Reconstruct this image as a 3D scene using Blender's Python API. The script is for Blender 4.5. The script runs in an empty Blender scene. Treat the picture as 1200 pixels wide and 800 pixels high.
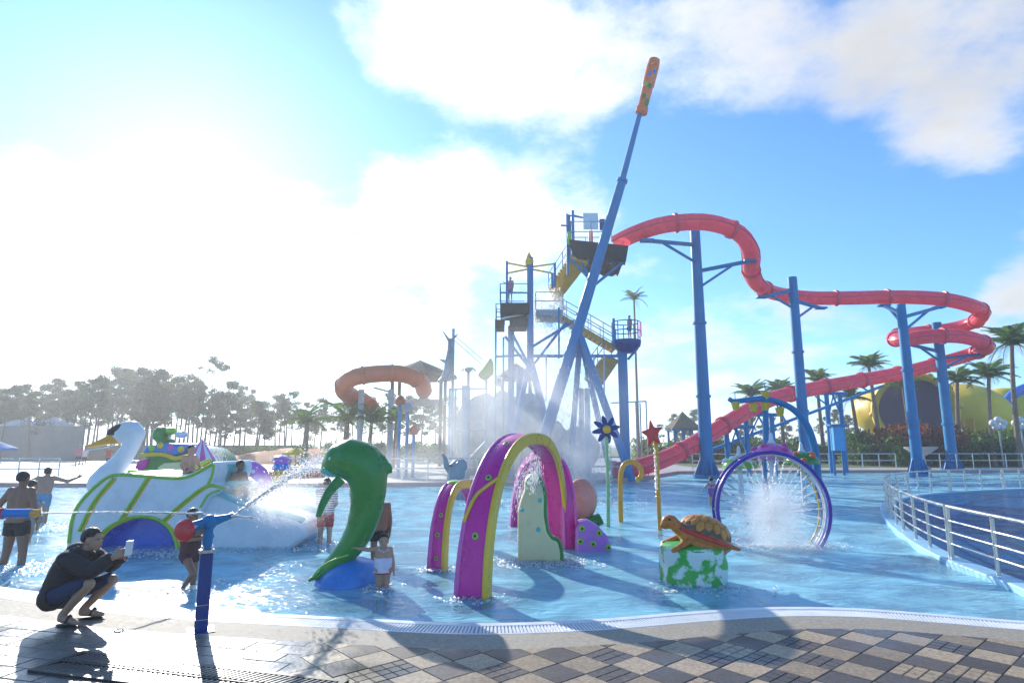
import bpy, bmesh, math, random
import numpy as np
from mathutils import Vector, Matrix, Quaternion

R = math.radians
rng = random.Random(7)
SC = bpy.context.scene
COL = SC.collection

# ------------------------------------------------------------------ camera
PITCH = R(9.46)
CAMZ = 1.75
FPX = 720.0                      # focal length in pixels of the 1200x800 photograph
cam_d = bpy.data.cameras.new('camera')
cam = bpy.data.objects.new('camera', cam_d)
COL.objects.link(cam)
cam.location = (0, 0, CAMZ)
cam.rotation_euler = (R(90) + PITCH, 0, 0)
cam_d.sensor_width = 36.0
cam_d.lens = 36.0 * FPX / 1200.0
cam_d.clip_start = 0.05
cam_d.clip_end = 3000.0
SC.camera = cam

# ------------------------------------------------------------------ light
SUN_AZ, SUN_EL = R(-29.0), R(23.0)            # azimuth from +Y, negative = towards -X
SUN_DIR = Vector((math.sin(SUN_AZ) * math.cos(SUN_EL), math.cos(SUN_AZ) * math.cos(SUN_EL), math.sin(SUN_EL)))
sun_d = bpy.data.lights.new('sun', 'SUN')
sun_d.energy = 2.9
sun_d.angle = R(0.55)
sun_d.color = (1.0, 0.95, 0.86)
sun = bpy.data.objects.new('sun', sun_d)
COL.objects.link(sun)
sun.rotation_euler = SUN_DIR.to_track_quat('Z', 'Y').to_euler()
sun.location = (0, 0, 60)

SC.view_settings.view_transform = 'Standard'
SC.view_settings.look = 'None'
SC.view_settings.exposure = 1.32
SC.view_settings.gamma = 1.0
SC.view_settings.use_curve_mapping = False
SC.render.engine = 'CYCLES'
SC.cycles.use_denoising = True
SC.cycles.denoiser = 'OPENIMAGEDENOISE'
SC.cycles.max_bounces = 8
SC.cycles.transparent_max_bounces = 48
SC.cycles.volume_bounces = 2
SC.cycles.volume_step_rate = 1.0
SC.cycles.volume_max_steps = 96
SC.cycles.caustics_reflective = False
SC.cycles.caustics_refractive = False
SC.cycles.sample_clamp_indirect = 6.0

def ray(x, y):
    cp, sp = math.cos(PITCH), math.sin(PITCH)
    u = (400.0 - y) / FPX
    return Vector(((x - 600.0) / FPX, cp - sp * u, sp + cp * u))
def P(x, y, Y):
    d = ray(x, y); t = Y / d.y
    return Vector((d.x * t, Y, CAMZ + d.z * t))
def G(x, y, z=0.0):
    d = ray(x, y); t = (z - CAMZ) / d.z
    return Vector((d.x * t, d.y * t, z))
WATER_Z = -0.15
FLOOR_Z = -0.42
def GW(x, y): return G(x, y, WATER_Z)
def XZ(pts, Y):                       # photo outline -> points in the upright plane at distance Y
    return [(P(x, y, Y).x, P(x, y, Y).z) for x, y in pts]

# ------------------------------------------------------------------ sky
world = bpy.data.worlds.new('World')
SC.world = world
world.use_nodes = True
wn, wl = world.node_tree.nodes, world.node_tree.links
wn.clear()
w_out = wn.new('ShaderNodeOutputWorld')
w_bg = wn.new('ShaderNodeBackground')
w_bg.inputs['Strength'].default_value = 0.10
wl.new(w_bg.outputs[0], w_out.inputs[0])
sky = wn.new('ShaderNodeTexSky')
sky.sky_type = 'NISHITA'
sky.sun_disc = False
sky.sun_elevation = SUN_EL
sky.sun_rotation = SUN_AZ
sky.air_density = 1.0
sky.dust_density = 0.28
sky.ozone_density = 3.0
wtc = wn.new('ShaderNodeTexCoord')
def wmath(op, a, b=None, c=None, clamp=False):
    n = wn.new('ShaderNodeMath'); n.operation = op; n.use_clamp = clamp
    for i, v in enumerate((a, b, c)):
        if v is None: continue
        if isinstance(v, (int, float)): n.inputs[i].default_value = v
        else: wl.new(v, n.inputs[i])
    return n.outputs[0]
wsep = wn.new('ShaderNodeSeparateXYZ')
wl.new(wtc.outputs['Generated'], wsep.inputs[0])
wx, wy, wz = wsep.outputs
zden = wmath('ADD', wmath('MAXIMUM', wz, 0.0), 0.22)
wcomb = wn.new('ShaderNodeCombineXYZ')
wl.new(wmath('DIVIDE', wx, zden), wcomb.inputs[0])
wl.new(wmath('DIVIDE', wy, zden), wcomb.inputs[1])
def wnoise(vec, scale, detail, rough, off=(0, 0, 0)):
    m = wn.new('ShaderNodeVectorMath'); m.operation = 'ADD'
    wl.new(vec, m.inputs[0]); m.inputs[1].default_value = off
    n = wn.new('ShaderNodeTexNoise'); n.noise_dimensions = '3D'
    n.inputs['Scale'].default_value = scale
    n.inputs['Detail'].default_value = detail
    n.inputs['Roughness'].default_value = rough
    wl.new(m.outputs[0], n.inputs['Vector'])
    return n.outputs['Fac']
# cumulus banks where the photograph has them: (x, y, angular radius in degrees, weight)
BANKS = [(470, 20, 8, .20), (560, 40, 9, .24), (690, 70, 7, .20), (850, 60, 9, .20), (960, 60, 10, .22), (1080, 90, 10, .22), (1170, 110, 8, .14), (1100, 180, 6, .12),
         (500, 230, 8, .20), (560, 260, 9, .24), (640, 270, 8, .22), (460, 330, 10, .20),
         (790, 420, 7, .14), (890, 420, 7, .14), (970, 390, 6, .12), (1190, 290, 5, .22), (1200, 370, 5, .22),
         (20, 240, 7, .10), (700, 450, 8, .12), (230, 300, 17, .17), (80, 380, 14, .10), (40, 225, 5, .10), (130, 235, 3, .06),
         (840, 220, 9, -.26), (960, 240, 9, -.28), (1080, 280, 8, -.26), (770, 180, 6, -.14), (180, 70, 16, -.22), (330, 120, 9, -.16), (1170, 200, 6, -.12)]
cover = wmath('ADD', wmath('MULTIPLY', wnoise(wcomb.outputs[0], 2.3, 11.0, .64, (3.1, 1.7, 0)), 1.35), -.175)
for (bx_, by_, br_, bw_) in BANKS:
    d = ray(bx_, by_).normalized()
    dn = wn.new('ShaderNodeVectorMath'); dn.operation = 'DOT_PRODUCT'
    wl.new(wtc.outputs['Generated'], dn.inputs[0]); dn.inputs[1].default_value = d
    mr = wn.new('ShaderNodeMapRange'); mr.interpolation_type = 'SMOOTHERSTEP'
    wl.new(dn.outputs['Value'], mr.inputs['Value'])
    mr.inputs['From Min'].default_value = math.cos(R(br_)); mr.inputs['From Max'].default_value = 1.0
    mr.inputs['To Min'].default_value = 0.0; mr.inputs['To Max'].default_value = bw_
    cover = wmath('ADD', cover, mr.outputs[0])
mr = wn.new('ShaderNodeMapRange'); mr.interpolation_type = 'SMOOTHSTEP'
wl.new(cover, mr.inputs['Value'])
mr.inputs['From Min'].default_value = .50; mr.inputs['From Max'].default_value = .95
dens = mr.outputs[0]
thick = wmath('SUBTRACT', cover, wnoise(wcomb.outputs[0], 2.3, 6.0, .55, (3.1 - .07, 1.7 + .11, 0)), None)
shade = wn.new('ShaderNodeMapRange')
wl.new(thick, shade.inputs['Value'])
shade.inputs['From Min'].default_value = .10; shade.inputs['From Max'].default_value = .55
shade.inputs['To Min'].default_value = 1.12; shade.inputs['To Max'].default_value = .80
# cloud radiance: lit by the sun, stronger around it (forward scattering)
sdn = wn.new('ShaderNodeVectorMath'); sdn.operation = 'DOT_PRODUCT'
wl.new(wtc.outputs['Generated'], sdn.inputs[0]); sdn.inputs[1].default_value = SUN_DIR
glow = wmath('POWER', wmath('MAXIMUM', sdn.outputs['Value'], 0.0), 6.0)
crad = wmath('MULTIPLY', wmath('ADD', wmath('MULTIPLY', glow, 4.0), 3.5), shade.outputs[0])
ccol = wn.new('ShaderNodeCombineColor')
wl.new(crad, ccol.inputs[0]); wl.new(wmath('MULTIPLY', crad, 1.01), ccol.inputs[1]); wl.new(wmath('MULTIPLY', crad, 1.04), ccol.inputs[2])
# bluer clear sky (polarised look of the photograph's own processing stays with the air itself)
stint = wn.new('ShaderNodeMix'); stint.data_type = 'RGBA'; stint.blend_type = 'MULTIPLY'
stint.inputs[0].default_value = 1.0
wl.new(sky.outputs[0], stint.inputs[6]); stint.inputs[7].default_value = (.44, .76, 1.02, 1)
cmix = wn.new('ShaderNodeMix'); cmix.data_type = 'RGBA'
wl.new(dens, cmix.inputs[0]); wl.new(stint.outputs[2], cmix.inputs[6]); wl.new(ccol.outputs[0], cmix.inputs[7])
wl.new(cmix.outputs[2], w_bg.inputs[0])

# ------------------------------------------------------------------ materials
MATS = {}
def nodes_of(name):
    m = bpy.data.materials.new(name); m.use_nodes = True
    nt = m.node_tree
    return m, nt, nt.nodes, nt.links, nt.nodes['Principled BSDF']
def mat(name, col, rough=.4, metal=0.0, var=.12, vscale=3.0, bump=0.0, bscale=40.0, coat=0.0, trans=0.0, spec=.5):
    if name in MATS: return MATS[name]
    m, nt, n, l, b = nodes_of(name)
    tc = n.new('ShaderNodeTexCoord')
    nz = n.new('ShaderNodeTexNoise'); nz.inputs['Scale'].default_value = vscale
    nz.inputs['Detail'].default_value = 6; nz.inputs['Roughness'].default_value = .65
    l.new(tc.outputs['Object'], nz.inputs['Vector'])
    rp = n.new('ShaderNodeValToRGB')
    c = np.array(col)
    rp.color_ramp.elements[0].position = .3; rp.color_ramp.elements[1].position = .7
    rp.color_ramp.elements[0].color = (*np.clip(c * (1 - var), 0, 1), 1)
    rp.color_ramp.elements[1].color = (*np.clip(c * (1 + var * .6), 0, 1), 1)
    l.new(nz.outputs['Fac'], rp.inputs[0]); l.new(rp.outputs[0], b.inputs['Base Color'])
    mr = n.new('ShaderNodeMapRange'); l.new(nz.outputs['Fac'], mr.inputs['Value'])
    mr.inputs['From Min'].default_value = .3; mr.inputs['From Max'].default_value = .7
    mr.inputs['To Min'].default_value = max(.03, rough - .1); mr.inputs['To Max'].default_value = min(1, rough + .12)
    l.new(mr.outputs[0], b.inputs['Roughness'])
    b.inputs['Metallic'].default_value = metal
    b.inputs['Specular IOR Level'].default_value = spec
    if coat: b.inputs['Coat Weight'].default_value = coat
    if bump:
        n2 = n.new('ShaderNodeTexNoise'); n2.inputs['Scale'].default_value = bscale; n2.inputs['Detail'].default_value = 4
        l.new(tc.outputs['Object'], n2.inputs['Vector'])
        bp = n.new('ShaderNodeBump'); bp.inputs['Strength'].default_value = bump; bp.inputs['Distance'].default_value = .02
        l.new(n2.outputs['Fac'], bp.inputs['Height']); l.new(bp.outputs[0], b.inputs['Normal'])
    if trans:
        tr = n.new('ShaderNodeBsdfTranslucent'); l.new(rp.outputs[0], tr.inputs[0])
        mx = n.new('ShaderNodeMixShader'); mx.inputs[0].default_value = trans
        l.new(b.outputs[0], mx.inputs[1]); l.new(tr.outputs[0], mx.inputs[2])
        l.new(mx.outputs[0], n['Material Output'].inputs[0])
    MATS[name] = m
    return m

# painted glass-fibre and steel
fib = dict(rough=.30, var=.10, vscale=2.5, coat=.12)
M = dict(
    white=mat('white paint', (.74, .76, .77), **fib), swan_grey=mat('swan white paint', (.74, .79, .81), **fib),
    green=mat('green paint', (.010, .23, .030), **fib), lime=mat('lime paint', (.26, .55, .03), **fib),
    yellow=mat('yellow paint', (.80, .50, .02), **fib), gold=mat('amber paint', (.78, .36, .02), **fib),
    blue=mat('blue paint', (.004, .20, .60), **fib), deepblue=mat('cobalt paint', (.001, .16, .72), **fib),
    steelblue=mat('blue steel paint', (.0005, .20, .44), rough=.45, var=.14, vscale=1.2, spec=.3),
    navy=mat('navy steel paint', (.010, .045, .22), rough=.35, var=.2),
    teal=mat('teal paint', (.06, .50, .48), **fib), magenta=mat('magenta paint', (.68, .006, .29), **fib),
    pink=mat('pink paint', (.72, .10, .42), **fib), purple=mat('purple paint', (.065, .015, .33), **fib),
    violet=mat('violet paint', (.50, .16, .62), **fib), orange=mat('orange paint', (.80, .17, .025), **fib),
    salmon=mat('salmon paint', (.80, .30, .20), **fib), red=mat('red paint', (.68, .025, .03), **fib),
    cream=mat('cream paint', (.74, .70, .36), **fib), slide=mat('coral red gel coat', (.94, .13, .19), rough=.28, var=.12, vscale=.8, coat=.1, trans=.34),
    flange=mat('flange red', (.80, .08, .12), rough=.35), stairs=mat('stair amber', (.72, .36, .03), rough=.5, var=.2),
    oslide=mat('rust orange gel coat', (.62, .13, .035), rough=.35, var=.2, vscale=.8, trans=.1),
    net=mat('black rubber', (.018, .018, .02), rough=.7, var=.3), black=mat('black', (.012, .012, .014), rough=.5),
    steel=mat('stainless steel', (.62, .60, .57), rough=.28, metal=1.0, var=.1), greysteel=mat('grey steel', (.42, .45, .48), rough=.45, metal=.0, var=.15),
    brown=mat('turtle brown', (.56, .17, .025), rough=.35, var=.35, vscale=14), shellred=mat('turtle red', (.60, .045, .02), rough=.35, var=.25, vscale=8),
    scute=mat('scute tan', (.66, .25, .035), rough=.35, var=.3, vscale=9), bark=mat('bark', (.17, .12, .085), rough=.9, var=.35, vscale=6, bump=.5, bscale=25),
    palmbark=mat('palm bark', (.24, .18, .12), rough=.9, var=.4, vscale=5, bump=.6, bscale=20), thatch=mat('thatch', (.22, .17, .10), rough=.95, var=.4, vscale=5, bump=.5),
    concrete=mat('pale concrete', (.50, .48, .44), rough=.8, var=.15), rock=mat('warm rock', (.62, .55, .44), rough=.85, var=.35, vscale=1.4, bump=.6, bscale=6),
    building=mat('building yellow', (.88, .58, .02), rough=.5, var=.22, vscale=.25), plum=mat('building plum', (.045, .02, .10), rough=.6),
    greyfig=mat('grey figure paint', (.30, .33, .36), rough=.4, var=.2),
    umbrella=mat('yellow canvas', (.66, .55, .05), rough=.8, trans=.25), umbrella_blue=mat('blue canvas', (.03, .22, .60), rough=.8, trans=.25),
    copingstone=mat('pebble coping', (.38, .325, .25), rough=.68, var=.35, vscale=30, bump=.5, bscale=160),
)
def leafmat(name, col, var=.35):
    return mat(name, col, rough=.55, var=var, vscale=1.3, trans=.45)
M['pine'] = leafmat('pine foliage', (.075, .10, .030))
M['pine2'] = leafmat('pine foliage olive', (.12, .115, .04))
M['palm'] = leafmat('palm foliage', (.095, .18, .03))
M['palm2'] = leafmat('palm foliage dry', (.15, .13, .04))
M['bush'] = leafmat('bush foliage', (.085, .18, .025))
M['bush2'] = leafmat('bush foliage light', (.17, .26, .04))
M['bushred'] = leafmat('bush foliage russet', (.26, .075, .03))

# ------------------------------------------------------------------ mesh helpers
class MB:
    def __init__(s): s.v = []; s.f = []; s.mi = []
    def add(s, vs, fs, mi=0):
        o = len(s.v); s.v += [tuple(v) for v in vs]; s.f += [tuple(i + o for i in f) for f in fs]; s.mi += [mi] * len(fs)
        return s
    def box(s, c, size, rot=None, mi=0):
        c = Vector(c); hx, hy, hz = [q / 2 for q in size]
        vs = [Vector((x, y, z)) for x in (-hx, hx) for y in (-hy, hy) for z in (-hz, hz)]
        if rot is not None: vs = [rot @ v for v in vs]
        return s.add([c + v for v in vs], [(0, 1, 3, 2), (4, 6, 7, 5), (0, 4, 5, 1), (2, 3, 7, 6), (0, 2, 6, 4), (1, 5, 7, 3)], mi)
    def bar(s, a, b, w, h=None, mi=0, up=(0, 0, 1)):
        a, b = Vector(a), Vector(b); h = h or w
        d = b - a; L = d.length
        if L < 1e-6: return s
        z = d.normalized(); u = Vector(up)
        if abs(z.dot(u)) > .98: u = Vector((0, 1, 0))
        x = u.cross(z).normalized(); y = z.cross(x)
        m = Matrix((x, y, z)).transposed()
        return s.box((a + b) / 2, (w, h, L), m, mi)
    def tube(s, pts, r, n=10, mi=0, cap=True, closed=False, up=None, arc=None):
        pts = [Vector(p) for p in pts]; N = len(pts)
        rr = r if isinstance(r, (list, tuple)) else [r] * N
        T = []
        for i in range(N):
            a = pts[(i - 1) % N] if (closed or i > 0) else pts[i]
            b = pts[(i + 1) % N] if (closed or i < N - 1) else pts[i]
            t = (b - a); T.append(t.normalized() if t.length > 1e-9 else Vector((0, 0, 1)))
        ref = Vector(up) if up else (Vector((0, 0, 1)) if abs(T[0].z) < .9 else Vector((0, 1, 0)))
        X = (ref - T[0] * ref.dot(T[0])).normalized()
        base = []
        vs = []
        for i in range(N):
            if up:
                u = Vector(up); X = (u - T[i] * u.dot(T[i])).normalized()
            elif i > 0:
                q = T[i - 1].rotation_difference(T[i]); X = (q @ X); X = (X - T[i] * X.dot(T[i])).normalized()
            Yv = T[i].cross(X)
            ra, rb = rr[i] if isinstance(rr[i], (tuple, list)) else (rr[i], rr[i])
            for k in range(n):
                a = 2 * math.pi * k / n
                vs.append(pts[i] + X * (math.cos(a) * ra) + Yv * (math.sin(a) * rb))
        fs = []
        M_ = N if closed else N - 1
        for i in range(M_):
            j = (i + 1) % N
            for k in range(n):
                k2 = (k + 1) % n
                fs.append((i * n + k, i * n + k2, j * n + k2, j * n + k))
        if cap and not closed:
            fs.append(tuple(reversed(range(n)))); fs.append(tuple(range((N - 1) * n, N * n)))
        return s.add(vs, fs, mi)
    def lathe(s, prof, c=(0, 0, 0), n=24, mi=0, axis=None, cap=True):
        c = Vector(c); q = Vector((0, 0, 1)).rotation_difference(Vector(axis).normalized()) if axis else Quaternion()
        vs = [c + q @ Vector((r * math.cos(2 * math.pi * k / n), r * math.sin(2 * math.pi * k / n), z)) for r, z in prof for k in range(n)]
        fs = []
        for i in range(len(prof) - 1):
            for k in range(n):
                k2 = (k + 1) % n
                fs.append((i * n + k, i * n + k2, (i + 1) * n + k2, (i + 1) * n + k))
        if cap:
            fs.append(tuple(reversed(range(n)))); fs.append(tuple(range((len(prof) - 1) * n, len(prof) * n)))
        return s.add(vs, fs, mi)
    def ell(s, c, r, rot=None, n=16, m=10, mi=0, zmin=-1.0):
        c = Vector(c); r = r if isinstance(r, (tuple, list)) else (r, r, r)
        a0 = math.asin(max(-1, zmin))
        vs = []
        for i in range(m + 1):
            a = a0 + (math.pi / 2 - a0) * i / m
            for k in range(n):
                b = 2 * math.pi * k / n
                v = Vector((r[0] * math.cos(a) * math.cos(b), r[1] * math.cos(a) * math.sin(b), r[2] * math.sin(a)))
                vs.append(c + (rot @ v if rot is not None else v))
        fs = []
        for i in range(m):
            for k in range(n):
                k2 = (k + 1) % n
                fs.append((i * n + k, i * n + k2, (i + 1) * n + k2, (i + 1) * n + k))
        fs.append(tuple(reversed(range(n)))); fs.append(tuple(range(m * n, (m + 1) * n)))
        return s.add(vs, fs, mi)
    def capsule(s, a, ra, b, rb, n=12, mi=0, flat=1.0, flat_dir=None):
        a, b = Vector(a), Vector(b); d = b - a
        if d.length < 1e-5: return s.ell(a, max(ra, rb), mi=mi)
        t = d.normalized(); L = d.length
        pts, rs = [], []
        for i in range(5):
            an = math.pi / 2 * (1 - i / 4.0)
            pts.append(a - t * ra * math.sin(an)); rs.append(max(1e-4, ra * math.cos(an)))
        for i in range(5):
            an = math.pi / 2 * (i / 4.0)
            pts.append(b + t * rb * math.sin(an)); rs.append(max(1e-4, rb * math.cos(an)))
        if flat != 1.0:
            return s.tube(pts, [(r * flat, r) for r in rs], n, mi, up=flat_dir)
        return s.tube(pts, rs, n, mi)
    def build(s, name, mats, parent=None, loc=None, rotz=None, smooth=40, bevel=0, bseg=2, fix=False):
        me = bpy.data.meshes.new(name)
        me.from_pydata(s.v, [], s.f)
        mats = mats if isinstance(mats, (list, tuple)) else [mats]
        for m in mats: me.materials.append(m)
        if len(mats) > 1: me.polygons.foreach_set('material_index', s.mi)
        if fix:
            bm = bmesh.new(); bm.from_mesh(me); bmesh.ops.recalc_face_normals(bm, faces=bm.faces); bm.to_mesh(me); bm.free()
        if smooth:
            me.polygons.foreach_set('use_smooth', [True] * len(me.polygons))
            if smooth < 180: me.set_sharp_from_angle(angle=R(smooth))
        me.update()
        o = bpy.data.objects.new(name, me); COL.objects.link(o)
        if parent is not None: o.parent = parent
        if loc is not None: o.location = loc
        if rotz is not None: o.rotation_euler[2] = rotz
        if bevel:
            bv = o.modifiers.new('bevel', 'BEVEL'); bv.width = bevel; bv.segments = bseg; bv.limit_method = 'ANGLE'; bv.angle_limit = R(35)
        return o

def tag(o, label=None, cat=None, group=None, kind=None):
    if label: o['label'] = label
    if cat: o['category'] = cat
    if group: o['group'] = group
    if kind: o['kind'] = kind
    return o
def thing(name, label, cat, loc=(0, 0, 0), rz=0.0, group=None):
    o = bpy.data.objects.new(name, None); COL.objects.link(o)
    o.empty_display_size = .2
    o.location = loc; o.rotation_euler = (0, 0, rz)
    return tag(o, label, cat, group)
def structure(o): o['kind'] = 'structure'; return o
def dup(root, loc=None, rz=None, scale=None, label=None, group=None, parent=None):
    c = root.copy(); COL.objects.link(c); c.parent = parent
    if loc is not None: c.location = loc
    if rz is not None: c.rotation_euler[2] = rz
    if scale is not None: c.scale = (scale, scale, scale) if isinstance(scale, (int, float)) else scale
    if label: c['label'] = label
    if group: c['group'] = group
    for ch in [x for x in COL.objects if x.parent == root]:
        k = ch.copy(); COL.objects.link(k); k.parent = c
        for g in [x for x in COL.objects if x.parent == ch]:
            q = g.copy(); COL.objects.link(q); q.parent = k
    return c
def piece(me, name, parent, loc=(0, 0, 0), rot=(0, 0, 0), scale=(1, 1, 1)):
    o = bpy.data.objects.new(name, me); COL.objects.link(o); o.parent = parent
    o.location = loc; o.rotation_euler = rot; o.scale = scale
    return o
def catmull(pts, n=8, closed=False):
    pts = [Vector(p) for p in pts]; N = len(pts); out = []
    for i in range(N if closed else N - 1):
        p0 = pts[(i - 1) % N] if (closed or i > 0) else pts[0] * 2 - pts[1]
        p1 = pts[i]; p2 = pts[(i + 1) % N]
        p3 = pts[(i + 2) % N] if (closed or i < N - 2) else pts[-1] * 2 - pts[-2]
        for k in range(n):
            t = k / n
            out.append(.5 * ((2 * p1) + (p2 - p0) * t + (2 * p0 - 5 * p1 + 4 * p2 - p3) * t * t + (3 * p1 - p0 - 3 * p2 + p3) * t ** 3))
    if not closed: out.append(pts[-1].copy())
    return out
def resample(pts, step):
    out = [pts[0].copy()]; acc = 0.0
    for a, b in zip(pts[:-1], pts[1:]):
        L = (b - a).length; 
        if L < 1e-9: continue
        t = step - acc
        while t <= L:
            out.append(a.lerp(b, t / L)); t += step
        acc = (acc + L) % step if L >= (step - acc) else acc + L
    return out
def slab(outline, y0, y1, sub=None):
    """closed outline of (x, z) points -> upright solid between depths y0 (near) and y1"""
    n = len(outline)
    vs = [(x, y0, z) for x, z in outline] + [(x, y1, z) for x, z in outline]
    fs = [tuple(range(n)), tuple(reversed(range(n, 2 * n)))] + [(i, i + n, (i + 1) % n + n, (i + 1) % n) for i in range(n)]
    return MB().add(vs, fs)
def flat_sheet(pts, z):
    return MB().add([(p[0], p[1], z) for p in pts], [tuple(range(len(pts)))])
def ribbon(name, a, b, z, m, parent=None, z2=None):
    vs = []; fs = []
    for p, q in zip(a, b): vs += [(p[0], p[1], z), (q[0], q[1], z if z2 is None else z2)]
    for i in range(len(a) - 1): fs.append((2 * i, 2 * i + 1, 2 * i + 3, 2 * i + 2))
    return MB().add(vs, fs).build(name, m, parent, smooth=0, fix=True)
def evaluated(o):
    bpy.context.view_layer.update()
    dg = bpy.context.evaluated_depsgraph_get()
    me = bpy.data.meshes.new_from_object(o.evaluated_get(dg))
    return me
def fuse(mb, voxel, smooth_it=4, factor=.5):
    """one continuous skin round overlapping volumes"""
    o = mb.build('sculpt', M['white'], smooth=0, fix=False)
    md = o.modifiers.new('r', 'REMESH'); md.mode = 'VOXEL'; md.voxel_size = voxel; md.use_smooth_shade = True
    if smooth_it:
        sm = o.modifiers.new('s', 'SMOOTH'); sm.factor = factor; sm.iterations = smooth_it
    me = evaluated(o)
    old = o.data; bpy.data.objects.remove(o); bpy.data.meshes.remove(old)
    me.materials.clear()
    me.polygons.foreach_set('use_smooth', [True] * len(me.polygons))
    return me
def link_mesh(name, me, mats, parent=None, loc=None, rz=None):
    mats = mats if isinstance(mats, (list, tuple)) else [mats]
    me.materials.clear()
    for m in mats: me.materials.append(m)
    me.name = name
    o = bpy.data.objects.new(name, me); COL.objects.link(o)
    if parent is not None: o.parent = parent
    if loc is not None: o.location = loc
    if rz is not None: o.rotation_euler[2] = rz
    return o
def arr(me):
    a = np.empty(len(me.vertices) * 3); me.vertices.foreach_get('co', a); return a.reshape(-1, 3)

def rebase(root, loc):
    loc = Vector(loc)
    for ch in [x for x in COL.objects if x.parent == root]: ch.location = Vector(ch.location) - loc
    root.location = loc
    return root

# ================================================================== the setting
# ---- water edge, traced on the deck level
near_px = [(-700, 612), (-380, 640), (-150, 668), (0, 690), (120, 706), (235, 717), (400, 726), (560, 733), (700, 728), (800, 720), (900, 714), (1000, 715), (1100, 722), (1200, 730)]
near = [G(x, y, 0) for x, y in near_px]
near += [near[-1] + Vector((dx_, -.19 * dx_ + .009 * dx_ * dx_, 0)) for dx_ in (1.0, 2.2, 4.0, 7.0, 10.5)]
near = catmull(near, 8)
far_edge = [Vector((60, 6.0, 0)), Vector((60, 43, 0)), Vector((28, 42.5, 0)), Vector((18, 42, 0)), Vector((10.5, 40.5, 0)), Vector((8, 36, 0)), Vector((6, 31.5, 0)), Vector((1, 29.5, 0)), Vector((-10, 28.2, 0)), Vector((-22, 28.5, 0)), Vector((-34, 30, 0))]
pool_outline = near + far_edge

def sheet_with_hole(name, outer, hole, z, m):
    bm = bmesh.new()
    def ring(pts):
        vs = [bm.verts.new((p[0], p[1], z)) for p in pts]
        return [bm.edges.new((vs[i], vs[(i + 1) % len(vs)])) for i in range(len(vs))]
    es = ring(outer) + ring(hole)
    bmesh.ops.triangle_fill(bm, edges=es, use_beauty=True)
    bmesh.ops.recalc_face_normals(bm, faces=bm.faces)
    if sum(f.normal.z for f in bm.faces) < 0: bmesh.ops.reverse_faces(bm, faces=bm.faces)
    me = bpy.data.meshes.new(name); bm.to_mesh(me); bm.free(); me.materials.append(m)
    o = bpy.data.objects.new(name, me); COL.objects.link(o)
    return o

# ground: pale sandy paving that runs out to the horizon
gm, nt, n, l, b = nodes_of('pale paving')
tc = n.new('ShaderNodeTexCoord')
nz = n.new('ShaderNodeTexNoise'); nz.inputs['Scale'].default_value = .35; nz.inputs['Detail'].default_value = 9
l.new(tc.outputs['Object'], nz.inputs['Vector'])
rp = n.new('ShaderNodeValToRGB'); rp.color_ramp.elements[0].position = .3; rp.color_ramp.elements[1].position = .7
rp.color_ramp.elements[0].color = (.36, .33, .28, 1); rp.color_ramp.elements[1].color = (.55, .52, .46, 1)
l.new(nz.outputs['Fac'], rp.inputs[0])
bk = n.new('ShaderNodeTexBrick'); bk.inputs['Scale'].default_value = 1.0
bk.inputs['Brick Width'].default_value = .6; bk.inputs['Row Height'].default_value = .6; bk.inputs['Mortar Size'].default_value = .012
bk.inputs['Color1'].default_value = (1, 1, 1, 1); bk.inputs['Color2'].default_value = (.88, .88, .88, 1); bk.inputs['Mortar'].default_value = (.55, .55, .55, 1)
l.new(tc.outputs['Object'], bk.inputs['Vector'])
mx = n.new('ShaderNodeMix'); mx.data_type = 'RGBA'; mx.blend_type = 'MULTIPLY'; mx.inputs[0].default_value = 1
l.new(rp.outputs[0], mx.inputs[6]); l.new(bk.outputs['Color'], mx.inputs[7]); l.new(mx.outputs[2], b.inputs['Base Color'])
b.inputs['Roughness'].default_value = .55
outer = [(-900, -300), (900, -300), (900, 1400), (-900, 1400)]
ground = structure(sheet_with_hole('ground', outer, pool_outline, 0.0, gm))
ground['label'] = 'pale stone paving around the pool'

# pool shell: painted floor and wall
pm, nt, n, l, b = nodes_of('pool paint')
tc = n.new('ShaderNodeTexCoord')
nz = n.new('ShaderNodeTexNoise'); nz.inputs['Scale'].default_value = .5; nz.inputs['Detail'].default_value = 6; nz.inputs['Roughness'].default_value = .6
l.new(tc.outputs['Object'], nz.inputs['Vector'])
rp = n.new('ShaderNodeValToRGB'); rp.color_ramp.elements[0].position = .3; rp.color_ramp.elements[1].position = .72
rp.color_ramp.elements[0].color = (.09, .60, .88, 1); rp.color_ramp.elements[1].color = (.22, .74, .92, 1)
l.new(nz.outputs['Fac'], rp.inputs[0]); l.new(rp.outputs[0], b.inputs['Base Color']); b.inputs['Roughness'].default_value = .5
fl = MB().add([(-60, 3, FLOOR_Z), (62, 3, FLOOR_Z), (62, 44, FLOOR_Z), (-60, 44, FLOOR_Z)], [(0, 1, 2, 3)]).build('pool_floor', pm, smooth=0)
structure(fl)
wl_ = MB()
ol = pool_outline
vs = []; fs = []
for p in ol: vs += [(p[0], p[1], -.002), (p[0], p[1], FLOOR_Z - .02)]
for i in range(len(ol)):
    j = (i + 1) % len(ol); fs.append((2 * i, 2 * j, 2 * j + 1, 2 * i + 1))
M['poolwall'] = mat('pool wall pale blue', (.34, .62, .80), rough=.4, var=.12)
structure(wl_.add(vs, fs).build('pool_wall', M['poolwall'], smooth=0))

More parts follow.
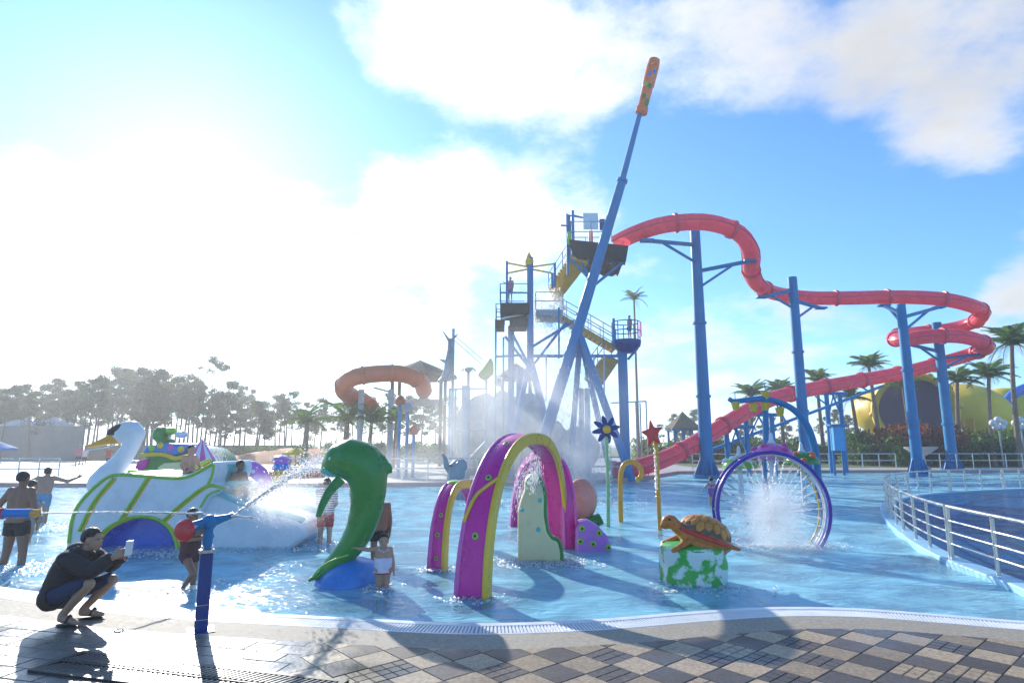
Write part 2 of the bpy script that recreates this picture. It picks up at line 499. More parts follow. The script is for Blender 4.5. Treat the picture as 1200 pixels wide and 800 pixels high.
# water: real ripples, close ones as geometry, finer ones as bump
wm, nt, n, l, b = nodes_of('pool water')
n.remove(b)
tc = n.new('ShaderNodeTexCoord')
def wave(scale, sx, sy, detail, rot=0.0):
    mp = n.new('ShaderNodeMapping'); mp.inputs['Scale'].default_value = (sx, sy, 1); mp.inputs['Rotation'].default_value = (0, 0, rot)
    l.new(tc.outputs['Object'], mp.inputs['Vector'])
    z = n.new('ShaderNodeTexNoise'); z.inputs['Scale'].default_value = scale; z.inputs['Detail'].default_value = detail; z.inputs['Roughness'].default_value = .55
    z.inputs['Distortion'].default_value = .8
    l.new(mp.outputs[0], z.inputs['Vector']); return z.outputs['Fac']
def bumpn(h, strength, dist, prev=None):
    bp = n.new('ShaderNodeBump'); bp.inputs['Strength'].default_value = strength; bp.inputs['Distance'].default_value = dist
    l.new(h, bp.inputs['Height'])
    if prev is not None: l.new(prev, bp.inputs['Normal'])
    return bp.outputs[0]
nrm = bumpn(wave(2.4, 1.0, 1.7, 3, .3), .55, .055)
nrm = bumpn(wave(6.5, 1.0, 1.6, 4, -.4), .7, .026, nrm)
nrm = bumpn(wave(17.0, 1.0, 1.4, 2, .7), .5, .007, nrm)
fr = n.new('ShaderNodeFresnel'); fr.inputs['IOR'].default_value = 1.33; l.new(nrm, fr.inputs['Normal'])
tr = n.new('ShaderNodeBsdfTransparent'); tr.inputs[0].default_value = (.80, .97, 1.0, 1)
gl = n.new('ShaderNodeBsdfGlossy'); gl.inputs['Roughness'].default_value = .09; gl.inputs['Color'].default_value = (1, 1, 1, 1); l.new(nrm, gl.inputs['Normal'])
ms = n.new('ShaderNodeMixShader'); l.new(fr.outputs[0], ms.inputs[0]); l.new(tr.outputs[0], ms.inputs[1]); l.new(gl.outputs[0], ms.inputs[2])
# milky, aerated water: a little of the light scatters back from the bubbles
df = n.new('ShaderNodeBsdfDiffuse'); df.inputs[0].default_value = (.38, .82, .95, 1); l.new(nrm, df.inputs['Normal'])
fz = n.new('ShaderNodeMapRange'); l.new(wave(.9, 1, 1.4, 7, .2), fz.inputs['Value'])
fz.inputs['From Min'].default_value = .40; fz.inputs['From Max'].default_value = .72; fz.inputs['To Min'].default_value = .24; fz.inputs['To Max'].default_value = .70
ms2 = n.new('ShaderNodeMixShader'); l.new(fz.outputs[0], ms2.inputs[0]); l.new(ms.outputs[0], ms2.inputs[1]); l.new(df.outputs[0], ms2.inputs[2])
l.new(ms2.outputs[0], n['Material Output'].inputs[0])
# graded grid (finer near the deck)
xs = np.linspace(-34, 60, 330); ys = 4 + (np.linspace(0, 1, 230) ** 1.8) * 40
gx, gy = np.meshgrid(xs, ys)
r_ = np.random.RandomState(3); zz = np.zeros_like(gx)
for k in range(26):
    a = r_.uniform(0, math.pi * 2); lam = r_.uniform(.7, 3.2); ph = r_.uniform(0, 6.28)
    zz += np.sin((gx * math.cos(a) + gy * math.sin(a)) * 2 * math.pi / lam + ph + .8 * np.sin(gx * .7 + k) * np.cos(gy * .6 + k)) * .0024 * lam ** .7
zz *= np.clip(1.3 - gy / 40, .35, 1)
vs = np.stack([gx, gy, zz + WATER_Z], -1).reshape(-1, 3); nx_ = len(xs)
fs = [(j * nx_ + i, j * nx_ + i + 1, (j + 1) * nx_ + i + 1, (j + 1) * nx_ + i) for j in range(len(ys) - 1) for i in range(nx_ - 1)]
me = bpy.data.meshes.new('water'); me.from_pydata(vs.tolist(), [], fs); me.materials.append(wm)
me.polygons.foreach_set('use_smooth', [True] * len(me.polygons))
water = bpy.data.objects.new('water', me); COL.objects.link(water); structure(water)

# pale submerged step along the near edge
def offset(pl, d):
    out = []
    for i, p in enumerate(pl):
        a = pl[max(0, i - 1)]; c = pl[min(len(pl) - 1, i + 1)]; t = (c - a).normalized()
        out.append(p + Vector((t.y, -t.x, 0)) * d)
    return out
structure(ribbon('pool_step', offset(near, .02), offset(near, -.42), WATER_Z - .05, mat('pale step paint', (.50, .72, .82), rough=.5, var=.15)))
# ---- coping: white overflow channel with slats, then a pebble-dash band
def offset(pl, d):
    out = []
    for i, p in enumerate(pl):
        a = pl[max(0, i - 1)]; c = pl[min(len(pl) - 1, i + 1)]; t = (c - a).normalized()
        out.append(p + Vector((t.y, -t.x, 0)) * d)      # towards the camera side
    return out
M['lip'] = mat('white coping', (.72, .74, .74), rough=.35, var=.1, vscale=6)
def band(name, d0, d1, z0, z1, m, parent=None):
    a, c = offset(near, d0), offset(near, d1)
    vs = []; fs = []
    for p, q in zip(a, c):
        vs += [(p.x, p.y, z0), (p.x, p.y, z1), (q.x, q.y, z1), (q.x, q.y, z0)]
    for i in range(len(a) - 1):
        for k in range(3): fs.append((4 * i + k, 4 * i + k + 1, 4 * i + 4 + k + 1, 4 * i + 4 + k))
    return MB().add(vs, fs).build(name, m, parent, smooth=0, fix=True, bevel=.004)
lip = structure(band('coping', -.05, .05, -.16, .016, M['lip']))
band('coping_edge', .28, .31, -.02, .014, M['lip'], lip)
cop = structure(band('coping_band', .31, .74, -.02, .012, M['copingstone']))
# gutter slats across the channel
gm_ = MB(); L_ = resample(near, .034)
for i in range(1, len(L_) - 1):
    p = L_[i]
    if not (-7.5 < p.x < 8): continue
    t = (L_[i + 1] - L_[i - 1]).normalized(); nn = Vector((t.y, -t.x, 0))
    gm_.bar(p + nn * .05 + Vector((0, 0, .004)), p + nn * .28 + Vector((0, 0, .004)), .020, .016)
gs = gm_.build('gutter_slats', M['lip'], lip, smooth=0); gs['kind'] = 'stuff'
gb = ribbon('gutter_channel', offset(near, .04), offset(near, .29), .004, mat('gutter grey', (.30, .33, .35), rough=.4), lip)

# ---- deck paving: one object for each paver the photograph lets one pick apart
jm = mat('deck joint', (.15, .135, .12), rough=.5, var=.25, vscale=8)
deck_pts = offset(near, .73)
da = [p for p in deck_pts if -13 < p.x < 13]
deck = structure(MB().add([(p.x, p.y, .003) for p in da] + [(p.x, .2, .003) for p in reversed(da)], [tuple(range(2 * len(da)))]).build('pavement', jm, smooth=0, fix=True))
if deck.data.polygons[0].normal.z < 0: deck.data.flip_normals()
def paver_mat(name, col, wet):
    m, nt, n, l, b = nodes_of(name)
    g = n.new('ShaderNodeNewGeometry'); oi = n.new('ShaderNodeObjectInfo')
    z1 = n.new('ShaderNodeTexNoise'); z1.inputs['Scale'].default_value = .9; z1.inputs['Detail'].default_value = 5
    z2 = n.new('ShaderNodeTexNoise'); z2.inputs['Scale'].default_value = 38; z2.inputs['Detail'].default_value = 6
    for z in (z1, z2): l.new(g.outputs['Position'], z.inputs['Vector'])
    rp = n.new('ShaderNodeValToRGB'); c = np.array(col)
    rp.color_ramp.elements[0].position = .28; rp.color_ramp.elements[1].position = .75
    rp.color_ramp.elements[0].color = (*(c * .55), 1); rp.color_ramp.elements[1].color = (*(c * 1.25), 1)
    l.new(z2.outputs['Fac'], rp.inputs[0])
    hv = n.new('ShaderNodeHueSaturation'); l.new(rp.outputs[0], hv.inputs['Color'])
    mr = n.new('ShaderNodeMapRange'); mr.inputs['To Min'].default_value = .72; mr.inputs['To Max'].default_value = 1.25
    l.new(oi.outputs['Random'], mr.inputs['Value']); l.new(mr.outputs[0], hv.inputs['Value'])
    l.new(hv.outputs[0], b.inputs['Base Color'])
    mr = n.new('ShaderNodeMapRange'); l.new(z1.outputs['Fac'], mr.inputs['Value'])
    mr.inputs['From Min'].default_value = .36; mr.inputs['From Max'].default_value = .62
    mr.inputs['To Min'].default_value = wet[0]; mr.inputs['To Max'].default_value = wet[1]
    l.new(mr.outputs[0], b.inputs['Roughness'])
    bp = n.new('ShaderNodeBump'); bp.inputs['Strength'].default_value = .35; bp.inputs['Distance'].default_value = .006
    l.new(z2.outputs['Fac'], bp.inputs['Height']); l.new(bp.outputs[0], b.inputs['Normal'])
    return m
pav_l = paver_mat('paver sand', (.38, .28, .175), (.30, .62)); pav_d = paver_mat('paver slate', (.095, .075, .062), (.25, .6))
pav_g = paver_mat('paver grey wet', (.19, .175, .155), (.22, .52))
def tile_mesh(name, w, d, m, split=0):
    mb = MB(); h = .022
    if split:
        k = split
        for i in range(k):
            for j in range(k):
                mb.box((-w / 2 + (i + .5) * w / k, -d / 2 + (j + .5) * d / k, 0), (w / k - .006, d / k - .006, h))
    else: mb.box((0, 0, 0), (w - .007, d - .007, h))
    me = bpy.data.meshes.new(name); me.from_pydata(mb.v, [], mb.f); me.materials.append(m)
    bm = bmesh.new(); bm.from_mesh(me)
    bmesh.ops.bevel(bm, geom=[e for e in bm.edges if all(v.co.z > 0 for v in e.verts)], offset=.004, segments=1, affect='EDGES')
    bm.to_mesh(me); bm.free()
    return me
TS = .30
t_l = tile_mesh('paver', TS, TS, pav_l); t_d = tile_mesh('paver', TS, TS, pav_d); t_d2 = tile_mesh('paver', TS, TS, pav_d, 3); t_l2 = tile_mesh('paver', TS, TS, pav_l, 3)
def edge_y(x):
    c = min(deck_pts, key=lambda p: abs(p.x - x)); return c.y
ANG = R(41)
ca, sa = math.cos(ANG), math.sin(ANG)
np_ = 0
def poly_clip(poly, fn):
    out = []
    for i in range(len(poly)):
        a, c = poly[i], poly[(i + 1) % len(poly)]; fa, fc = fn(a), fn(c)
        if fa >= 0: out.append(a)
        if fa * fc < 0: t = fa / (fa - fc); out.append((a[0] + (c[0] - a[0]) * t, a[1] + (c[1] - a[1]) * t))
    return out
XSPLIT = -1.75
def cut_piece(poly, m, name, keep):
    """a paver cut where it meets the coping or the other paving"""
    poly = poly_clip(poly, lambda p: edge_y(p[0]) - .012 - p[1])
    poly = poly_clip(poly, lambda p: (p[0] - XSPLIT) * keep) if len(poly) > 2 else poly
    if len(poly) < 3: return
    k = len(poly)
    mb = MB().add([(x, y, .015) for x, y in poly] + [(x, y, -.01) for x, y in poly], [tuple(range(k))] + [(i, i + k, (i + 1) % k + k, (i + 1) % k) for i in range(k)])
    mb.build(name, m, deck, smooth=0, fix=True)
def rect(cx, cy, w, d, c_, s_, g=.004):
    return [(cx + c_ * u - s_ * v, cy + s_ * u + c_ * v) for u, v in ((-w / 2 + g, -d / 2 + g), (w / 2 - g, -d / 2 + g), (w / 2 - g, d / 2 - g), (-w / 2 + g, d / 2 - g))]
def cut_tile(cx, cy, m): cut_piece(rect(cx, cy, TS, TS, ca, sa), m, 'paver', 1)
for i in range(-46, 46):
    for j in range(-30, 46):
        u, v = i * TS, j * TS
        x, y = ca * u - sa * v, sa * u + ca * v
        if not (XSPLIT - .3 < x < 6.6) or y < 4.65 or y > edge_y(x) + .3: continue
        dark = (i + j) % 2 == 0
        if x < XSPLIT + .27 or y > edge_y(x) - .28: cut_tile(x, y, pav_d if dark else pav_l); continue
        me = (t_d2 if rng.random() < .35 else t_d) if dark else (t_l2 if rng.random() < .12 else t_l)
        piece(me, 'paver', deck, (x, y, .004 + rng.uniform(-.002, .002)), (rng.uniform(-.004, .004), rng.uniform(-.004, .004), ANG))
        np_ += 1
# grey wet bricks on the other side, laid across the walk
BW, BD = .30, .20
t_g = tile_mesh('brick', BW, BD, pav_g)
GA = R(-14); cg, sg = math.cos(GA), math.sin(GA)
bricks_far = MB(); nb = 0
for j in range(-10, 60):
    for i in range(-60, 20):
        u, v = (i + (.5 if j % 2 else 0)) * BW, j * BD
        x, y = cg * u - sg * v, sg * u + cg * v
        if x > XSPLIT + .16 or x < -7.4 or y < 4.7 or y > edge_y(x) + .16: continue
        if x > XSPLIT - .17 or y > edge_y(x) - .17: cut_piece(rect(x, y, BW, BD, cg, sg), pav_g, 'brick', -1); continue
        if nb < 290 and y < 8.4:
            piece(t_g, 'brick', deck, (x, y, .004 + rng.uniform(-.002, .002)), (rng.uniform(-.006, .006), rng.uniform(-.006, .006), GA)); nb += 1
        else: bricks_far.box((x, y, .004), (BW - .007, BD - .007, .022), Matrix.Rotation(GA, 3, 'Z'))
if bricks_far.v:
    o = bricks_far.build('brick_field', pav_g, deck, smooth=0); o['kind'] = 'stuff'
print('pavers', np_, 'bricks', nb)

# ---- deep round pool on the right, behind the railing
rail_px = [(1262, 716), (1200, 693), (1150, 674), (1105, 655), (1070, 634), (1048, 615), (1040, 602), (1041, 594), (1052, 587), (1085, 581), (1140, 577), (1210, 574), (1290, 572)]
rail_g = [GW(x, y) for x, y in rail_px]
rail_g = [rail_g[0] + Vector((dx_, dy_, 0)) for dx_, dy_ in ((7.5, -.35), (4.5, -.4), (2.2, -.42), (.9, -.25))] + rail_g
rail_c = catmull(rail_g, 8)
dpts = [Vector(p) for p in rail_c] + [Vector((40, 24.0, 0)), Vector((40, rail_g[0].y, 0))]
dm = mat('deep pool paint', (.012, .085, .26), rough=.5, var=.25, vscale=.6)
structure(MB().add([(p.x, p.y, FLOOR_Z + .006) for p in dpts], [tuple(range(len(dpts)))]).build('deep_pool_floor', dm, smooth=0, fix=True))
def wall_along(name, pl, w, z0, z1, m, parent=None):
    vs = []; fs = []
    for i, p in enumerate(pl):
        a = pl[max(0, i - 1)]; c = pl[min(len(pl) - 1, i + 1)]; t = (c - a); t.z = 0; t.normalize(); nn = Vector((t.y, -t.x, 0)) * (w / 2)
        for q, z in ((p + nn, z0), (p + nn, z1), (p - nn, z1), (p - nn, z0)): vs.append((q.x, q.y, z))
    for i in range(len(pl) - 1):
        for k in range(3): fs.append((4 * i + k, 4 * i + k + 1, 4 * i + 5 + k, 4 * i + 4 + k))
    fs.append((0, 1, 2, 3)); e = 4 * (len(pl) - 1); fs.append((e + 3, e + 2, e + 1, e))
    return MB().add(vs, fs).build(name, m, parent, smooth=30, fix=True, bevel=.02)
dwm = wm.copy(); dwm.name = 'deep pool water'
for nd in dwm.node_tree.nodes:
    if nd.type == 'BSDF_DIFFUSE': nd.inputs[0].default_value = (.02, .15, .38, 1)
    if nd.type == 'BSDF_TRANSPARENT': nd.inputs[0].default_value = (.35, .62, .80, 1)
structure(MB().add([(p.x, p.y, WATER_Z + .035) for p in dpts], [tuple(range(len(dpts)))]).build('deep_water', dwm, smooth=0, fix=True))
if bpy.data.objects['deep_water'].data.polygons[0].normal.z < 0: bpy.data.objects['deep_water'].data.flip_normals()
M['kerbblue'] = mat('pale blue kerb', (.33, .60, .76), rough=.4, var=.12)
structure(wall_along('deep_pool_kerb', rail_c, .30, FLOOR_Z, WATER_Z + .10, M['kerbblue']))

# ---- far deck edge line (coral painted kerb) and lawns
M['coral'] = mat('coral kerb', (.55, .30, .26), rough=.6)
fe = [Vector(p) for p in (( -34, 30, 0), (-22, 28.5, 0), (-10, 28.2, 0), (1, 29.5, 0), (6, 31.5, 0), (8, 36, 0), (10.5, 40.5, 0), (18, 42, 0), (28, 42.5, 0), (60, 43, 0))]
structure(wall_along('pool_far_kerb', fe, .5, -.4, .03, M['coral']))
gmn, nt, n, l, b = nodes_of('lawn')
g = n.new('ShaderNodeNewGeometry')
z1 = n.new('ShaderNodeTexNoise'); z1.inputs['Scale'].default_value = .4; z1.inputs['Detail'].default_value = 10; z1.inputs['Roughness'].default_value = .7
l.new(g.outputs['Position'], z1.inputs['Vector'])
rp = n.new('ShaderNodeValToRGB'); rp.color_ramp.elements[0].position = .32; rp.color_ramp.elements[1].position = .7
rp.color_ramp.elements[0].color = (.045, .09, .02, 1); rp.color_ramp.elements[1].color = (.13, .17, .045, 1)
l.new(z1.outputs['Fac'], rp.inputs[0]); l.new(rp.outputs[0], b.inputs['Base Color']); b.inputs['Roughness'].default_value = .9
bp = n.new('ShaderNodeBump'); bp.inputs['Strength'].default_value = .8; bp.inputs['Distance'].default_value = .1
l.new(z1.outputs['Fac'], bp.inputs['Height']); l.new(bp.outputs[0], b.inputs['Normal'])
structure(MB().add([(-130, 74, .012), (-42, 66, .012), (-40, 78, .02), (-40, 200, .02), (-200, 200, .02)], [(0, 1, 2, 3, 4)]).build('lawn', gmn, smooth=0))
structure(MB().add([(14, 47, .012), (70, 47, .012), (260, 60, .012), (260, 300, .02), (10, 300, .02)], [(0, 1, 2, 3, 4)]).build('lawn', gmn, smooth=0))
structure(MB().add([(-40, 90, .016), (10, 70, .016), (10, 300, .02), (-40, 300, .02)], [(0, 1, 2, 3)]).build('lawn', gmn, smooth=0))

# ---- trench drain at the crouching man's feet
dr_a, dr_b, dr_c = G(52, 786), G(97, 768), G(352, 797)
dr = thing('drain_grate', 'black slatted trench drain cover set into the wet grey bricks', 'drain', (0, 0, 0))
ux = (dr_c - dr_b).normalized(); uy = Vector((-ux.y, ux.x, 0)); Ld = 2.45; Wd = .42
o0 = dr_b + Vector((0, 0, .02))
rm = Matrix((ux, uy, Vector((0, 0, 1)))).transposed()
fm = MB()
for k, wd in ((0, .05), (-Wd / 2, .02), (-Wd, .05)): fm.box(o0 + ux * (Ld / 2) + uy * k, (Ld, wd, .03), rm)
for k in (0, Ld): fm.box(o0 + ux * k + uy * (-Wd / 2), (.05, Wd + .05, .032), rm)
fm.build('frame', M['black'], dr, smooth=0, bevel=.003)
MB().box(o0 + ux * (Ld / 2) + uy * (-Wd / 2) - Vector((0, 0, .004)), (Ld, Wd, .012), rm).build('pit_shade', mat('drain dark', (.004, .004, .004), rough=.9), dr, smooth=0)  # thin black slab stands in for the shade below the slats
sl = MB().box((0, 0, 0), (.020, Wd / 2 - .04, .018)); me = bpy.data.meshes.new('slat'); me.from_pydata(sl.v, [], sl.f); me.materials.append(mat('cast iron', (.10, .095, .09), rough=.35, var=.3))
sr = math.atan2(ux.y, ux.x)
for row in (0, 1):
    for k in range(50):
        c = o0 + ux * (.06 + k * (Ld - .1) / 50) + uy * (-Wd * (.25 + .5 * row)) + Vector((0, 0, .004))
        piece(me, 'slat', dr, c, (0, 0, sr + R(-24)))
rebase(dr, (o0 + ux * Ld / 2 - uy * Wd / 2) * 1.0 - Vector((0, 0, .02)))
# small round floor outlet by the man
fo = thing('floor_outlet', 'small round metal floor outlet in the wet paving near the crouching man', 'drain', G(139, 741))
MB().lathe([(.045, .0), (.045, .022), (.038, .026), (.03, .022), (.03, .018)], n=20).build('rim', M['steel'], fo)
MB().lathe([(.031, .0), (.031, .017), (.0001, .019)], n=16).build('plug', M['black'], fo)

# ================================================================== play figures in the pool
def surf_disc(c, r, nrm, h=.012, n=12, squash=1.0):
    return MB().lathe([(r, -h), (r, h * .3), (r * .8, h), (.0001, h * 1.15)], c, n, axis=nrm)

# ------------------------------------------------------------------ swan slide
YS = GW(170, 643).y
sw = thing('swan_slide', 'white swan slide with green ribs and blue arched tunnel standing in the pool', 'water slide')
body_px = [(77, 641), (78, 628), (81, 610), (86, 596), (97, 582), (110, 569), (124, 558), (140, 554), (160, 555), (185, 557), (208, 558), (225, 554), (240, 546), (251, 540),
           (252, 552), (247, 568), (262, 571), (258, 576), (247, 582), (240, 592), (234, 604), (229, 625), (226, 646)]
arch_px = [(207, 646), (206, 636), (201, 624), (193, 614), (182, 608), (168, 606), (153, 607), (140, 611), (129, 617), (120, 626), (114, 636), (112, 643)]
ol = XZ(body_px, YS) + XZ(arch_px, YS)
ol = [(x, z if i not in (0, 22, 23, 34) else WATER_Z - .22) for i, (x, z) in enumerate(ol)]
hull = slab(ol, YS, YS + 1.7)
o = hull.build('body', M['swan_grey'], sw, smooth=35, fix=True, bevel=.07, bseg=4)
# tunnel lining
ap = XZ(arch_px, YS)
vs = []; fs = []
cx_ = sum(p[0] for p in ap) / len(ap)
for x, z in ap:
    zz_ = z if z > WATER_Z + .06 else WATER_Z - .2
    vs += [(x + (cx_ - x) * .03, YS - .005, zz_ - .02), (x + (cx_ - x) * .06, YS + .42, zz_ - .05)]
for i in range(len(ap) - 1): fs.append((2 * i, 2 * i + 1, 2 * i + 3, 2 * i + 2))
fs.append(tuple(range(1, 2 * len(ap), 2)))
MB().add(vs, fs).build('tunnel', M['deepblue'], sw, smooth=50, fix=True)
def rib(pts, r, m, Y, name='rib', dy=0.0, parent=sw):
    return MB().tube(catmull([P(x, y, Y) + Vector((0, dy, 0)) for x, y in pts], 6), r, 8).build(name, m, parent)
RIBS = [([(81, 636), (86, 605), (98, 584), (124, 560), (140, 556), (160, 557), (208, 560), (228, 555), (250, 543)], .030),
        ([(133, 560), (110, 588), (93, 622)], .028), ([(174, 558), (156, 586), (141, 609)], .028),
        ([(251, 543), (249, 556), (244, 567)], .026), ([(262, 571), (243, 569), (218, 586), (190, 611)], .028),
        ([(258, 574), (245, 579), (235, 594)], .022),
        ([(113, 641), (118, 627), (130, 616), (150, 607), (168, 605), (184, 608), (198, 618), (206, 633), (208, 646)], .030)]
for pts, r in RIBS:
    rib(pts, r, M['lime'], YS, dy=-.012)
for pts, r in RIBS[1:3] + RIBS[4:5] + RIBS[6:]:
    rib([(x + 3.2, y + .6) for x, y in pts], r * .8, M['yellow'], YS, 'rib_accent_stripe', dy=.004)  # yellow paint accents beside the lime ribs
# rear flank rim of the boat-shaped back
rib([(150, 552), (190, 553), (222, 549), (246, 538)], .035, M['lime'], YS + 1.6, 'rim')
# neck and head, one skin
nk = MB()
yN = YS + .7
neckp = [(120, 566, .27), (127, 556, .235), (139, 544, .19), (149, 530, .165), (156, 518, .155), (160, 508, .165), (155, 503, .18), (146, 503, .165), (138, 506, .13)]
pp = [P(x, y, yN) for x, y, r in neckp]
for i in range(len(pp) - 1): nk.capsule(pp[i], neckp[i][2], pp[i + 1], neckp[i + 1][2], 14)
nk.ell(P(147, 508, yN), (.27, .17, .19))
neck = link_mesh('neck', fuse(nk, .03, 8), M['white'], sw)
bk = MB(); b0 = P(137, 512, yN)
bpts = [P(138, 512, yN), P(128, 515, yN), P(116, 519, yN), P(103, 523, yN)]
bk.tube(catmull(bpts, 4), [(.145 - .115 * t ** .8, .115 - .08 * t) for t in np.linspace(0, 1, 13)], 12)
bk.build('beak', M['gold'], sw)
MB().tube(catmull([P(x, y + 5.5, yN) - Vector((0, .05, 0)) for x, y in ((138, 514), (128, 518), (116, 520), (104, 522))], 4), .014, 6).build('beak_edge', M['white'], sw)
MB().ell(P(140, 502.5, yN), (.25, .172, .10), Matrix.Rotation(R(-24), 3, 'Y'), 16, 8).build('brow', M['black'], sw)
for s in (-1, 1): MB().ell(P(137, 508, yN) + Vector((0, s * .13, 0)), (.035, .03, .035)).build('eye', M['black'], sw)
# tail fins
for k, (pts, dy) in enumerate((([(247, 571), (262, 540), (268, 545), (264, 560), (259, 575)], .5), ([(256, 575), (266, 563), (276, 566), (268, 574), (262, 580)], .3))):
    slab(XZ(pts, YS + dy), YS + dy, YS + dy + .9).build('tail_fin', M['teal'], sw, fix=True, bevel=.04)
# slide chute at the tail: grey hull with teal flume sides
hp = [(243, 575), (258, 580), (285, 592), (312, 600), (335, 604), (352, 609), (360, 616), (362, 628), (330, 633), (280, 638), (232, 643), (232, 604)]
hz_ = [(x, z if z > WATER_Z + .12 else WATER_Z - .2) for x, z in XZ(hp, YS + .25)]
slab(hz_, YS + .12, YS + 1.55).build('chute_hull', M['swan_grey'], sw, smooth=35, fix=True, bevel=.08, bseg=4)
for dy in (.22, 1.42):
    MB().tube(catmull([P(x, y, YS + .25) + Vector((0, dy - .25, .02)) for x, y in ((244, 573), (258, 579), (285, 591), (312, 600), (340, 606), (356, 612))], 5), .075, 8).build('chute_rail', M['teal'], sw)
MB().tube(catmull([P(x, y, YS + .25) + Vector((0, .55, .0)) for x, y in ((240, 574), (258, 580), (285, 593), (312, 602), (340, 608), (358, 616))], 5), (.04), 8, up=(0, 1, 0)).build('flume_seam', M['teal'], sw)
rebase(sw, (P(170, 640, YS).x, YS + .8, WATER_Z - .2))

# ------------------------------------------------------------------ green dolphin on a blue wave
YD = GW(405, 684).y
dl = thing('dolphin_figure', 'glossy green dolphin figure leaping above a blue wave mound', 'dolphin figure')
spx = YD / FPX
dp = [(372, 676, 5), (386, 665, 9), (400, 652, 12.5), (413, 637, 14.5), (423, 618, 16.5), (429, 597, 18.5), (432, 575, 20.5), (431, 556, 23), (424, 543, 25), (412, 538, 24), (400, 539, 20), (391, 545, 14)]
db = MB(); cc = [P(x, y, YD) for x, y, r in dp]
for i in range(len(cc) - 1): db.capsule(cc[i], dp[i][2] * spx, cc[i + 1], dp[i + 1][2] * spx, 16)
db.ell(P(413, 538, YD), (27 * spx, 24 * spx, 23 * spx)); db.ell(P(397, 541, YD), (17 * spx, 18 * spx, 14 * spx))
db.capsule(P(393, 544, YD), 11 * spx, P(380, 551, YD), 5 * spx, 12)                     # beak
db.capsule(P(445, 541, YD), 9 * spx, P(456, 549, YD), 5 * spx, 10, flat=.5, flat_dir=(0, 1, 0))        # dorsal fin
db.capsule(P(438, 535, YD), 10 * spx, P(447, 542, YD), 8.5 * spx, 10, flat=.55, flat_dir=(0, 1, 0))
db.capsule(P(455, 547, YD), 5.4 * spx, P(459, 554, YD), 2 * spx, 10, flat=.5, flat_dir=(0, 1, 0))
for s in (-1, 1):                                                                              # flukes
    db.capsule(P(380, 670, YD), 6 * spx, P(368, 676, YD) + Vector((0, s * .2, 0)), 2.5 * spx, 10)
me = fuse(db, .022, 10)
va = arr(me)
def lowside(v):      # pale belly stripe under the beak
    return v
o = link_mesh('body', me, [M['green'], M['teal']], dl)
mi = np.zeros(len(me.polygons), dtype=np.int32)
jaw = P(383, 556, YD)
for p in me.polygons:
    c = p.center
    if (c - jaw).length < 13.5 * spx and p.normal.z < -.25 and c.x < P(397, 550, YD).x: mi[p.index] = 1
me.polygons.foreach_set('material_index', mi)
for k, (side, pts) in enumerate(((-1, [(404, 560), (394, 573), (388, 588), (386, 600)]), (1, [(412, 560), (408, 572), (405, 584), (404, 592)]))):
    c = catmull([P(x, y, YD) + Vector((0, side * (.20 + .10 * i), 0)) for i, (x, y) in enumerate(pts)], 5)
    rr_ = [(.035 * (1 - .5 * t), .075 * (1 - .5 * t)) for t in np.linspace(0, 1, len(c))]
    MB().tube(c, rr_, 12, up=(0, 1, 0)).build('pectoral_fin', M['green'], dl)
for s in (-1, 1):
    MB().ell(P(392, 537, YD) + Vector((0, s * .19, 0)), (.03, .03, .035)).build('eye', M['white'], dl)
md = MB().ell((P(408, 668, YD).x, YD + .15, WATER_Z - .08), (37 * spx, .52, .43), n=28, m=12, zmin=-.4)
for i, v in enumerate(md.v):
    x, y, z = v; md.v[i] = (x + .05 * math.sin(z * 9), y, z + .018 * math.sin(x * 9 + y * 4))
md.build('wave_mound', M['blue'], dl, smooth=60)
MB().tube(catmull([P(x, y, YD - .22) for x, y in ((366, 676), (376, 664), (392, 655), (408, 650))], 5), .012, 8).build('fluke_trim', M['lime'], dl)
rebase(dl, (P(408, 684, YD).x, YD, WATER_Z - .15))

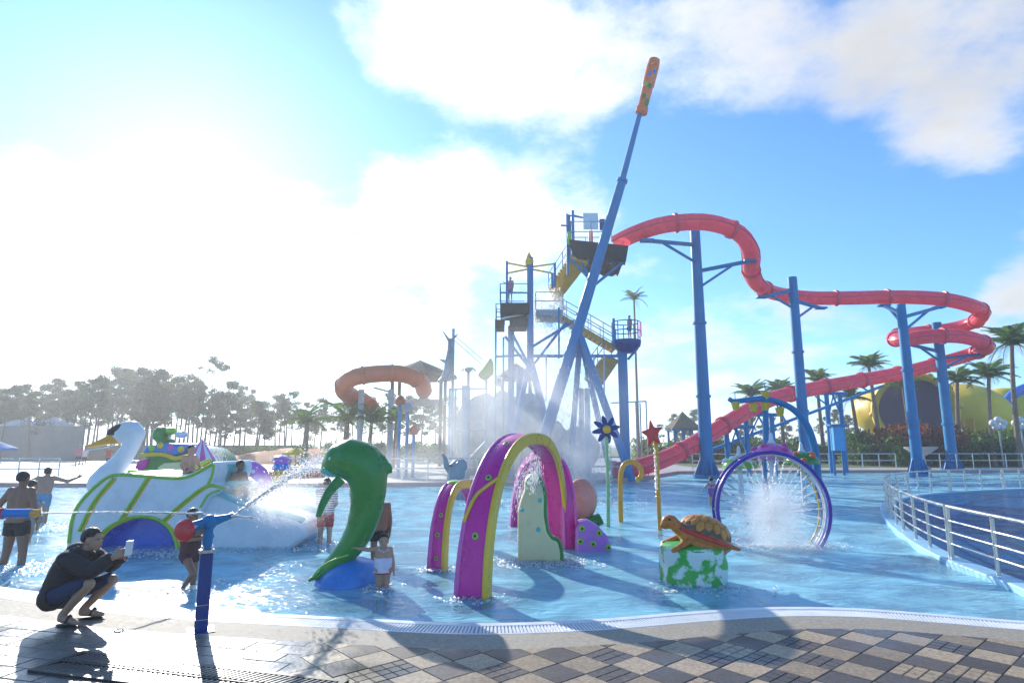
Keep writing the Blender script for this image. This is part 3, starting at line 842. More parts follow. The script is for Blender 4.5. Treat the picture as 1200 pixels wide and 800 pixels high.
# ------------------------------------------------------------------ serpent humps (flat ribbon arches)
def arch(name, label, base0, apex, base1, width, th, side, tint=M['magenta'], trim=M['yellow'], dots=(), group=None, top=None, curve=None):
    root = thing(name, label, 'spray arch', group=group)
    base0, base1 = Vector(base0), Vector(base1); base0.z = base1.z = FLOOR_Z
    ax = base1 - base0; sidev = Vector((ax.y, -ax.x, 0)).normalized()
    ctr = (base0 + base1) / 2; H = apex.z - FLOOR_Z
    pts = []
    for i in range(41):
        a = math.pi * i / 40
        c, s_ = math.cos(a), math.sin(a)
        c = math.copysign(abs(c) ** .80, c); s_ = s_ ** .85
        p = ctr - ax * .5 * c; p.z = FLOOR_Z + H * s_
        k = s_
        off = (apex - ctr); off.z = 0
        p += off * (k ** 2) * 1.0
        pts.append(p)
    # cross-section: rounded slab; width axis = sidev
    T = [(pts[min(40, i + 1)] - pts[max(0, i - 1)]).normalized() for i in range(41)]
    def strip(w0, w1, h0, h1, nm, m):
        vs = []; fs = []
        prof = []
        for t in np.linspace(0, 1, 7): prof.append((w0 + (w1 - w0) * t, h1 + .018 * math.sin(math.pi * t)))
        for t in np.linspace(0, 1, 7): prof.append((w1 + (w0 - w1) * t, h0 - .010 * math.sin(math.pi * t)))
        k = len(prof)
        for i in range(41):
            nn = sidev.cross(T[i]).normalized()
            if i in (0, 40): pass
            out = nn if (pts[i] + nn * .1 - (ctr + Vector((0, 0, H * .3)))).length > (pts[i] - nn * .1 - (ctr + Vector((0, 0, H * .3)))).length else -nn
            wsc = 1.0 + .25 * (abs(i - 20) / 20.0) ** 2 * (1 if i < 20 else .2)
            for w, h in prof: vs.append(pts[i] + sidev * (w * wsc) + out * h)
        for i in range(40):
            for j in range(k): fs.append((i * k + j, i * k + (j + 1) % k, (i + 1) * k + (j + 1) % k, (i + 1) * k + j))
        fs.append(tuple(range(k))); fs.append(tuple(range(40 * k, 41 * k)))
        return MB().add(vs, fs).build(nm, m, root, smooth=38, fix=True)
    hw = width / 2
    strip(-hw + .045, hw - .045, -th / 2, th / 2, 'band', tint)
    strip(hw - .048, hw + .012, -th / 2 - .015, th / 2 + .015, 'rim', trim)
    strip(-hw - .004, -hw + .048, -th / 2 - .008, th / 2 + .008, 'rim', M['pink'])
    def on(i, w, lift=.0):
        nn = sidev.cross(T[i]).normalized()
        out = nn if (pts[i] + nn * .1 - (ctr + Vector((0, 0, H * .3)))).length > (pts[i] - nn * .1 - (ctr + Vector((0, 0, H * .3)))).length else -nn
        return pts[i] + sidev * w + out * (th / 2 + .02 + lift), out
    for i, w, r in dots:
        c, out = on(i, w * hw)
        d = surf_disc(c - out * .004, r, out, .010).build('spot', M['lime'], root)
        surf_disc(c, r * .45, out, .014).build('spot_centre', M['black'], d)
    if curve:
        c = [on(i, w * hw)[0] for i, w in curve]
        MB().tube(catmull(c, 5), .026, 8).build('stripe', trim, root)
    if top:
        c, out = on(top[0], 0); 
        surf_disc(c - out * .02, top[1], out, .03).build('cap_patch', M['lime'], root)
    rebase(root, (ctr.x, ctr.y, FLOOR_Z))
    return root
yb0 = GW(553, 700); yb1 = GW(654, 640)
arch('serpent_arch', 'tallest magenta serpent arch with yellow rim and a forked yellow stripe', yb0, P(617, 514, (yb0.y + yb1.y) / 2 - .2), yb1, .36, .13, 1,
     dots=((5, .05, .045), (10, .1, .045), (15, .15, .05)), curve=((6, -1), (8, -.55), (9, .1), (10, .95)))
s0 = GW(512, 667); s1 = GW(560, 640)
arch('serpent_arch', 'smallest magenta serpent arch with a lime patch on its crown', s0, P(537, 567, (s0.y + s1.y) / 2), s1, .24, .10, 1,
     dots=((6, 0, .035), (9, .1, .035), (3, 0, .03)), top=(18, .12))
t0 = GW(606, 615); t1 = GW(668, 642)
arch('serpent_arch', 'plain pink and magenta serpent arch behind the cream seahorse figure', t0, P(638, 534, (t0.y + t1.y) / 2 - .6), t1, .28, .10, 1, trim=M['pink'])

# cream upright figure
YC = GW(632, 658).y
cf = thing('seahorse_figure', 'cream upright play figure with green back edge and teal spots', 'play figure')
cpx = [(607, 662), (607, 630), (607, 600), (611, 585), (615, 575), (615, 563), (622, 555), (630, 558), (636, 568), (639, 582), (639, 604), (642, 622), (647, 630), (655, 634), (658, 648), (658, 662)]
oc = [(x, z if i not in (0, 15) else FLOOR_Z) for i, (x, z) in enumerate(XZ(cpx, YC))]
slab(oc, YC, YC + .55).build('body', M['cream'], cf, smooth=35, fix=True, bevel=.10, bseg=4)
MB().tube(catmull([P(x, y, YC) + Vector((0, .04, 0)) for x, y in cpx[7:15]] + [Vector((P(658, 660, YC).x, YC + .04, FLOOR_Z))], 5), .035, 8).build('back_edge', M['green'], cf)
for x, y, r in ((620, 562, .045), (633, 586, .04), (631, 620, .04), (612, 597, .035), (629, 556, .03)):
    c = P(x, y, YC)
    surf_disc(c + Vector((0, -.002, 0)), r, (0, -1, 0), .012).build('spot', M['teal'], cf)
rebase(cf, (P(632, 655, YC).x, YC + .28, FLOOR_Z))

# purple tail hump
YT = GW(697, 646).y
th_ = thing('serpent_tail', 'low purple tail hump with green ringed spots in the water', 'play figure')
tpx = [(675, 646), (675, 625), (677, 615), (683, 610), (690, 610), (702, 617), (713, 629), (722, 646)]
ot = [(x, z if i not in (0, 7) else FLOOR_Z) for i, (x, z) in enumerate(XZ(tpx, YT))]
slab(ot, YT, YT + .5).build('body', M['violet'], th_, smooth=35, fix=True, bevel=.07, bseg=4)
for x, y in ((682, 619), (702, 624), (680, 634), (695, 637), (713, 641)):
    d = surf_disc(P(x, y, YT) + Vector((0, -.002, 0)), .055, (0, -1, 0), .012).build('spot', M['lime'], th_)
    surf_disc(P(x, y, YT) + Vector((0, -.006, 0)), .025, (0, -1, 0), .014).build('spot_centre', M['black'], d)
rebase(th_, (P(697, 646, YT).x, YT + .25, FLOOR_Z))
# salmon shell figure
YO = 13.6
sh = thing('snail_figure', 'round salmon coloured shell figure on a green and yellow base', 'play figure')
c = P(681, 585, YO); s_ = YO / FPX
MB().ell(c, (18.5 * s_, .26, 23.5 * s_), n=26, m=16).build('shell', M['salmon'], sh)
MB().tube(catmull([P(x, y, YO) for x, y in ((664, 613), (672, 613), (685, 611), (697, 610), (704, 607))], 5), [(.13, .26)] * 21, 12, up=(0, 0, 1)).build('foot', M['green'], sh)
MB().box((P(683, 640, YO).x, YO, (P(683, 616, YO).z + FLOOR_Z) / 2), (.6, .45, P(683, 616, YO).z - FLOOR_Z)).build('plinth', M['yellow'], sh, bevel=.05)
rebase(sh, (c.x, YO, FLOOR_Z))

# ------------------------------------------------------------------ turtle on a grassy rock block
YK = GW(822, 689).y; sk = YK / FPX
blk = thing('rock_plinth', 'white and green splashed square block under the turtle figure', 'plinth')
prof = []
bm = bmesh.new(); bmesh.ops.create_cube(bm, size=1.0); bmesh.ops.subdivide_edges(bm, edges=bm.edges, cuts=9, use_grid_fill=True)
ztop = P(822, 645, YK).z; x0, x1 = P(785, 670, YK).x, P(860, 670, YK).x
r2 = random.Random(5)
from mathutils import noise as mnoise
for v in bm.verts:
    co = v.co.copy(); q = Vector((x0 + (co.x + .5) * (x1 - x0), YK + .02 + (co.y + .5) * .78, FLOOR_Z + (co.z + .5) * (ztop - FLOOR_Z)))
    nn = mnoise.noise(q * 3.2); n3 = mnoise.noise(q * 9)
    d = Vector((co.x, co.y, 0)); k = max(abs(co.x), abs(co.y))
    rnd = 1 - .34 * max(0, (abs(co.x) * abs(co.y) * 4) - .35)
    q.x = (q.x - (x0 + x1) / 2) * rnd * (1 + .11 * nn + .05 * n3) + (x0 + x1) / 2
    q.y = (q.y - YK - .4) * rnd * (1 + .13 * nn + .07 * n3) + YK + .4
    if co.z > .4: q.z += .03 * nn
    v.co = q
me = bpy.data.meshes.new('block'); bm.to_mesh(me); bm.free()
for p in me.polygons: p.use_smooth = True
bmm, nt, n, l, b = nodes_of('splashed block')
g = n.new('ShaderNodeNewGeometry'); z1 = n.new('ShaderNodeTexNoise'); z1.inputs['Scale'].default_value = 5.5; z1.inputs['Detail'].default_value = 3
l.new(g.outputs['Position'], z1.inputs['Vector'])
rp = n.new('ShaderNodeValToRGB'); rp.color_ramp.elements[0].position = .47; rp.color_ramp.elements[1].position = .54
rp.color_ramp.elements[0].color = (.66, .76, .70, 1); rp.color_ramp.elements[1].color = (.05, .42, .06, 1)
l.new(z1.outputs['Fac'], rp.inputs[0]); l.new(rp.outputs[0], b.inputs['Base Color']); b.inputs['Roughness'].default_value = .35
link_mesh('block', me, bmm, blk)
tp = MB().ell(((x0 + x1) / 2, YK + .41, ztop - .01), ((x1 - x0) / 2 * 1.02, .41, .075), n=30, m=8)
for i, v in enumerate(tp.v):
    q = Vector(v); f = 1 + .06 * mnoise.noise(q * 6); tp.v[i] = ((q.x - (x0 + x1) / 2) * f + (x0 + x1) / 2, q.y, q.z + .03 * mnoise.noise(q * 5))
tp.build('grass_cap', mat('grass green paint', (.03, .40, .04), **fib), blk, smooth=180)
rebase(blk, ((x0 + x1) / 2, YK + .4, FLOOR_Z))

tu = thing('turtle_figure', 'brown sea turtle figure with tiled shell on the green splashed block', 'turtle figure')
yt = YK + .38
cs = P(825, 628, yt); tilt = Matrix.Rotation(R(19), 3, 'Y')
rx, ry, rz_ = 33 * sk, .34, 24 * sk
tb = MB()
tb.ell(cs + Vector((0, 0, -.02)), (rx * 1.02, ry * 1.03, rz_ * .60), tilt)
tb.ell(cs + Vector((-.02, 0, -.09)), (rx * .9, ry * .9, rz_ * .55), tilt)
hd = P(785, 611, yt)
tb.capsule(P(797, 620, yt), .10, P(789, 613, yt), .085); tb.ell(hd, (.125, .10, .10)); tb.ell(P(779, 615, yt), (.07, .065, .06))
for (a, c_, w) in (((800, 632), (783, 641), .06), ((810, 635), (826, 642), .06), ((848, 637), (857, 640), .045)):
    for s in (-1, 1):
        tb.capsule(P(*a, yt) + Vector((0, s * .24, 0)), w, P(*c_, yt) + Vector((0, s * .31, .01)), w * .75, flat=.8, flat_dir=(0, 0, 1))
tb.capsule(P(852, 638, yt), .04, P(862, 642, yt), .012)
link_mesh('body', fuse(tb, .02, 5), M['brown'], tu)
MB().ell(cs + Vector((0, 0, -.005)), (rx * 1.03, ry * 1.06, rz_ * .34), tilt, n=28, m=12).build('shell_rim', M['shellred'], tu, smooth=180)
MB().ell(cs + Vector((0, 0, .0)), (rx * .95, ry * .95, rz_ * .98), tilt, n=28, m=14, zmin=0).build('shell', M['bark'], tu, smooth=180)
def on_shell(a, b_, lift):
    r = math.hypot(a, b_); rr = min(r, .999); z = math.sqrt(max(0, 1 - rr * rr))
    v = Vector((a * rx * .95 * lift, b_ * ry * .95 * lift, z * rz_ * .98 * lift + .002)); return cs + tilt @ v
hexs = []
hw_ = .29
for j in range(-4, 5):
    for i in range(-4, 5):
        a = (i + (.5 if j % 2 else 0)) * hw_ * 1.03; b_ = j * hw_ * .9
        if math.hypot(a, b_) < 1.02: hexs.append((a, b_))
for a, b_ in hexs:
    vs = [on_shell(a, b_, 1.035)]; k = 6; fs = []
    for lift, f in ((1.03, .6), (1.02, .90), (.99, .97)):
        for q in range(k):
            an = R(60 * q + 30); x_, y_ = a + f * hw_ * .58 * math.cos(an), b_ + f * hw_ * .58 * math.sin(an)
            rr = math.hypot(x_, y_)
            if rr > .985: x_, y_ = x_ / rr * .985, y_ / rr * .985
            vs.append(on_shell(x_, y_, lift))
    for q in range(k): fs.append((0, 1 + q, 1 + (q + 1) % k))
    for ring in (0, 1):
        for q in range(k): s0_, s1_ = 1 + ring * k, 1 + (ring + 1) * k; fs.append((s0_ + q, s1_ + q, s1_ + (q + 1) % k, s0_ + (q + 1) % k))
    MB().add(vs, fs).build('scute', M['scute'], tu, smooth=50, fix=True)
for s in (-1, 1): MB().ell(P(783, 608, yt) + Vector((0, s * .075, 0)), .02).build('eye', M['black'], tu)
rebase(tu, (cs.x, yt, ztop))

# ------------------------------------------------------------------ hoop that sprays inwards
YR = GW(907, 641).y; sr_ = YR / FPX
hoop = thing('spray_hoop', 'round purple water spray hoop standing upright in the pool', 'spray hoop')
hc = P(907, 597, YR); RH = 64 * sr_
def ring(rad, r, dy, m, name, n=72, off=(0, 0)):
    pts = [hc + Vector((off[0] + rad * math.cos(2 * math.pi * k / n), dy, off[1] + rad * math.sin(2 * math.pi * k / n))) for k in range(n)]
    return MB().tube(pts, r, 10, closed=True, up=(0, 1, 0)).build(name, m, hoop)
ring(RH, .036, 0, M['purple'], 'front_ring')
ring(RH, .026, .26, M['purple'], 'rear_ring')
ring(RH - .03, .022, .09, M['white'], 'water_pipe'); ring(RH - .03, .020, .18, M['white'], 'water_pipe')
ring(RH - .05, .016, .32, M['yellow'], 'inner_ring')
for k in range(36):
    a = 2 * math.pi * k / 36
    d = Vector((math.cos(a), 0, math.sin(a)))
    if k % 3 == 0: MB().bar(hc + d * RH, hc + d * RH + Vector((0, .32, 0)), .02, .02).build('strut', M['greysteel'], hoop)
    MB().lathe([(.016, 0), (.012, .05), (.006, .07)], hc + d * (RH - .05) + Vector((0, .14, 0)), 8, axis=-d).build('nozzle', M['steel'], hoop)
MB().box((hc.x, YR + .25, FLOOR_Z + .05), (.7, .6, .1)).build('base_plate', M['greysteel'], hoop, bevel=.02)
for s in (-1, 1): MB().bar((hc.x + s * .3, YR + .2, FLOOR_Z), hc + Vector((s * .38, .2, -RH * .92)), .07, .07).build('foot', M['purple'], hoop)
rebase(hoop, (hc.x, YR + .2, FLOOR_Z))

# ------------------------------------------------------------------ small spray posts
YST = 14.2
stp = thing('starfish_post', 'red starfish on a leaning yellow spray post', 'spray post')
pa, pb = Vector((P(773, 606, YST).x, YST, FLOOR_Z)), P(768, 508, YST)
MB().tube([pa, pa.lerp(pb, .5), pb], .05, 12).build('post', M['gold'], stp)
star = []
ctr = P(764.5, 508, YST - .1)
for k in range(10):
    a = R(90 + 36 * k + 10); r = (.34 if k % 2 == 0 else .15); star.append((ctr.x + r * math.cos(a) * .78, ctr.z + r * math.sin(a)))
slab(star, ctr.y - .05, ctr.y + .07).build('star', M['red'], stp, smooth=30, fix=True, bevel=.035, bseg=3)
for k in range(14):
    q = pa.lerp(pb, .42 + k * .04); MB().lathe([(.058, -.012), (.066, 0), (.058, .012)], q, 12, axis=pb - pa).build('ring', M['yellow'], stp)
rebase(stp, pa)
YF = 15.0
flw = thing('flower_post', 'dark blue petalled flower spray on a pale green pole', 'spray post')
pa, pb = Vector((P(712, 592, YF).x, YF, FLOOR_Z)), P(710.5, 503, YF)
MB().tube([pa, pa.lerp(pb, .5) + Vector((.02, 0, 0)), pb], .045, 10).build('stem', mat('pale green paint', (.28, .55, .25), **fib), flw)
MB().ell(pb + Vector((0, -.08, 0)), (.10, .07, .10)).build('centre', M['yellow'], flw)
for k in range(8):
    a = R(45 * k + 12); d = Vector((math.cos(a), 0, math.sin(a)))
    c = [pb + d * (.05 + t * .28) + Vector((0, -.05 + .12 * t * t, 0)) for t in np.linspace(0, 1, 7)]
    MB().tube(c, [(.018, .016 + .05 * math.sin(math.pi * min(1, t * .85 + .08))) for t in np.linspace(0, 1, 7)], 10, up=(0, -1, 0)).build('petal', M['navy'], flw)
rebase(flw, pa)
YN = 15.6
cn = thing('cane_spray', 'yellow walking cane shaped spray pipe curling at its top', 'spray post')
c = [Vector((P(727, 590, YN).x, YN, FLOOR_Z))] + [P(x, y, YN) for x, y in ((727, 585), (727, 570), (727.5, 556), (731, 545), (738, 541), (746, 543), (751, 550), (751, 558), (747, 562))]
MB().tube(catmull(c, 6), .062, 12).build('pipe', M['gold'], cn)
MB().lathe([(.12, 0), (.12, .05), (.07, .07)], c[0], 16).build('base', M['gold'], cn)
MB().lathe([(.075, -.03), (.08, .0), (.05, .03)], c[-1], 12, axis=(-.6, 0, -.5)).build('spout', M['yellow'], cn)
rebase(cn, c[0])

# mushroom domes behind the hoop
def mushroom(px, py, rpx, Y, m, label, spots=M['white'], topm=M['white']):
    s = Y / FPX; r = rpx * s
    ro = thing('spray_mushroom', label, 'spray mushroom', group=None)
    top = P(px, py, Y)
    c = Vector((top.x, Y, top.z - r * .72))
    MB().ell(c, (r, r, r * .72), n=28, m=10, zmin=0.0).build('cap', m, ro)
    MB().lathe([(r * .16, FLOOR_Z - c.z), (r * .14, 0), (r * .10, .05)], c, 14).build('stem', M['white'], ro)
    MB().lathe([(.10, 0), (.12, .05), (.07, .12), (.05, .3), (.02, .36)], top - Vector((0, 0, .03)), 10).build('finial', topm, ro)
    for k in range(9):
        a = R(40 * k + 12); e = R(20 + (k % 3) * 18)
        d = Vector((math.cos(e) * math.cos(a), math.cos(e) * math.sin(a), math.sin(e)))
        q = c + Vector((d.x * r, d.y * r, d.z * r * .72)); MB().ell(q, (.12, .12, .08), n=10, m=6).build('spot', spots, ro)
    rebase(ro, (top.x, Y, FLOOR_Z)); return ro
mushroom(904, 519, 24, 19.5, M['pink'], 'pink capped spray mushroom rising behind the purple hoop', spots=mat('pink spot', (.60, .05, .30), **fib))
mushroom(866, 534, 19, 20.5, M['lime'], 'green and white capped spray mushroom beside the thick slide column', spots=M['white'])
mushroom(939, 529, 19, 21.5, M['green'], 'green and orange capped spray mushroom under the hooked blue pipe', spots=M['orange'])
# blue hooked pipe with yellow buckets
YB = 22.0
bpz = thing('bucket_pipe', 'blue hooked pipe arching over with small yellow buckets hanging from it', 'spray post')
c = [Vector((P(957, 552, YB).x, YB, FLOOR_Z))] + [P(x, y, YB) for x, y in ((957, 545), (954, 522), (945, 497), (930, 480), (912, 471), (893, 467), (872, 469), (860, 470), (854, 467))]
pc = catmull(c, 6); MB().tube(pc, [.14 - .06 * i / len(pc) for i in range(len(pc))], 12).build('pipe', M['steelblue'], bpz)
for x, y in ((862, 475), (883, 477), (897, 463), (897, 476), (914, 482)):
    q = P(x, y, YB); MB().lathe([(.10, -.15), (.16, .13), (.13, .13), (.08, -.1)], q, 14).build('bucket', M['yellow'], bpz)
    MB().tube([q + Vector((0, 0, .1)), q + Vector((0, 0, .45))], .015, 6).build('hanger', M['steelblue'], bpz)
MB().tube([Vector((P(896, 560, YB).x, YB, FLOOR_Z)), P(897, 468, YB)], .10, 12).build('post', M['steelblue'], bpz)
rebase(bpz, c[0])

# ================================================================== steel and slides
def cyl(a, b, r0, r1=None, n=16):
    return MB().tube([Vector(a), Vector(b)], [r0, r1 if r1 is not None else r0], n)
# ------------------------------------------------------------------ water cannon by the pool edge
def cannon(base, aim, label, s=1.0):
    ro = thing('water_cannon', label, 'water cannon')
    b0 = Vector(base); f = Vector((aim.x, aim.y, 0)).normalized(); side = Vector((f.y, -f.x, 0))
    m = Matrix((side, f, Vector((0, 0, 1)))).transposed()
    MB().box(b0 + Vector((0, 0, .01)), (.24, .24, .02), m).build('base_plate', M['navy'], ro, bevel=.004)
    MB().box(b0 + Vector((0, 0, .36)), (.115, .115, .72), m).build('pedestal', M['navy'], ro, bevel=.012)
    MB().tube([b0 + Vector((0, 0, .70)), b0 + Vector((0, 0, .98))], .045, 14).build('swivel_pipe', M['steelblue'], ro)
    MB().lathe([(.07, 0), (.07, .03), (.05, .035)], b0 + Vector((0, 0, .72)), 16).build('collar', M['steel'], ro)
    for k in range(4):
        a = R(45 + 90 * k); MB().lathe([(.012, 0), (.012, .03)], b0 + m @ Vector((.055 * math.cos(a), .055 * math.sin(a), .755)), 6).build('bolt', M['steel'], ro)
    for z in (.12, .25): MB().box(b0 + Vector((0, 0, z)), (.119, .119, .006), m).build('strap', M['steel'], ro)
    hd = b0 + Vector((0, 0, 1.0))
    MB().ell(hd, (.075, .075, .075)).build('head', M['steelblue'], ro)
    a = aim.normalized()
    MB().tube([hd - a * .16, hd - a * .02, hd + a * .05, hd + a * .13, hd + a * .20], [.05, .055, .05, .034, .026], 14).build('barrel', M['steelblue'], ro)
    MB().tube([hd + a * .195, hd + a * .22], [.034, .034], 14).build('muzzle', M['steel'], ro)
    wc = hd - a * .12 - Vector((.03, .14, .02))
    MB().lathe([(.02, -.03), (.085, -.028), (.105, 0), (.085, .028), (.03, .04)], wc, 22, axis=(-.15, -1, .1)).build('aiming_wheel', M['red'], ro)
    MB().tube([wc, hd - a * .06], .018, 8).build('wheel_axle', M['steel'], ro)
    hp_ = [b0 + side * -.07 + Vector((0, 0, .10)), b0 + side * -.16 + Vector((0, 0, .13)), b0 + side * -.21 + Vector((0, 0, .08)), b0 + side * -.22 + Vector((0, 0, .02))]
    MB().tube(catmull(hp_, 5), .018, 8).build('foot_pedal', M['green'], ro)
    rebase(ro, b0); return hd + a * .22
CB = G(235, 740)
mz = cannon(CB, Vector((.86, .46, .24)), 'navy blue water cannon post with red aiming wheel at the pool edge')
CB2 = G(-70, 712)
MUZ2 = P(-2, 602, CB2.y)

# a second cannon whose striped muzzle reaches into the view
ro = thing('water_gun', 'red, blue and orange striped water gun muzzle squirting across the pool', 'water cannon')
c0, c1 = P(-75, 602, CB2.y), P(46, 601, CB2.y)
ax_ = (c1 - c0)
for t0_, t1_, r, m, nm in ((0, .42, .055, M['steelblue'], 'breech'), (.42, .66, .062, M['red'], 'red_sleeve'), (.655, .93, .050, M['blue'], 'blue_sleeve'), (.925, 1.0, .042, M['gold'], 'nozzle_tip')):
    MB().tube([c0 + ax_ * t0_, c0 + ax_ * t1_], r, 16).build(nm, m, ro, bevel=.006)
pb_ = c0 + ax_ * .15
MB().tube([Vector((pb_.x, pb_.y, 0)), pb_], .06, 14).build('post', M['navy'], ro)
MB().lathe([(.14, 0), (.14, .03), (.07, .04)], (pb_.x, pb_.y, .0), 16).build('base_plate', M['navy'], ro)
rebase(ro, (pb_.x, pb_.y, 0))

# ------------------------------------------------------------------ stainless railing round the deep pool
rl = thing('pool_railing', 'curved stainless steel railing on the pale blue kerb of the deep pool', 'railing')
RZ = WATER_Z + .10
rs = resample(rail_c, .35)
# cut in panels of about 3.4 m with doubled end posts
per = 10; H_ = .80
def lift(p, z): return Vector((p.x, p.y, RZ + z))
i = 0
while i < len(rs) - 3:
    j = min(len(rs) - 1, i + per)
    seg = rs[i:j + 1]
    if len(seg) < 3: break
    d0 = (seg[1] - seg[0]).normalized() * .05; d1 = (seg[-1] - seg[-2]).normalized() * .05
    seg = [seg[0] + d0] + seg[1:-1] + [seg[-1] - d1]
    MB().tube([lift(p, H_) for p in seg], .030, 10).build('top_rail', M['steel'], rl)
    for z in (.58, .40, .22): MB().tube([lift(p, z) for p in seg], .017, 8).build('rail', M['steel'], rl)
    for k in range(0, len(seg), 3):
        kk = k if k + 2 < len(seg) else len(seg) - 1
        MB().tube([lift(seg[kk], -.03), lift(seg[kk], H_)], .028, 10).build('post', M['steel'], rl)
    i = j
rebase(rl, (rail_c[40].x, rail_c[40].y, RZ))

# railings on the far deck
def low_rail(p0, p1, n, label, h=1.0):
    ro = thing('deck_railing', label, 'railing')
    p0, p1 = Vector(p0), Vector(p1)
    for k in range(n + 1):
        q = p0.lerp(p1, k / n); MB().tube([q, q + Vector((0, 0, h))], .035, 8).build('post', M['steel'], ro)
    for z in (h, h * .55): MB().tube([p0 + Vector((0, 0, z)), p1 + Vector((0, 0, z))], .032, 8).build('rail', M['steel'], ro)
    rebase(ro, (p0 + p1) / 2); return ro
low_rail((-10.6, 28.0, .1), (-1.6, 28.9, .1), 8, 'low steel railing on the far deck behind the dolphin figure')
low_rail((12, 41.6, .1), (26, 42.4, .1), 12, 'low steel railing on the far kerb between the blue slide columns')
low_rail((28, 42.6, .1), (44, 42.9, .1), 14, 'low steel railing on the far kerb in front of the shrubs')
low_rail((-24, 28.2, .1), (-20.3, 28.1, .1), 4, 'low steel railing on the far deck behind the swan')
low_rail((1.5, 30.0, .1), (5.5, 31.4, .1), 5, 'low steel railing at the foot of the slide tower')

# ------------------------------------------------------------------ red tube slide
SP = [(722, 285, 33.6), (742, 275, 33), (775, 264, 32.5), (815, 260, 32.5), (845, 264, 33), (869, 276, 33.5), (880, 296, 34.2), (880, 316, 35.2), (888, 333, 37), (910, 344, 39.5), (950, 349, 41),
      (1000, 349, 41), (1050, 348, 41), (1100, 350, 40.4), (1135, 357, 40.4), (1151, 366, 42), (1142, 377, 44.5), (1115, 385, 46), (1080, 389, 46.5), (1055, 392, 45.5), (1047, 396, 43.5), (1058, 398, 41.5),
      (1090, 394, 40.4), (1125, 394, 40.4), (1149, 400, 41), (1156, 407, 42.6), (1140, 414, 44.5), (1110, 423, 45), (1060, 436, 44), (1000, 447, 42.5), (950, 456, 41), (905, 467, 39), (875, 482, 37.6),
      (850, 497, 36.6), (815, 519, 35.6), (780, 537, 34.8), (745, 548, 34), (718, 552, 33.6)]
sl_ = thing('tube_slide', 'long coral red tube slide looping between blue columns', 'water slide')
spt = catmull([P(*q) for q in SP], 10)
spt = resample(spt, .5)
TR = .47; seg_n = 7
k = 0
while k < len(spt) - 2:
    e = min(len(spt) - 1, k + seg_n)
    if len(spt) - 1 - e < 3: e = len(spt) - 1
    part = spt[k:e + 1]
    MB().tube(part, TR, 24, cap=False).build('section', M['slide'], sl_, smooth=60)
    t = (part[-1] - part[-2]).normalized()
    MB().tube([part[-1] - t * .09, part[-1] - t * .088, part[-1] + t * .088, part[-1] + t * .09], [TR, TR + .085, TR + .085, TR], 24, cap=False).build('flange', M['flange'], sl_, smooth=30)
    k = e
# seam ribs running along the tube
for ang in (0.0, math.pi):
    rr = []
    for i in range(len(spt)):
        t = (spt[min(len(spt) - 1, i + 1)] - spt[max(0, i - 1)]).normalized(); sd = t.cross(Vector((0, 0, 1))).normalized()
        rr.append(spt[i] + sd * (TR + .01) * (1 if ang == 0 else -1))
    MB().tube(rr, .045, 6).build('seam', M['flange'], sl_)
rebase(sl_, (spt[-1].x, spt[-1].y, 0))

def nearest_on_slide(p, zmax=None, lo=0, hi=None):
    c = [q for q in spt[lo:hi]]
    return min(c, key=lambda q: (q - p).length)
def pillar(base_px, top_y, Y, r0, r1, label, arms=(), z0=FLOOR_Z):
    ro = thing('slide_column', label, 'column')
    X = P(base_px[0], base_px[1], Y).x; top = P(base_px[0], top_y, Y).z
    bs = Vector((X, Y, z0))
    MB().tube([bs, bs.lerp(Vector((X, Y, top)), .5), Vector((X, Y, top))], [r0, (r0 + r1) / 2, r1], 22).build('shaft', M['steelblue'], ro)
    for f in (.33, .62): 
        q = bs.lerp(Vector((X, Y, top)), f); rr = r0 + (r1 - r0) * f
        MB().lathe([(rr, -.06), (rr + .07, -.06), (rr + .07, .06), (rr, .06)], q, 22, cap=False).build('collar', M['steelblue'], ro)
    fz = max(z0, WATER_Z)
    MB().lathe([(r0 * 2.1, 0), (r0 * 2.1, .18), (r0 * 1.05, .2)], (X, Y, fz + .02), 22).build('base_plate', M['steelblue'], ro)
    for k in range(8):
        a = R(45 * k); d = Vector((math.cos(a), math.sin(a), 0)); q = Vector((X, Y, fz + .2))
        MB().add([q + d * r0 * .9, q + d * r0 * 1.9, q + d * r0 * .95 + Vector((0, 0, .9)), ] + [q + d * r0 * .9 + Vector((-d.y, d.x, 0)) * .05, q + d * r0 * 1.9 + Vector((-d.y, d.x, 0)) * .05, q + d * r0 * .95 + Vector((-d.y, d.x, .9 / .05 * 1)) * .05],
                 [(0, 1, 2), (5, 4, 3), (0, 3, 4, 1), (1, 4, 5, 2), (2, 5, 3, 0)]).build('gusset', M['steelblue'], ro, smooth=0, fix=True)
    for (ay, tx, ty, tY, by) in arms:       # arm from the column at photo height ay to a tube point, with a diagonal from by
        a = P(base_px[0], ay, Y); a.x = X; a.y = Y
        tgt = P(tx, ty, tY)
        MB().bar(a, tgt, .20, .20).build('arm', M['steelblue'], ro, bevel=.02)
        if by:
            c = Vector((X, Y, P(base_px[0], by, Y).z)); MB().bar(c, a.lerp(tgt, .72), .13, .13).build('strut', M['steelblue'], ro, bevel=.02)
        q = tgt; MB().box(q, (.7, .5, .12)).build('saddle', M['steelblue'], ro, bevel=.02)
    rebase(ro, bs); return ro
pillar((829, 558), 271, 35.2, .39, .29, 'thickest blue steel slide column beside the red starfish post', arms=((287, 758, 282, 32.6, 308), (318, 878, 306, 34.2, 338)))
pillar((946, 555), 325, 38.0, .33, .28, 'tall blue slide column whose top stands above the red tube', arms=((340, 893, 348, 37.6, 362), (352, 962, 361, 40.6, 374)))
pillar((1077, 560), 357, 36.5, .31, .26, 'blue slide column in front of both loops of the red tube', arms=((372, 1100, 360, 40.0, 388), (368, 1036, 358, 40.6, 380)))
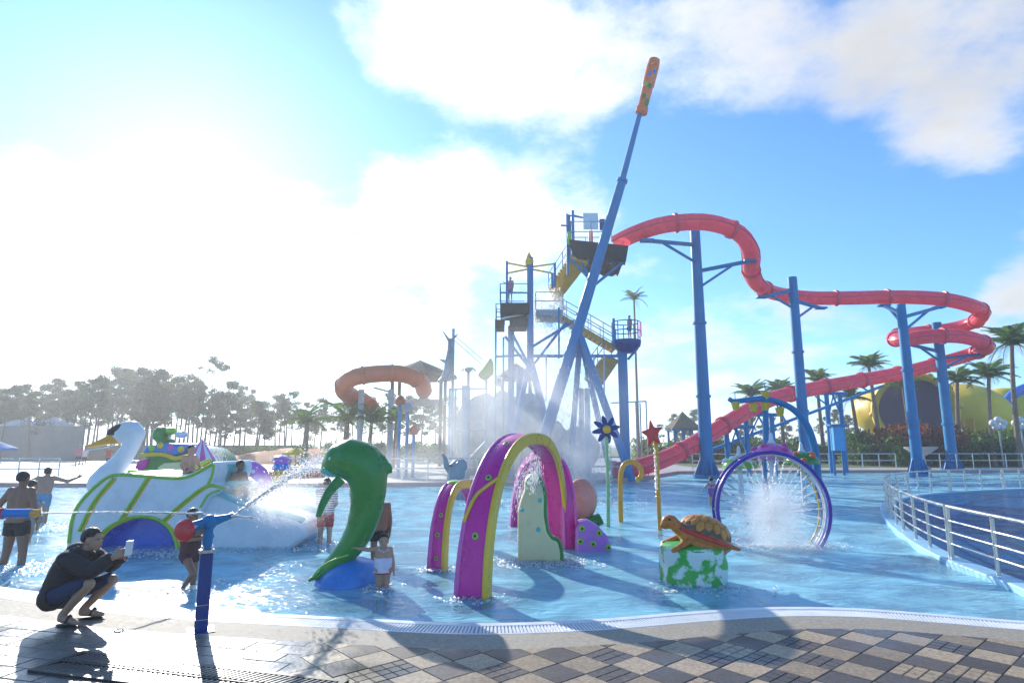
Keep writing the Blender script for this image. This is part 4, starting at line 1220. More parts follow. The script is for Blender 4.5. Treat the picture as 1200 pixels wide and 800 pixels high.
pillar((1118, 557), 378, 43.2, .35, .30, 'blue slide column standing inside the lower loop of the red tube', arms=((412, 1068, 404, 42, 424), (420, 1148, 415, 43.4, 432), (448, 1105, 431, 44.6, None)))
# portal frames under the last straight run
def portal(px, py, Y, w, label, group=None):
    ro = thing('slide_support', label, 'support', group=group)
    t = P(px, py, Y); z = t.z - TR - .1
    t2 = Vector((t.x, t.y, z))
    for s in (-1, 1):
        a = Vector((t.x + s * w / 2, Y, FLOOR_Z)); MB().tube([a, Vector((a.x, Y, z))], .15, 12).build('post', M['steelblue'], ro)
        MB().bar(Vector((a.x, Y, z - 1.6)), Vector((t.x, Y, z - .1)), .1, .1).build('brace', M['steelblue'], ro)
    MB().bar(Vector((t.x - w / 2 - .5, Y, z)), Vector((t.x + w / 2 + .5, Y, z)), .2, .2).build('beam', M['steelblue'], ro)
    rebase(ro, (t.x, Y, FLOOR_Z))
portal(975, 451, 41.5, .9, 'blue steel prop frame under the straight run of the red tube')
portal(888, 475, 38.2, 1.6, 'squat blue portal frame under the lower bend of the red tube')
portal(862, 489, 37.1, 1.2, 'lowest blue prop frame where the red tube dips to the water')
# long raking truss under the last run
tr_ = thing('slide_truss', 'thin blue raking beam running beneath the lower red tube', 'beam')
a, b_ = P(830, 528, 36.6), P(1035, 452, 43.0)
MB().bar(a, b_, .16, .16).build('beam', M['steelblue'], tr_)
for t in (.15, .4, .65, .9):
    q = a.lerp(b_, t); MB().bar(q, nearest_on_slide(q, lo=len(spt) // 2) - Vector((0, 0, .5)), .1, .1).build('hanger', M['steelblue'], tr_)
rebase(tr_, a)

# blue notice kiosk on posts
YKi = 38.8
kb = thing('notice_kiosk', 'bright blue notice box with a small roof on blue posts', 'kiosk')
a, b_ = P(974, 500, YKi), P(989, 528, YKi)
MB().box(((a.x + b_.x) / 2, YKi, (a.z + b_.z) / 2), (b_.x - a.x, .5, a.z - b_.z)).build('box', mat('bright blue panel', (.03, .36, .70), rough=.4), kb, bevel=.03)
MB().box(((a.x + b_.x) / 2, YKi, a.z + .1), (b_.x - a.x + .3, .8, .14)).build('roof', M['steelblue'], kb, bevel=.03)
for X in (a.x + .05, b_.x - .05): MB().tube([(X, YKi + .1, FLOOR_Z), (X, YKi + .1, a.z)], .07, 10).build('post', M['steelblue'], kb)
rebase(kb, ((a.x + b_.x) / 2, YKi, FLOOR_Z))

# ------------------------------------------------------------------ slide tower
tw = thing('slide_tower', 'tall blue steel slide tower with dark platforms and yellow stair flights', 'tower')
TY = 32.5
def bp(px0, px1, w, m=M['steelblue'], nm='brace', Y0=TY, Y1=None, par=tw):
    return MB().tube([P(px0[0], px0[1], Y0), P(px1[0], px1[1], Y1 if Y1 else Y0)], w, 10).build(nm, m, par)
def post(px, y_top, y_bot, r, Y=TY, m=M['steelblue'], nm='column'):
    a = P(px, y_bot if y_bot else 540, Y); zt = P(px, y_top, Y).z; zb = a.z if y_bot else 0.0
    X = P(px, y_top, Y).x
    return MB().tube([(X, Y, zb), (X, Y, zt)], r, 14).build(nm, m, tw)
post(621, 302, 428, .185)                                   # main mast
MB().tube([P(622, 425, TY), P(634, 470, TY), Vector((P(650, 540, TY).x, TY, 0))], .20, 14).build('leg', M['steelblue'], tw)
MB().tube([P(620, 428, TY), Vector((P(590, 540, TY).x, TY - .8, 0))], .14, 12).build('leg', M['steelblue'], tw)
MB().lathe([(.2, -.25), (.26, 0), (.12, .3), (.02, .5)], P(620, 306, TY), 14).build('mast_cap', M['yellow'], tw)
for s, e in (((594, 308), (620, 313)), ((595, 320), (620, 315)), ((621, 313), (650, 309)), ((621, 315), (647, 320))): bp(s, e, .05, M['yellow'], 'cap_bar')
for x, y0, y1 in ((594, 306, 356), (650, 308, 336), (647, 320, 338)): post(x, y0, y1, .07, nm='post')
post(599, 382, None, .19, Y=TY + 1.5)
post(581, 374, None, .06, Y=TY + .6, nm='post'); post(590, 395, None, .06, Y=TY + 2.5, nm='post')
# grey misty back columns
post(609, 430, None, .22, Y=TY + 4.0)
def deckbox(px0, px1, Y0, Y1, th, nm='platform', m=M['net']):
    a, b_ = P(px0[0], px0[1], Y0), P(px1[0], px1[1], Y0)
    z = (a.z + b_.z) / 2
    ro = MB().box(((a.x + b_.x) / 2, (Y0 + Y1) / 2, z), (b_.x - a.x, Y1 - Y0, th)).build(nm, m, tw, bevel=.04)
    return a.x, b_.x, z
def guard(x0, x1, y0, y1, z, h=1.05, m=M['steelblue'], skip=()):
    cs_ = [(x0, y0), (x1, y0), (x1, y1), (x0, y1)]
    for k in range(4):
        if k in skip: continue
        a, b_ = Vector((*cs_[k], z)), Vector((*cs_[(k + 1) % 4], z)); nseg = max(1, int((b_ - a).length / .9))
        for q in range(nseg + 1): c = a.lerp(b_, q / nseg); MB().tube([c, c + Vector((0, 0, h))], .028, 6).build('rail_post', m, tw)
        for hh in (h, h * .5): MB().tube([a + Vector((0, 0, hh)), b_ + Vector((0, 0, hh))], .028, 6).build('rail', m, tw)
x0, x1, z = deckbox((586, 361), (620, 361), TY - .3, TY + 1.6, .62); guard(x0, x1, TY - .3, TY + 1.6, z + .3)
x0, x1, z = deckbox((597, 377), (618, 377), TY - .2, TY + 1.4, .5); 
x0, x1, z = deckbox((581, 379), (591, 379), TY + .4, TY + 1.8, .45); guard(x0, x1, TY + .4, TY + 1.8, z + .2, .9, M['greysteel'])
x0, x1, z = deckbox((628, 366), (660, 366), TY + .6, TY + 2.6, .35, m=M['greysteel']); guard(x0, x1, TY + .6, TY + 2.6, z + .15, 1.0, M['greysteel'])
bp((588, 373), (620, 367), .05, M['white'], 'handrail')
for a, b_ in (((592, 394), (620, 431)), ((601, 392), (621, 430)), ((624, 406), (676, 374)), ((626, 426), (664, 377))): bp(a, b_, .075)
bp((624, 417), (724, 417), .085, nm='beam', Y1=TY + .5)
bp((580, 418), (612, 416), .07, nm='beam'); bp((655, 360), (655, 420), .05, nm='post')
for x in (640, 696, 708): bp((x, 417), (x, 470), .04, M['greysteel'], 'post')
# top platform
PB = 32.0
pt = []
rT = random.Random(2)
a, b_ = P(667, 287, PB), P(736, 296, PB)
mb = MB(); NX, NY = 14, 6
ztop_ = P(700, 282, PB).z
vs = []
for side in (0, 1):
    for j in range(NY + 1):
        for i in range(NX + 1):
            x = a.x + (b_.x - a.x) * i / NX; y = PB - .2 + 2.8 * j / NY
            zz_ = ztop_ - .35 * i / NX if side == 0 else ztop_ - .85 - .35 * i / NX + rT.uniform(-.12, .12) - .15 * math.sin(math.pi * i / NX)
            if side == 1: x += (.15 if i == 0 else -.15 if i == NX else 0)
            vs.append((x, y, zz_))
W_ = NX + 1; off = W_ * (NY + 1); fs = []
for j in range(NY):
    for i in range(NX):
        q = (j * W_ + i, j * W_ + i + 1, (j + 1) * W_ + i + 1, (j + 1) * W_ + i)
        fs.append(q); fs.append(tuple(off + t for t in reversed(q)))
for i in range(NX):
    fs.append((i, i + off, i + 1 + off, i + 1)); j = NY * W_; fs.append((j + i, j + i + 1, j + i + 1 + off, j + i + off))
for j in range(NY):
    fs.append((j * W_, (j + 1) * W_, (j + 1) * W_ + off, j * W_ + off)); fs.append((j * W_ + NX, j * W_ + NX + off, (j + 1) * W_ + NX + off, (j + 1) * W_ + NX))
mb.add(vs, fs).build('platform', M['net'], tw, smooth=0, fix=True)
guard(a.x + .1, b_.x - .9, PB - .1, PB + 2.5, ztop_ - .1, 1.15, M['greysteel'], skip=(1,))
for x, y0, y1, r in ((664.5, 251, 322, .07), (671, 247, 308, .085), (667, 252, 300, .06)): post(x, y0, y1, r, Y=PB, nm='post')
bp((664, 252), (700, 258), .045, nm='frame_bar', Y0=PB); bp((671, 252), (712, 262), .04, nm='frame_bar', Y0=PB); bp((657, 264), (668, 265), .05, nm='spout', Y0=PB)
ba = P(683, 250, PB - .05); bb = P(701, 269, PB - .05)
MB().box(((ba.x + bb.x) / 2, PB - .08, (ba.z + bb.z) / 2), (bb.x - ba.x, .05, ba.z - bb.z)).build('banner', M['white'], tw)
ba = P(702, 257, PB - .05); bb = P(709, 270, PB - .05)
MB().box(((ba.x + bb.x) / 2, PB - .08, (ba.z + bb.z) / 2), (bb.x - ba.x, .05, ba.z - bb.z)).build('banner', M['navy'], tw)
MB().box((P(693, 275, PB).x, PB + .3, P(693, 276, PB).z), (.22, .22, .7)).build('bollard', M['red'], tw, bevel=.03)
ba = P(667, 279, PB - .1); MB().box(ba, (.22, .05, .75)).build('sign', M['lime'], tw, bevel=.02)
for s, e in (((666, 300), (690, 326)), ((674, 290), (690, 325)), ((731, 306), (698, 333)), ((732, 300), (731, 307)), ((714, 300), (716, 309))): bp(s, e, .075, Y0=PB)
# stair flights: sloping soffit plus treads
def flight(A1, A2, B1, B2, n, th=.12):
    A1, A2, B1, B2 = map(Vector, (A1, A2, B1, B2))
    up = Vector((0, 0, th))
    vs = [A1, A2, B2, B1, A1 + up, A2 + up, B2 + up, B1 + up]
    MB().add(vs, [(0, 1, 2, 3), (7, 6, 5, 4), (0, 4, 5, 1), (1, 5, 6, 2), (2, 6, 7, 3), (3, 7, 4, 0)]).build('soffit', M['stairs'], tw, smooth=0, fix=True)
    for k in range(n):
        t = (k + .5) / n; p = A1.lerp(B1, t) + up * 1.2; q = A2.lerp(B2, t) + up * 1.2
        MB().bar(p, q, .06, .28).build('tread', M['stairs'], tw)
    for (p, q) in ((A1, B1), (A2, B2)):
        for h in (.55, 1.0): MB().tube([p + Vector((0, 0, h)), q + Vector((0, 0, h))], .028, 6).build('rail', M['steelblue'], tw)
        for t in (0, .33, .66, 1): c = p.lerp(q, t); MB().tube([c, c + Vector((0, 0, 1.0))], .028, 6).build('rail_post', M['steelblue'], tw)
flight(P(668, 302, 31.9), P(689, 309, 31.9), P(643, 340, 34.6), P(652, 357, 34.6), 11)
flight(P(708, 418, 33.5), P(724, 425, 33.5), P(686, 446, 35.5), P(702, 457, 35.5), 8)
# side-on flight with open risers
f0, f1 = P(650, 366, 34.2), P(722, 408, 33.4)
for dy in (0, 1.2):
    MB().bar(f0 + Vector((0, dy, 0)), f1 + Vector((0, dy, 0)), .07, .22).build('stringer', M['stairs'], tw)
    for h in (.55, 1.05): MB().tube([f0 + Vector((0, dy, h)), f1 + Vector((0, dy, h))], .028, 6).build('rail', M['greysteel'], tw)
    for t in np.linspace(0, 1, 6): c = f0.lerp(f1, t) + Vector((0, dy, 0)); MB().tube([c, c + Vector((0, 0, 1.05))], .028, 6).build('rail_post', M['greysteel'], tw)
for k in range(14):
    c = f0.lerp(f1, (k + .5) / 14) + Vector((0, .6, 0)); MB().box(c, (.27, 1.2, .20)).build('tread', M['stairs'], tw)
# round lookout
post(729, 405, None, .26, Y=TY + .6)
lk = P(734, 402, TY + .6)
MB().lathe([(.35, -.55), (.75, -.2), (.80, 0), (.80, .14), (.0001, .15)], lk, 22).build('lookout_floor', M['navy'], tw)
for k in range(8):
    a_ = R(45 * k); c = lk + Vector((.76 * math.cos(a_), .76 * math.sin(a_), .12)); MB().tube([c, c + Vector((0, 0, 1.05))], .03, 6).build('rail_post', M['steelblue'], tw)
for h in (.65, 1.15): MB().tube([lk + Vector((.76 * math.cos(R(15 * k)), .76 * math.sin(R(15 * k)), h)) for k in range(24)], .03, 6, closed=True).build('rail', M['steelblue'], tw)
MB().box(lk + Vector((.74, -.15, .72)), (.06, .5, .8)).build('banner', M['pink'], tw)
bp((736, 421), (747, 408), .07, Y0=TY + .4); post(719, 373, 405, .07, Y=TY + .2, nm='post')
# lower frame in the spray
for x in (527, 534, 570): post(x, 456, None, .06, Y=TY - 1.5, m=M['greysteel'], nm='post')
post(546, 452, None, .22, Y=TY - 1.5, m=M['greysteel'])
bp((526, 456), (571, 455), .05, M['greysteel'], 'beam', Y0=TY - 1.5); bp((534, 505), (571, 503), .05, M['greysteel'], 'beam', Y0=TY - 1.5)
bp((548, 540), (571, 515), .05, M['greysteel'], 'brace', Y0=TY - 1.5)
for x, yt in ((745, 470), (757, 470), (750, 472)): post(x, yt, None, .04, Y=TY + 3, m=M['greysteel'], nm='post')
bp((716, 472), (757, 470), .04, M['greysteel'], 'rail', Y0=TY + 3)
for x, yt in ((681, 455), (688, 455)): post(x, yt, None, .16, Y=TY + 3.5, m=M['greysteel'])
rebase(tw, (P(640, 540, TY).x, TY, 0))

# leaning mast with the orange bottle on top
lm = thing('leaning_mast', 'giant leaning blue mast with an orange patterned tip and splayed legs', 'mast')
LY = 30.6
q0 = P(675, 392, LY); q1 = P(729, 212, LY); q2 = P(749, 136, LY)
b0 = P(640, 505, LY); dirn = (q0 - b0).normalized(); bg = b0 + dirn * ((0 - b0.z) / dirn.z)
MB().tube([bg, b0, q0, q1], [.29, .29, .28, .24], 20).build('shaft', M['steelblue'], lm)
MB().tube([q1 - (q1 - q0).normalized() * .1, q2 + (q2 - q1).normalized() * .3], [.17, .13], 18).build('upper_shaft', M['steelblue'], lm)
MB().lathe([(.24, -.1), (.29, -.08), (.29, .08), (.18, .12)], q1, 18, axis=q1 - q0).build('collar', M['steelblue'], lm)
qt = P(767, 71, LY); q2b = P(751, 134, LY); av = (qt - q2b).normalized(); L_ = (qt - q2b).length
tipb = MB().lathe([(.20, 0), (.32, .05), (.33, .35), (.28, .4), (.29, L_ * .5), (.33, L_ * .52), (.34, L_ * .9), (.30, L_ * .93), (.32, L_ * .95), (.30, L_), (.0001, L_ + .03)], q2b, 20, axis=av).build('tip', M['orange'], lm)
sx = av.cross(Vector((0, 1, 0))).normalized()
for t, w, m, h in ((.18, -.12, M['green'], .22), (.28, .1, M['green'], .14), (.48, -.05, M['green'], .16), (.50, .12, M['lime'], .12), (.68, .05, M['blue'], .26), (.74, -.06, M['blue'], .18), (.87, .05, M['yellow'], .12)):
    c = q2b + av * (L_ * t) + sx * w + Vector((0, -.27, 0)); MB().ell(c, (.13, .07, h), Matrix.Rotation(R(14), 3, 'Y'), 10, 8).build('motif', m, lm)
for (ex, ey, eY, r) in ((706, 512, LY + 1.5, .15), (737, 552, LY - .8, .19), (668, 548, LY + 2.2, .15)):
    s_ = P(680, 394, LY); e = P(ex, ey, eY); d_ = (e - s_); e = s_ + d_ * ((0.0 - s_.z) / d_.z)
    MB().tube([s_, e], r, 14).build('leg', M['steelblue'], lm)
rebase(lm, bg)

# orange bowl slide further back
osl = thing('orange_slide', 'rust orange curling tube slide in front of the thatched roof', 'water slide')
oc_ = catmull([P(*q) for q in ((497, 458, 47), (492, 446, 45.5), (470, 438, 44.5), (440, 438, 44), (412, 443, 44), (402, 455, 45), (410, 464, 46.5), (425, 469, 47), (434, 478, 46.5))], 8)
oc_ = resample(oc_, .5)
for k in range(0, len(oc_) - 4, 4):
    part = oc_[k:k + 5]; MB().tube(part, .62, 20, cap=False).build('section', M['oslide'], osl, smooth=60)
    t = (part[-1] - part[-2]).normalized(); MB().tube([part[-1] - t * .06, part[-1] - t * .058, part[-1] + t * .058, part[-1] + t * .06], [.62, .70, .70, .62], 20, cap=False).build('flange', M['oslide'], osl, smooth=30)
for x in (459, 424):
    a = P(x, 450, 45.2); MB().tube([(a.x, 45.2, 0), (a.x, 45.2, a.z - .4)], .22, 12).build('column', M['greysteel'], osl); MB().bar((a.x, 45.2, a.z - .6), (a.x - 1.2, 44.6, a.z - .3), .12).build('arm', M['greysteel'], osl)
rebase(osl, (P(459, 540, 45.2).x, 45.2, 0))

# ================================================================== trees, palms, shrubs
def leaf_cloud(clumps, per, size, seed, droop=0.0, elong=1.6):
    r = np.random.RandomState(seed); vs = []; fs = []
    V = []
    for (c, rad) in clumps:
        d = r.normal(size=(per, 3)); d /= np.linalg.norm(d, axis=1)[:, None]
        p = np.array(c) + d * (np.array(rad) * (r.uniform(.25, 1.0, (per, 1)) ** .6))
        a = r.normal(size=(per, 3)); a[:, 2] -= droop; a /= np.linalg.norm(a, axis=1)[:, None]
        b = np.cross(a, r.normal(size=(per, 3))); b /= np.linalg.norm(b, axis=1)[:, None]
        s = size * r.uniform(.6, 1.35, (per, 1))
        q = np.stack([p - a * s * elong * .5, p - b * s * .35, p + a * s * elong * .5, p + b * s * .35], 1)
        V.append(q.reshape(-1, 3))
    V = np.concatenate(V); N = len(V) // 4
    F = np.arange(N * 4).reshape(-1, 4)
    return V, F
def leaf_mesh(name, V, F, m):
    me = bpy.data.meshes.new(name); me.from_pydata(V.tolist(), [], F.tolist()); me.materials.append(m); return me
def pine(seed, H, m, bare=.45, spread=1.0, per=70, nl=14, lean=0.0):
    r = random.Random(seed); mb = MB(); clumps = []
    tr = [Vector((lean * H * t * t * .3 + .12 * math.sin(t * 5 + seed), .1 * math.cos(t * 4 + seed), H * t)) for t in np.linspace(0, .96, 9)]
    mb.tube(tr, [.17 * (1 - .8 * t) for t in np.linspace(0, 1, 9)], 8)
    for k in range(nl):
        t = bare + (1 - bare) * (k + r.random()) / nl
        base = tr[min(8, int(t * 8))].lerp(tr[min(8, int(t * 8) + 1)], t * 8 % 1)
        a = r.uniform(0, 6.28); L = spread * H * r.uniform(.10, .22) * (1.25 - .75 * (t - bare) / (1 - bare))
        tip = base + Vector((math.cos(a) * L, math.sin(a) * L, L * r.uniform(.15, .7)))
        mb.tube([base, base.lerp(tip, .5) + Vector((0, 0, -.08 * L)), tip], [.05, .035, .012], 5)
        for q in range(r.randint(2, 3)):
            c = base.lerp(tip, r.uniform(.55, 1.1)) + Vector((r.uniform(-.3, .3), r.uniform(-.3, .3), r.uniform(-.1, .4)))
            rad = r.uniform(.38, .8) * spread; clumps.append((c, (rad, rad, rad * .55)))
    clumps.append((tr[-1] + Vector((0, 0, .2)), (.5, .5, .5)))
    V, F = leaf_cloud(clumps, per, .20, seed, droop=.3)
    return mb, leaf_mesh('crown', V, F, m)
PINES = []
for sd, H, m, bare, sp, per, nl, lean in ((1, 10.0, M['pine'], .42, 1.0, 60, 15, .1), (2, 9.0, M['pine2'], .36, 1.15, 60, 15, -.2), (3, 11.0, M['pine'], .5, .95, 60, 13, .15),
                                          (4, 8.3, M['pine2'], .30, 1.1, 65, 16, 0), (5, 14.0, M['pine'], .80, .75, 50, 8, .15)):
    mb, cm = pine(sd, H, m, bare, sp, per, nl, lean)
    tm = bpy.data.meshes.new('trunk'); tm.from_pydata(mb.v, [], mb.f); tm.materials.append(M['bark']); tm.polygons.foreach_set('use_smooth', [True] * len(tm.polygons))
    PINES.append((tm, cm, H))
def put_pine(kind, x, y, s, rz, label, group):
    t = thing('pine_tree', label, 'tree', (x, y, 0), rz, group); t.scale = (s, s, s)
    piece(PINES[kind][0], 'trunk', t); piece(PINES[kind][1], 'crown', t)
rt = random.Random(11)
for k in range(72):
    px = -70 + k * 5.8 + rt.uniform(-4, 4); Y = rt.choice((72, 78, 85, 92, 100)) + rt.uniform(-3, 3)
    p = P(px, 525, Y); kind = rt.choice((0, 1, 2, 3, 0, 2))
    top_y = 449 + 10 * math.sin(px * .021 + 1.2) + rt.uniform(-9, 14) + (10 if px > 300 else 0)
    Hh = P(px, top_y, Y).z; put_pine(kind, p.x, Y, Hh / PINES[kind][2], rt.uniform(0, 6.28), ('slim dark pine with a slight lean in the grove behind the swan', 'broad olive pine with a ragged crown in the grove behind the swan', 'tall dark pine with a long bare trunk in the grove behind the swan', 'low bushy olive pine in the grove behind the swan')[kind], 'pine grove behind the pool')
p = P(240, 525, 82); put_pine(4, p.x, 82, P(240, 416, 82).z / 14.2, 1.0, 'tallest bare trunked pine rising above the rest of the grove', None)
for k in range(20):
    px = 355 + k * 12 + rt.uniform(-5, 5); Y = 88 + rt.uniform(-6, 10); p = P(px, 525, Y); kind = rt.choice((0, 1, 2, 3))
    Hh = P(px, 478 + rt.uniform(-16, 12), Y).z; put_pine(kind, p.x, Y, Hh / PINES[kind][2], rt.uniform(0, 6.28), ('slim distant pine behind the orange slide and the tower', 'broad olive distant pine behind the orange slide and the tower', 'long trunked distant pine behind the orange slide and the tower', 'bushy olive distant pine behind the orange slide and the tower')[kind], 'distant pines behind the tower')
for k in range(26):
    px = 770 + k * 19 + rt.uniform(-7, 7); Y = 95 + rt.uniform(-6, 14); p = P(px, 525, Y); kind = rt.choice((0, 1, 3))
    Hh = P(px, 492 + rt.uniform(-12, 12), Y).z; put_pine(kind, p.x, Y, Hh / PINES[kind][2], rt.uniform(0, 6.28), ('slim dark tree on the skyline behind the red tube slide', 'broad olive tree on the skyline behind the red tube slide', '', 'bushy olive tree on the skyline behind the red tube slide')[kind], 'distant trees behind the red slide')

# ---- palms
def frond_mesh(seed, L, m, dry=False):
    r = random.Random(seed); n = 12; vs = []; fs = []
    pts = [Vector((L * t * .86, 0, L * (.42 * t - (.62 if not dry else 1.1) * t * t))) for t in np.linspace(0, 1, n)]
    for i in range(n - 1):
        for s in (-1, 1):
            for sub in (0, .5):
                b0 = pts[i].lerp(pts[i + 1], sub); t = (i + sub) / n
                ll = L * .30 * math.sin(math.pi * min(1, t * .85 + .15)) * r.uniform(.8, 1.1)
                d = Vector((.55, s * .85, -.35 - .2 * r.random())).normalized() * ll
                w = Vector((.05 * L * .28, 0, .0)); o = len(vs)
                vs += [b0 - w, b0 + w, b0 + d * .6 + w * .7 + Vector((0, 0, .02)), b0 + d, b0 + d * .6 - w * .7]
                fs.append((o, o + 1, o + 2, o + 3, o + 4))
    mb = MB().add(vs, fs); mb.tube(pts, [.035 * L / 2.2 * (1 - .8 * i / n) for i in range(n)], 5)
    me = bpy.data.meshes.new('frond'); me.from_pydata(mb.v, [], mb.f); me.materials.append(m); return me
FR = [frond_mesh(s, 2.4, M['palm']) for s in (1, 2, 3)]; FRD = frond_mesh(9, 2.1, M['palm2'], True)
def palm(px, cy, Y, s, label, group, r0=.17, lean=0.0, nf=15, seed=0, drop=.12):
    r = random.Random(seed * 31 + int(px)); t = P(px, cy, Y); H = t.z
    ro = thing('palm_tree', label, 'palm tree', (t.x - lean, Y, 0), r.uniform(0, 6.28) * 0, group)
    pts = [Vector((lean * q * q, .1 * math.sin(q * 3), H * q)) for q in np.linspace(0, 1, 10)]
    mb = MB().tube(pts, [r0 * (1.25 - .5 * q) for q in np.linspace(0, 1, 10)], 10)
    for q in np.linspace(.06, .96, max(8, int(H * 2.2))):
        i = min(8, int(q * 9)); c = pts[i].lerp(pts[i + 1], q * 9 - i); rr = r0 * (1.25 - .5 * q)
        mb.lathe([(rr, -.03), (rr * 1.10, .02), (rr, .03)], c, 10, cap=False)
    mb.build('trunk', M['palmbark'], ro)
    for k in range(nf):
        a = 2 * math.pi * k / nf * 2.4 + r.uniform(-.3, .3); el = R(82 - 88 * (k / nf) + r.uniform(-10, 10))
        me = FRD if (k > nf - 3 and r.random() < .8) else r.choice(FR)
        piece(me, 'frond', ro, (lean, 0, H - .05), (r.uniform(-.3, .3), -el * .8 + .1, a), (s, s, s))
    return ro
palm(743, 350, 62, .75, 'slender palm standing high behind the round lookout', None, nf=12, r0=.12)
for px, cy, Y, s in ((360, 494, 48, 1.0), (407, 492, 46, 1.15), (436, 492, 45, .8), (464, 492, 44, .7)):
    palm(px, cy, Y, s, {360: 'stout small palm beside the yellow umbrella', 407: 'bushy small palm under the orange slide', 436: 'thin small palm between the orange slide columns', 464: 'thin small palm at the foot of the misty tower'}[px], 'small palms on the far deck', nf=16, r0=.22 if px < 410 else .1, lean=.1)
for px, cy, Y, s, lb in ((1186, 402, 46, 1.0, 'leafiest palm in front of the blue edged yellow lump'), (1159, 440, 50, .85, 'half bare palm in front of the yellow shell building'),
                     (1122, 446, 52, .8, 'drooping dry palm between the two loops and the yellow shell'), (1018, 428, 54, .75, 'tall palm with upswept fronds beside the yellow shell mouth'),
                     (998, 466, 57, .75, 'short slim palm beside the blue notice kiosk'), (957, 446, 60, .8, 'palm whose crown touches the lower red tube by the tall column'),
                     (914, 458, 62, .8, 'palm half hidden behind the straight run of the red tube'), (880, 462, 63, .9, 'feathery palm behind the lower bend of the red tube'), (1058, 452, 58, .7, 'palm behind the foremost blue slide column')):
    palm(px, cy, Y, s * 1.12, lb, 'palms behind the red slide', nf=24, r0=.17, lean=rt.uniform(-.4, .5))

# ---- shrubs along the far kerb
BUSH = []
for sd, m in ((21, M['bush']), (22, M['bush2']), (23, M['bushred']), (24, M['bush'])):
    r = random.Random(sd); cl = [((r.uniform(-.8, .8), r.uniform(-.5, .5), r.uniform(.3, 1.0)), (.55, .5, .45)) for _ in range(11)]
    V, F = leaf_cloud(cl, 110, .14, sd); BUSH.append(leaf_mesh('foliage', V, F, m))
bstem = MB()
for k in range(5): bstem.tube([(0, 0, 0), (.5 * math.cos(k * 1.3), .4 * math.sin(k * 1.3), .8)], [.03, .012], 5)
bstm = bpy.data.meshes.new('stem'); bstm.from_pydata(bstem.v, [], bstem.f); bstm.materials.append(M['bark'])
def bush(px, py, Y, s, kind, label, group, sz=1.0):
    p = P(px, py, Y); o = thing('shrub', label, 'shrub', (p.x, Y, 0), rt.uniform(0, 6), group); o.scale = (s, s, s * sz)
    piece(BUSH[kind], 'foliage', o); piece(bstm, 'stem', o)
for k in range(34):
    px = 1000 + k * 9 + rt.uniform(-3, 3); red = 1050 < px < 1098
    kind = 2 if (red and rt.random() < .7) else rt.choice((0, 1, 3)); Y = 50 + rt.uniform(0, 5) + (4 if k % 3 == 0 else 0)
    bush(px, 540, Y, rt.uniform(1.0, 2.0) * (1.2 if red else 1), kind, 'russet leaved shrub behind the far kerb' if kind == 2 else 'light green shrub in the bed behind the far kerb' if kind == 1 else 'dark green shrub in the bed behind the far kerb', 'shrubs behind the far kerb', sz=1.2)
for k in range(22):
    px = 760 + k * 11 + rt.uniform(-4, 4)
    kind = rt.choice((0, 1, 3)); bush(px, 540, 56 + rt.uniform(0, 8), rt.uniform(1.0, 1.9), kind, 'light green shrub behind the slide supports' if kind == 1 else 'dark green shrub behind the slide supports', 'shrubs behind the slide supports')
for k in range(26):
    px = 232 + k * 13 + rt.uniform(-4, 4); kind = rt.choice((0, 1, 3)); bush(px, 540, 58 + rt.uniform(0, 10), rt.uniform(.9, 1.6), kind, 'light green shrub at the foot of the pine grove' if kind == 1 else 'dark green shrub at the foot of the pine grove', 'shrubs below the pines')

# ================================================================== far buildings and play structures
# yellow shell building
yb = thing('shell_building', 'giant yellow shell shaped building with a dark plum mouth', 'building')
YY = 66.0; sy = YY / FPX
mb = MB()
c = P(1130, 478, YY + 6); 
mb.ell((c.x, YY + 7, P(1130, 490, YY).z), (52 * sy, 6.5, 48 * sy)); mb.ell((P(1165, 500, YY).x, YY + 8, 3.0), (30 * sy, 5.5, 42 * sy))
mb.ell((P(1090, 480, YY).x, YY + 6, P(1090, 478, YY).z), (50 * sy, 5.0, 34 * sy)); mb.ell((P(1130, 530, YY).x, YY + 7, .5), (62 * sy, 6.0, 30 * sy))
link_mesh('body', fuse(mb, .35, 6), M['building'], yb)
mc = P(1072, 480, YY - 2); axis = Vector((-.55, -.8, -.12))
prof = [(3.1, -2.6), (3.2, -1.2), (3.4, 0), (3.7, .9), (3.9, 1.25), (3.75, 1.5), (3.4, 1.3), (3.2, .6), (2.9, -.6), (2.6, -2.5)]
MB().lathe(prof, mc, 40, axis=axis, cap=False).build('lip', M['building'], yb, smooth=60)
MB().lathe([(3.25, .55), (2.0, .3), (.0001, .2)], mc, 32, axis=axis, cap=False).build('mouth', M['plum'], yb)
for k in range(12):
    a = 2 * math.pi * k / 12; q = Vector((0, 0, 1)).rotation_difference(axis.normalized())
    c = mc + q @ Vector((3.75 * math.cos(a), 3.75 * math.sin(a), 1.1)); MB().ell(c, (.34, .34, .34), n=10, m=8).build('lip_bump', M['gold'], yb)
for k in range(6):
    x = P(1112 + k * 12, 480, YY).x; pts = [Vector((x, YY + 1.0 + .3 * abs(k - 2.5), z)) for z in (0, 1.5, 3, 4.5)]
    MB().tube(catmull(pts, 3), .14, 8).build('rib', M['gold'], yb)
rebase(yb, (P(1120, 530, YY).x, YY + 6, 0))
yb2 = thing('shell_annex', 'smaller yellow lump with a blue ridge beside the shell building', 'building')
mb = MB(); c = P(1205, 500, 72); mb.ell((c.x, 75, 2.0), (5.0, 4.5, 6.6)); mb.ell((c.x + 5, 75, 2.0), (5, 4, 5.2))
link_mesh('body', fuse(mb, .35, 4), M['building'], yb2)
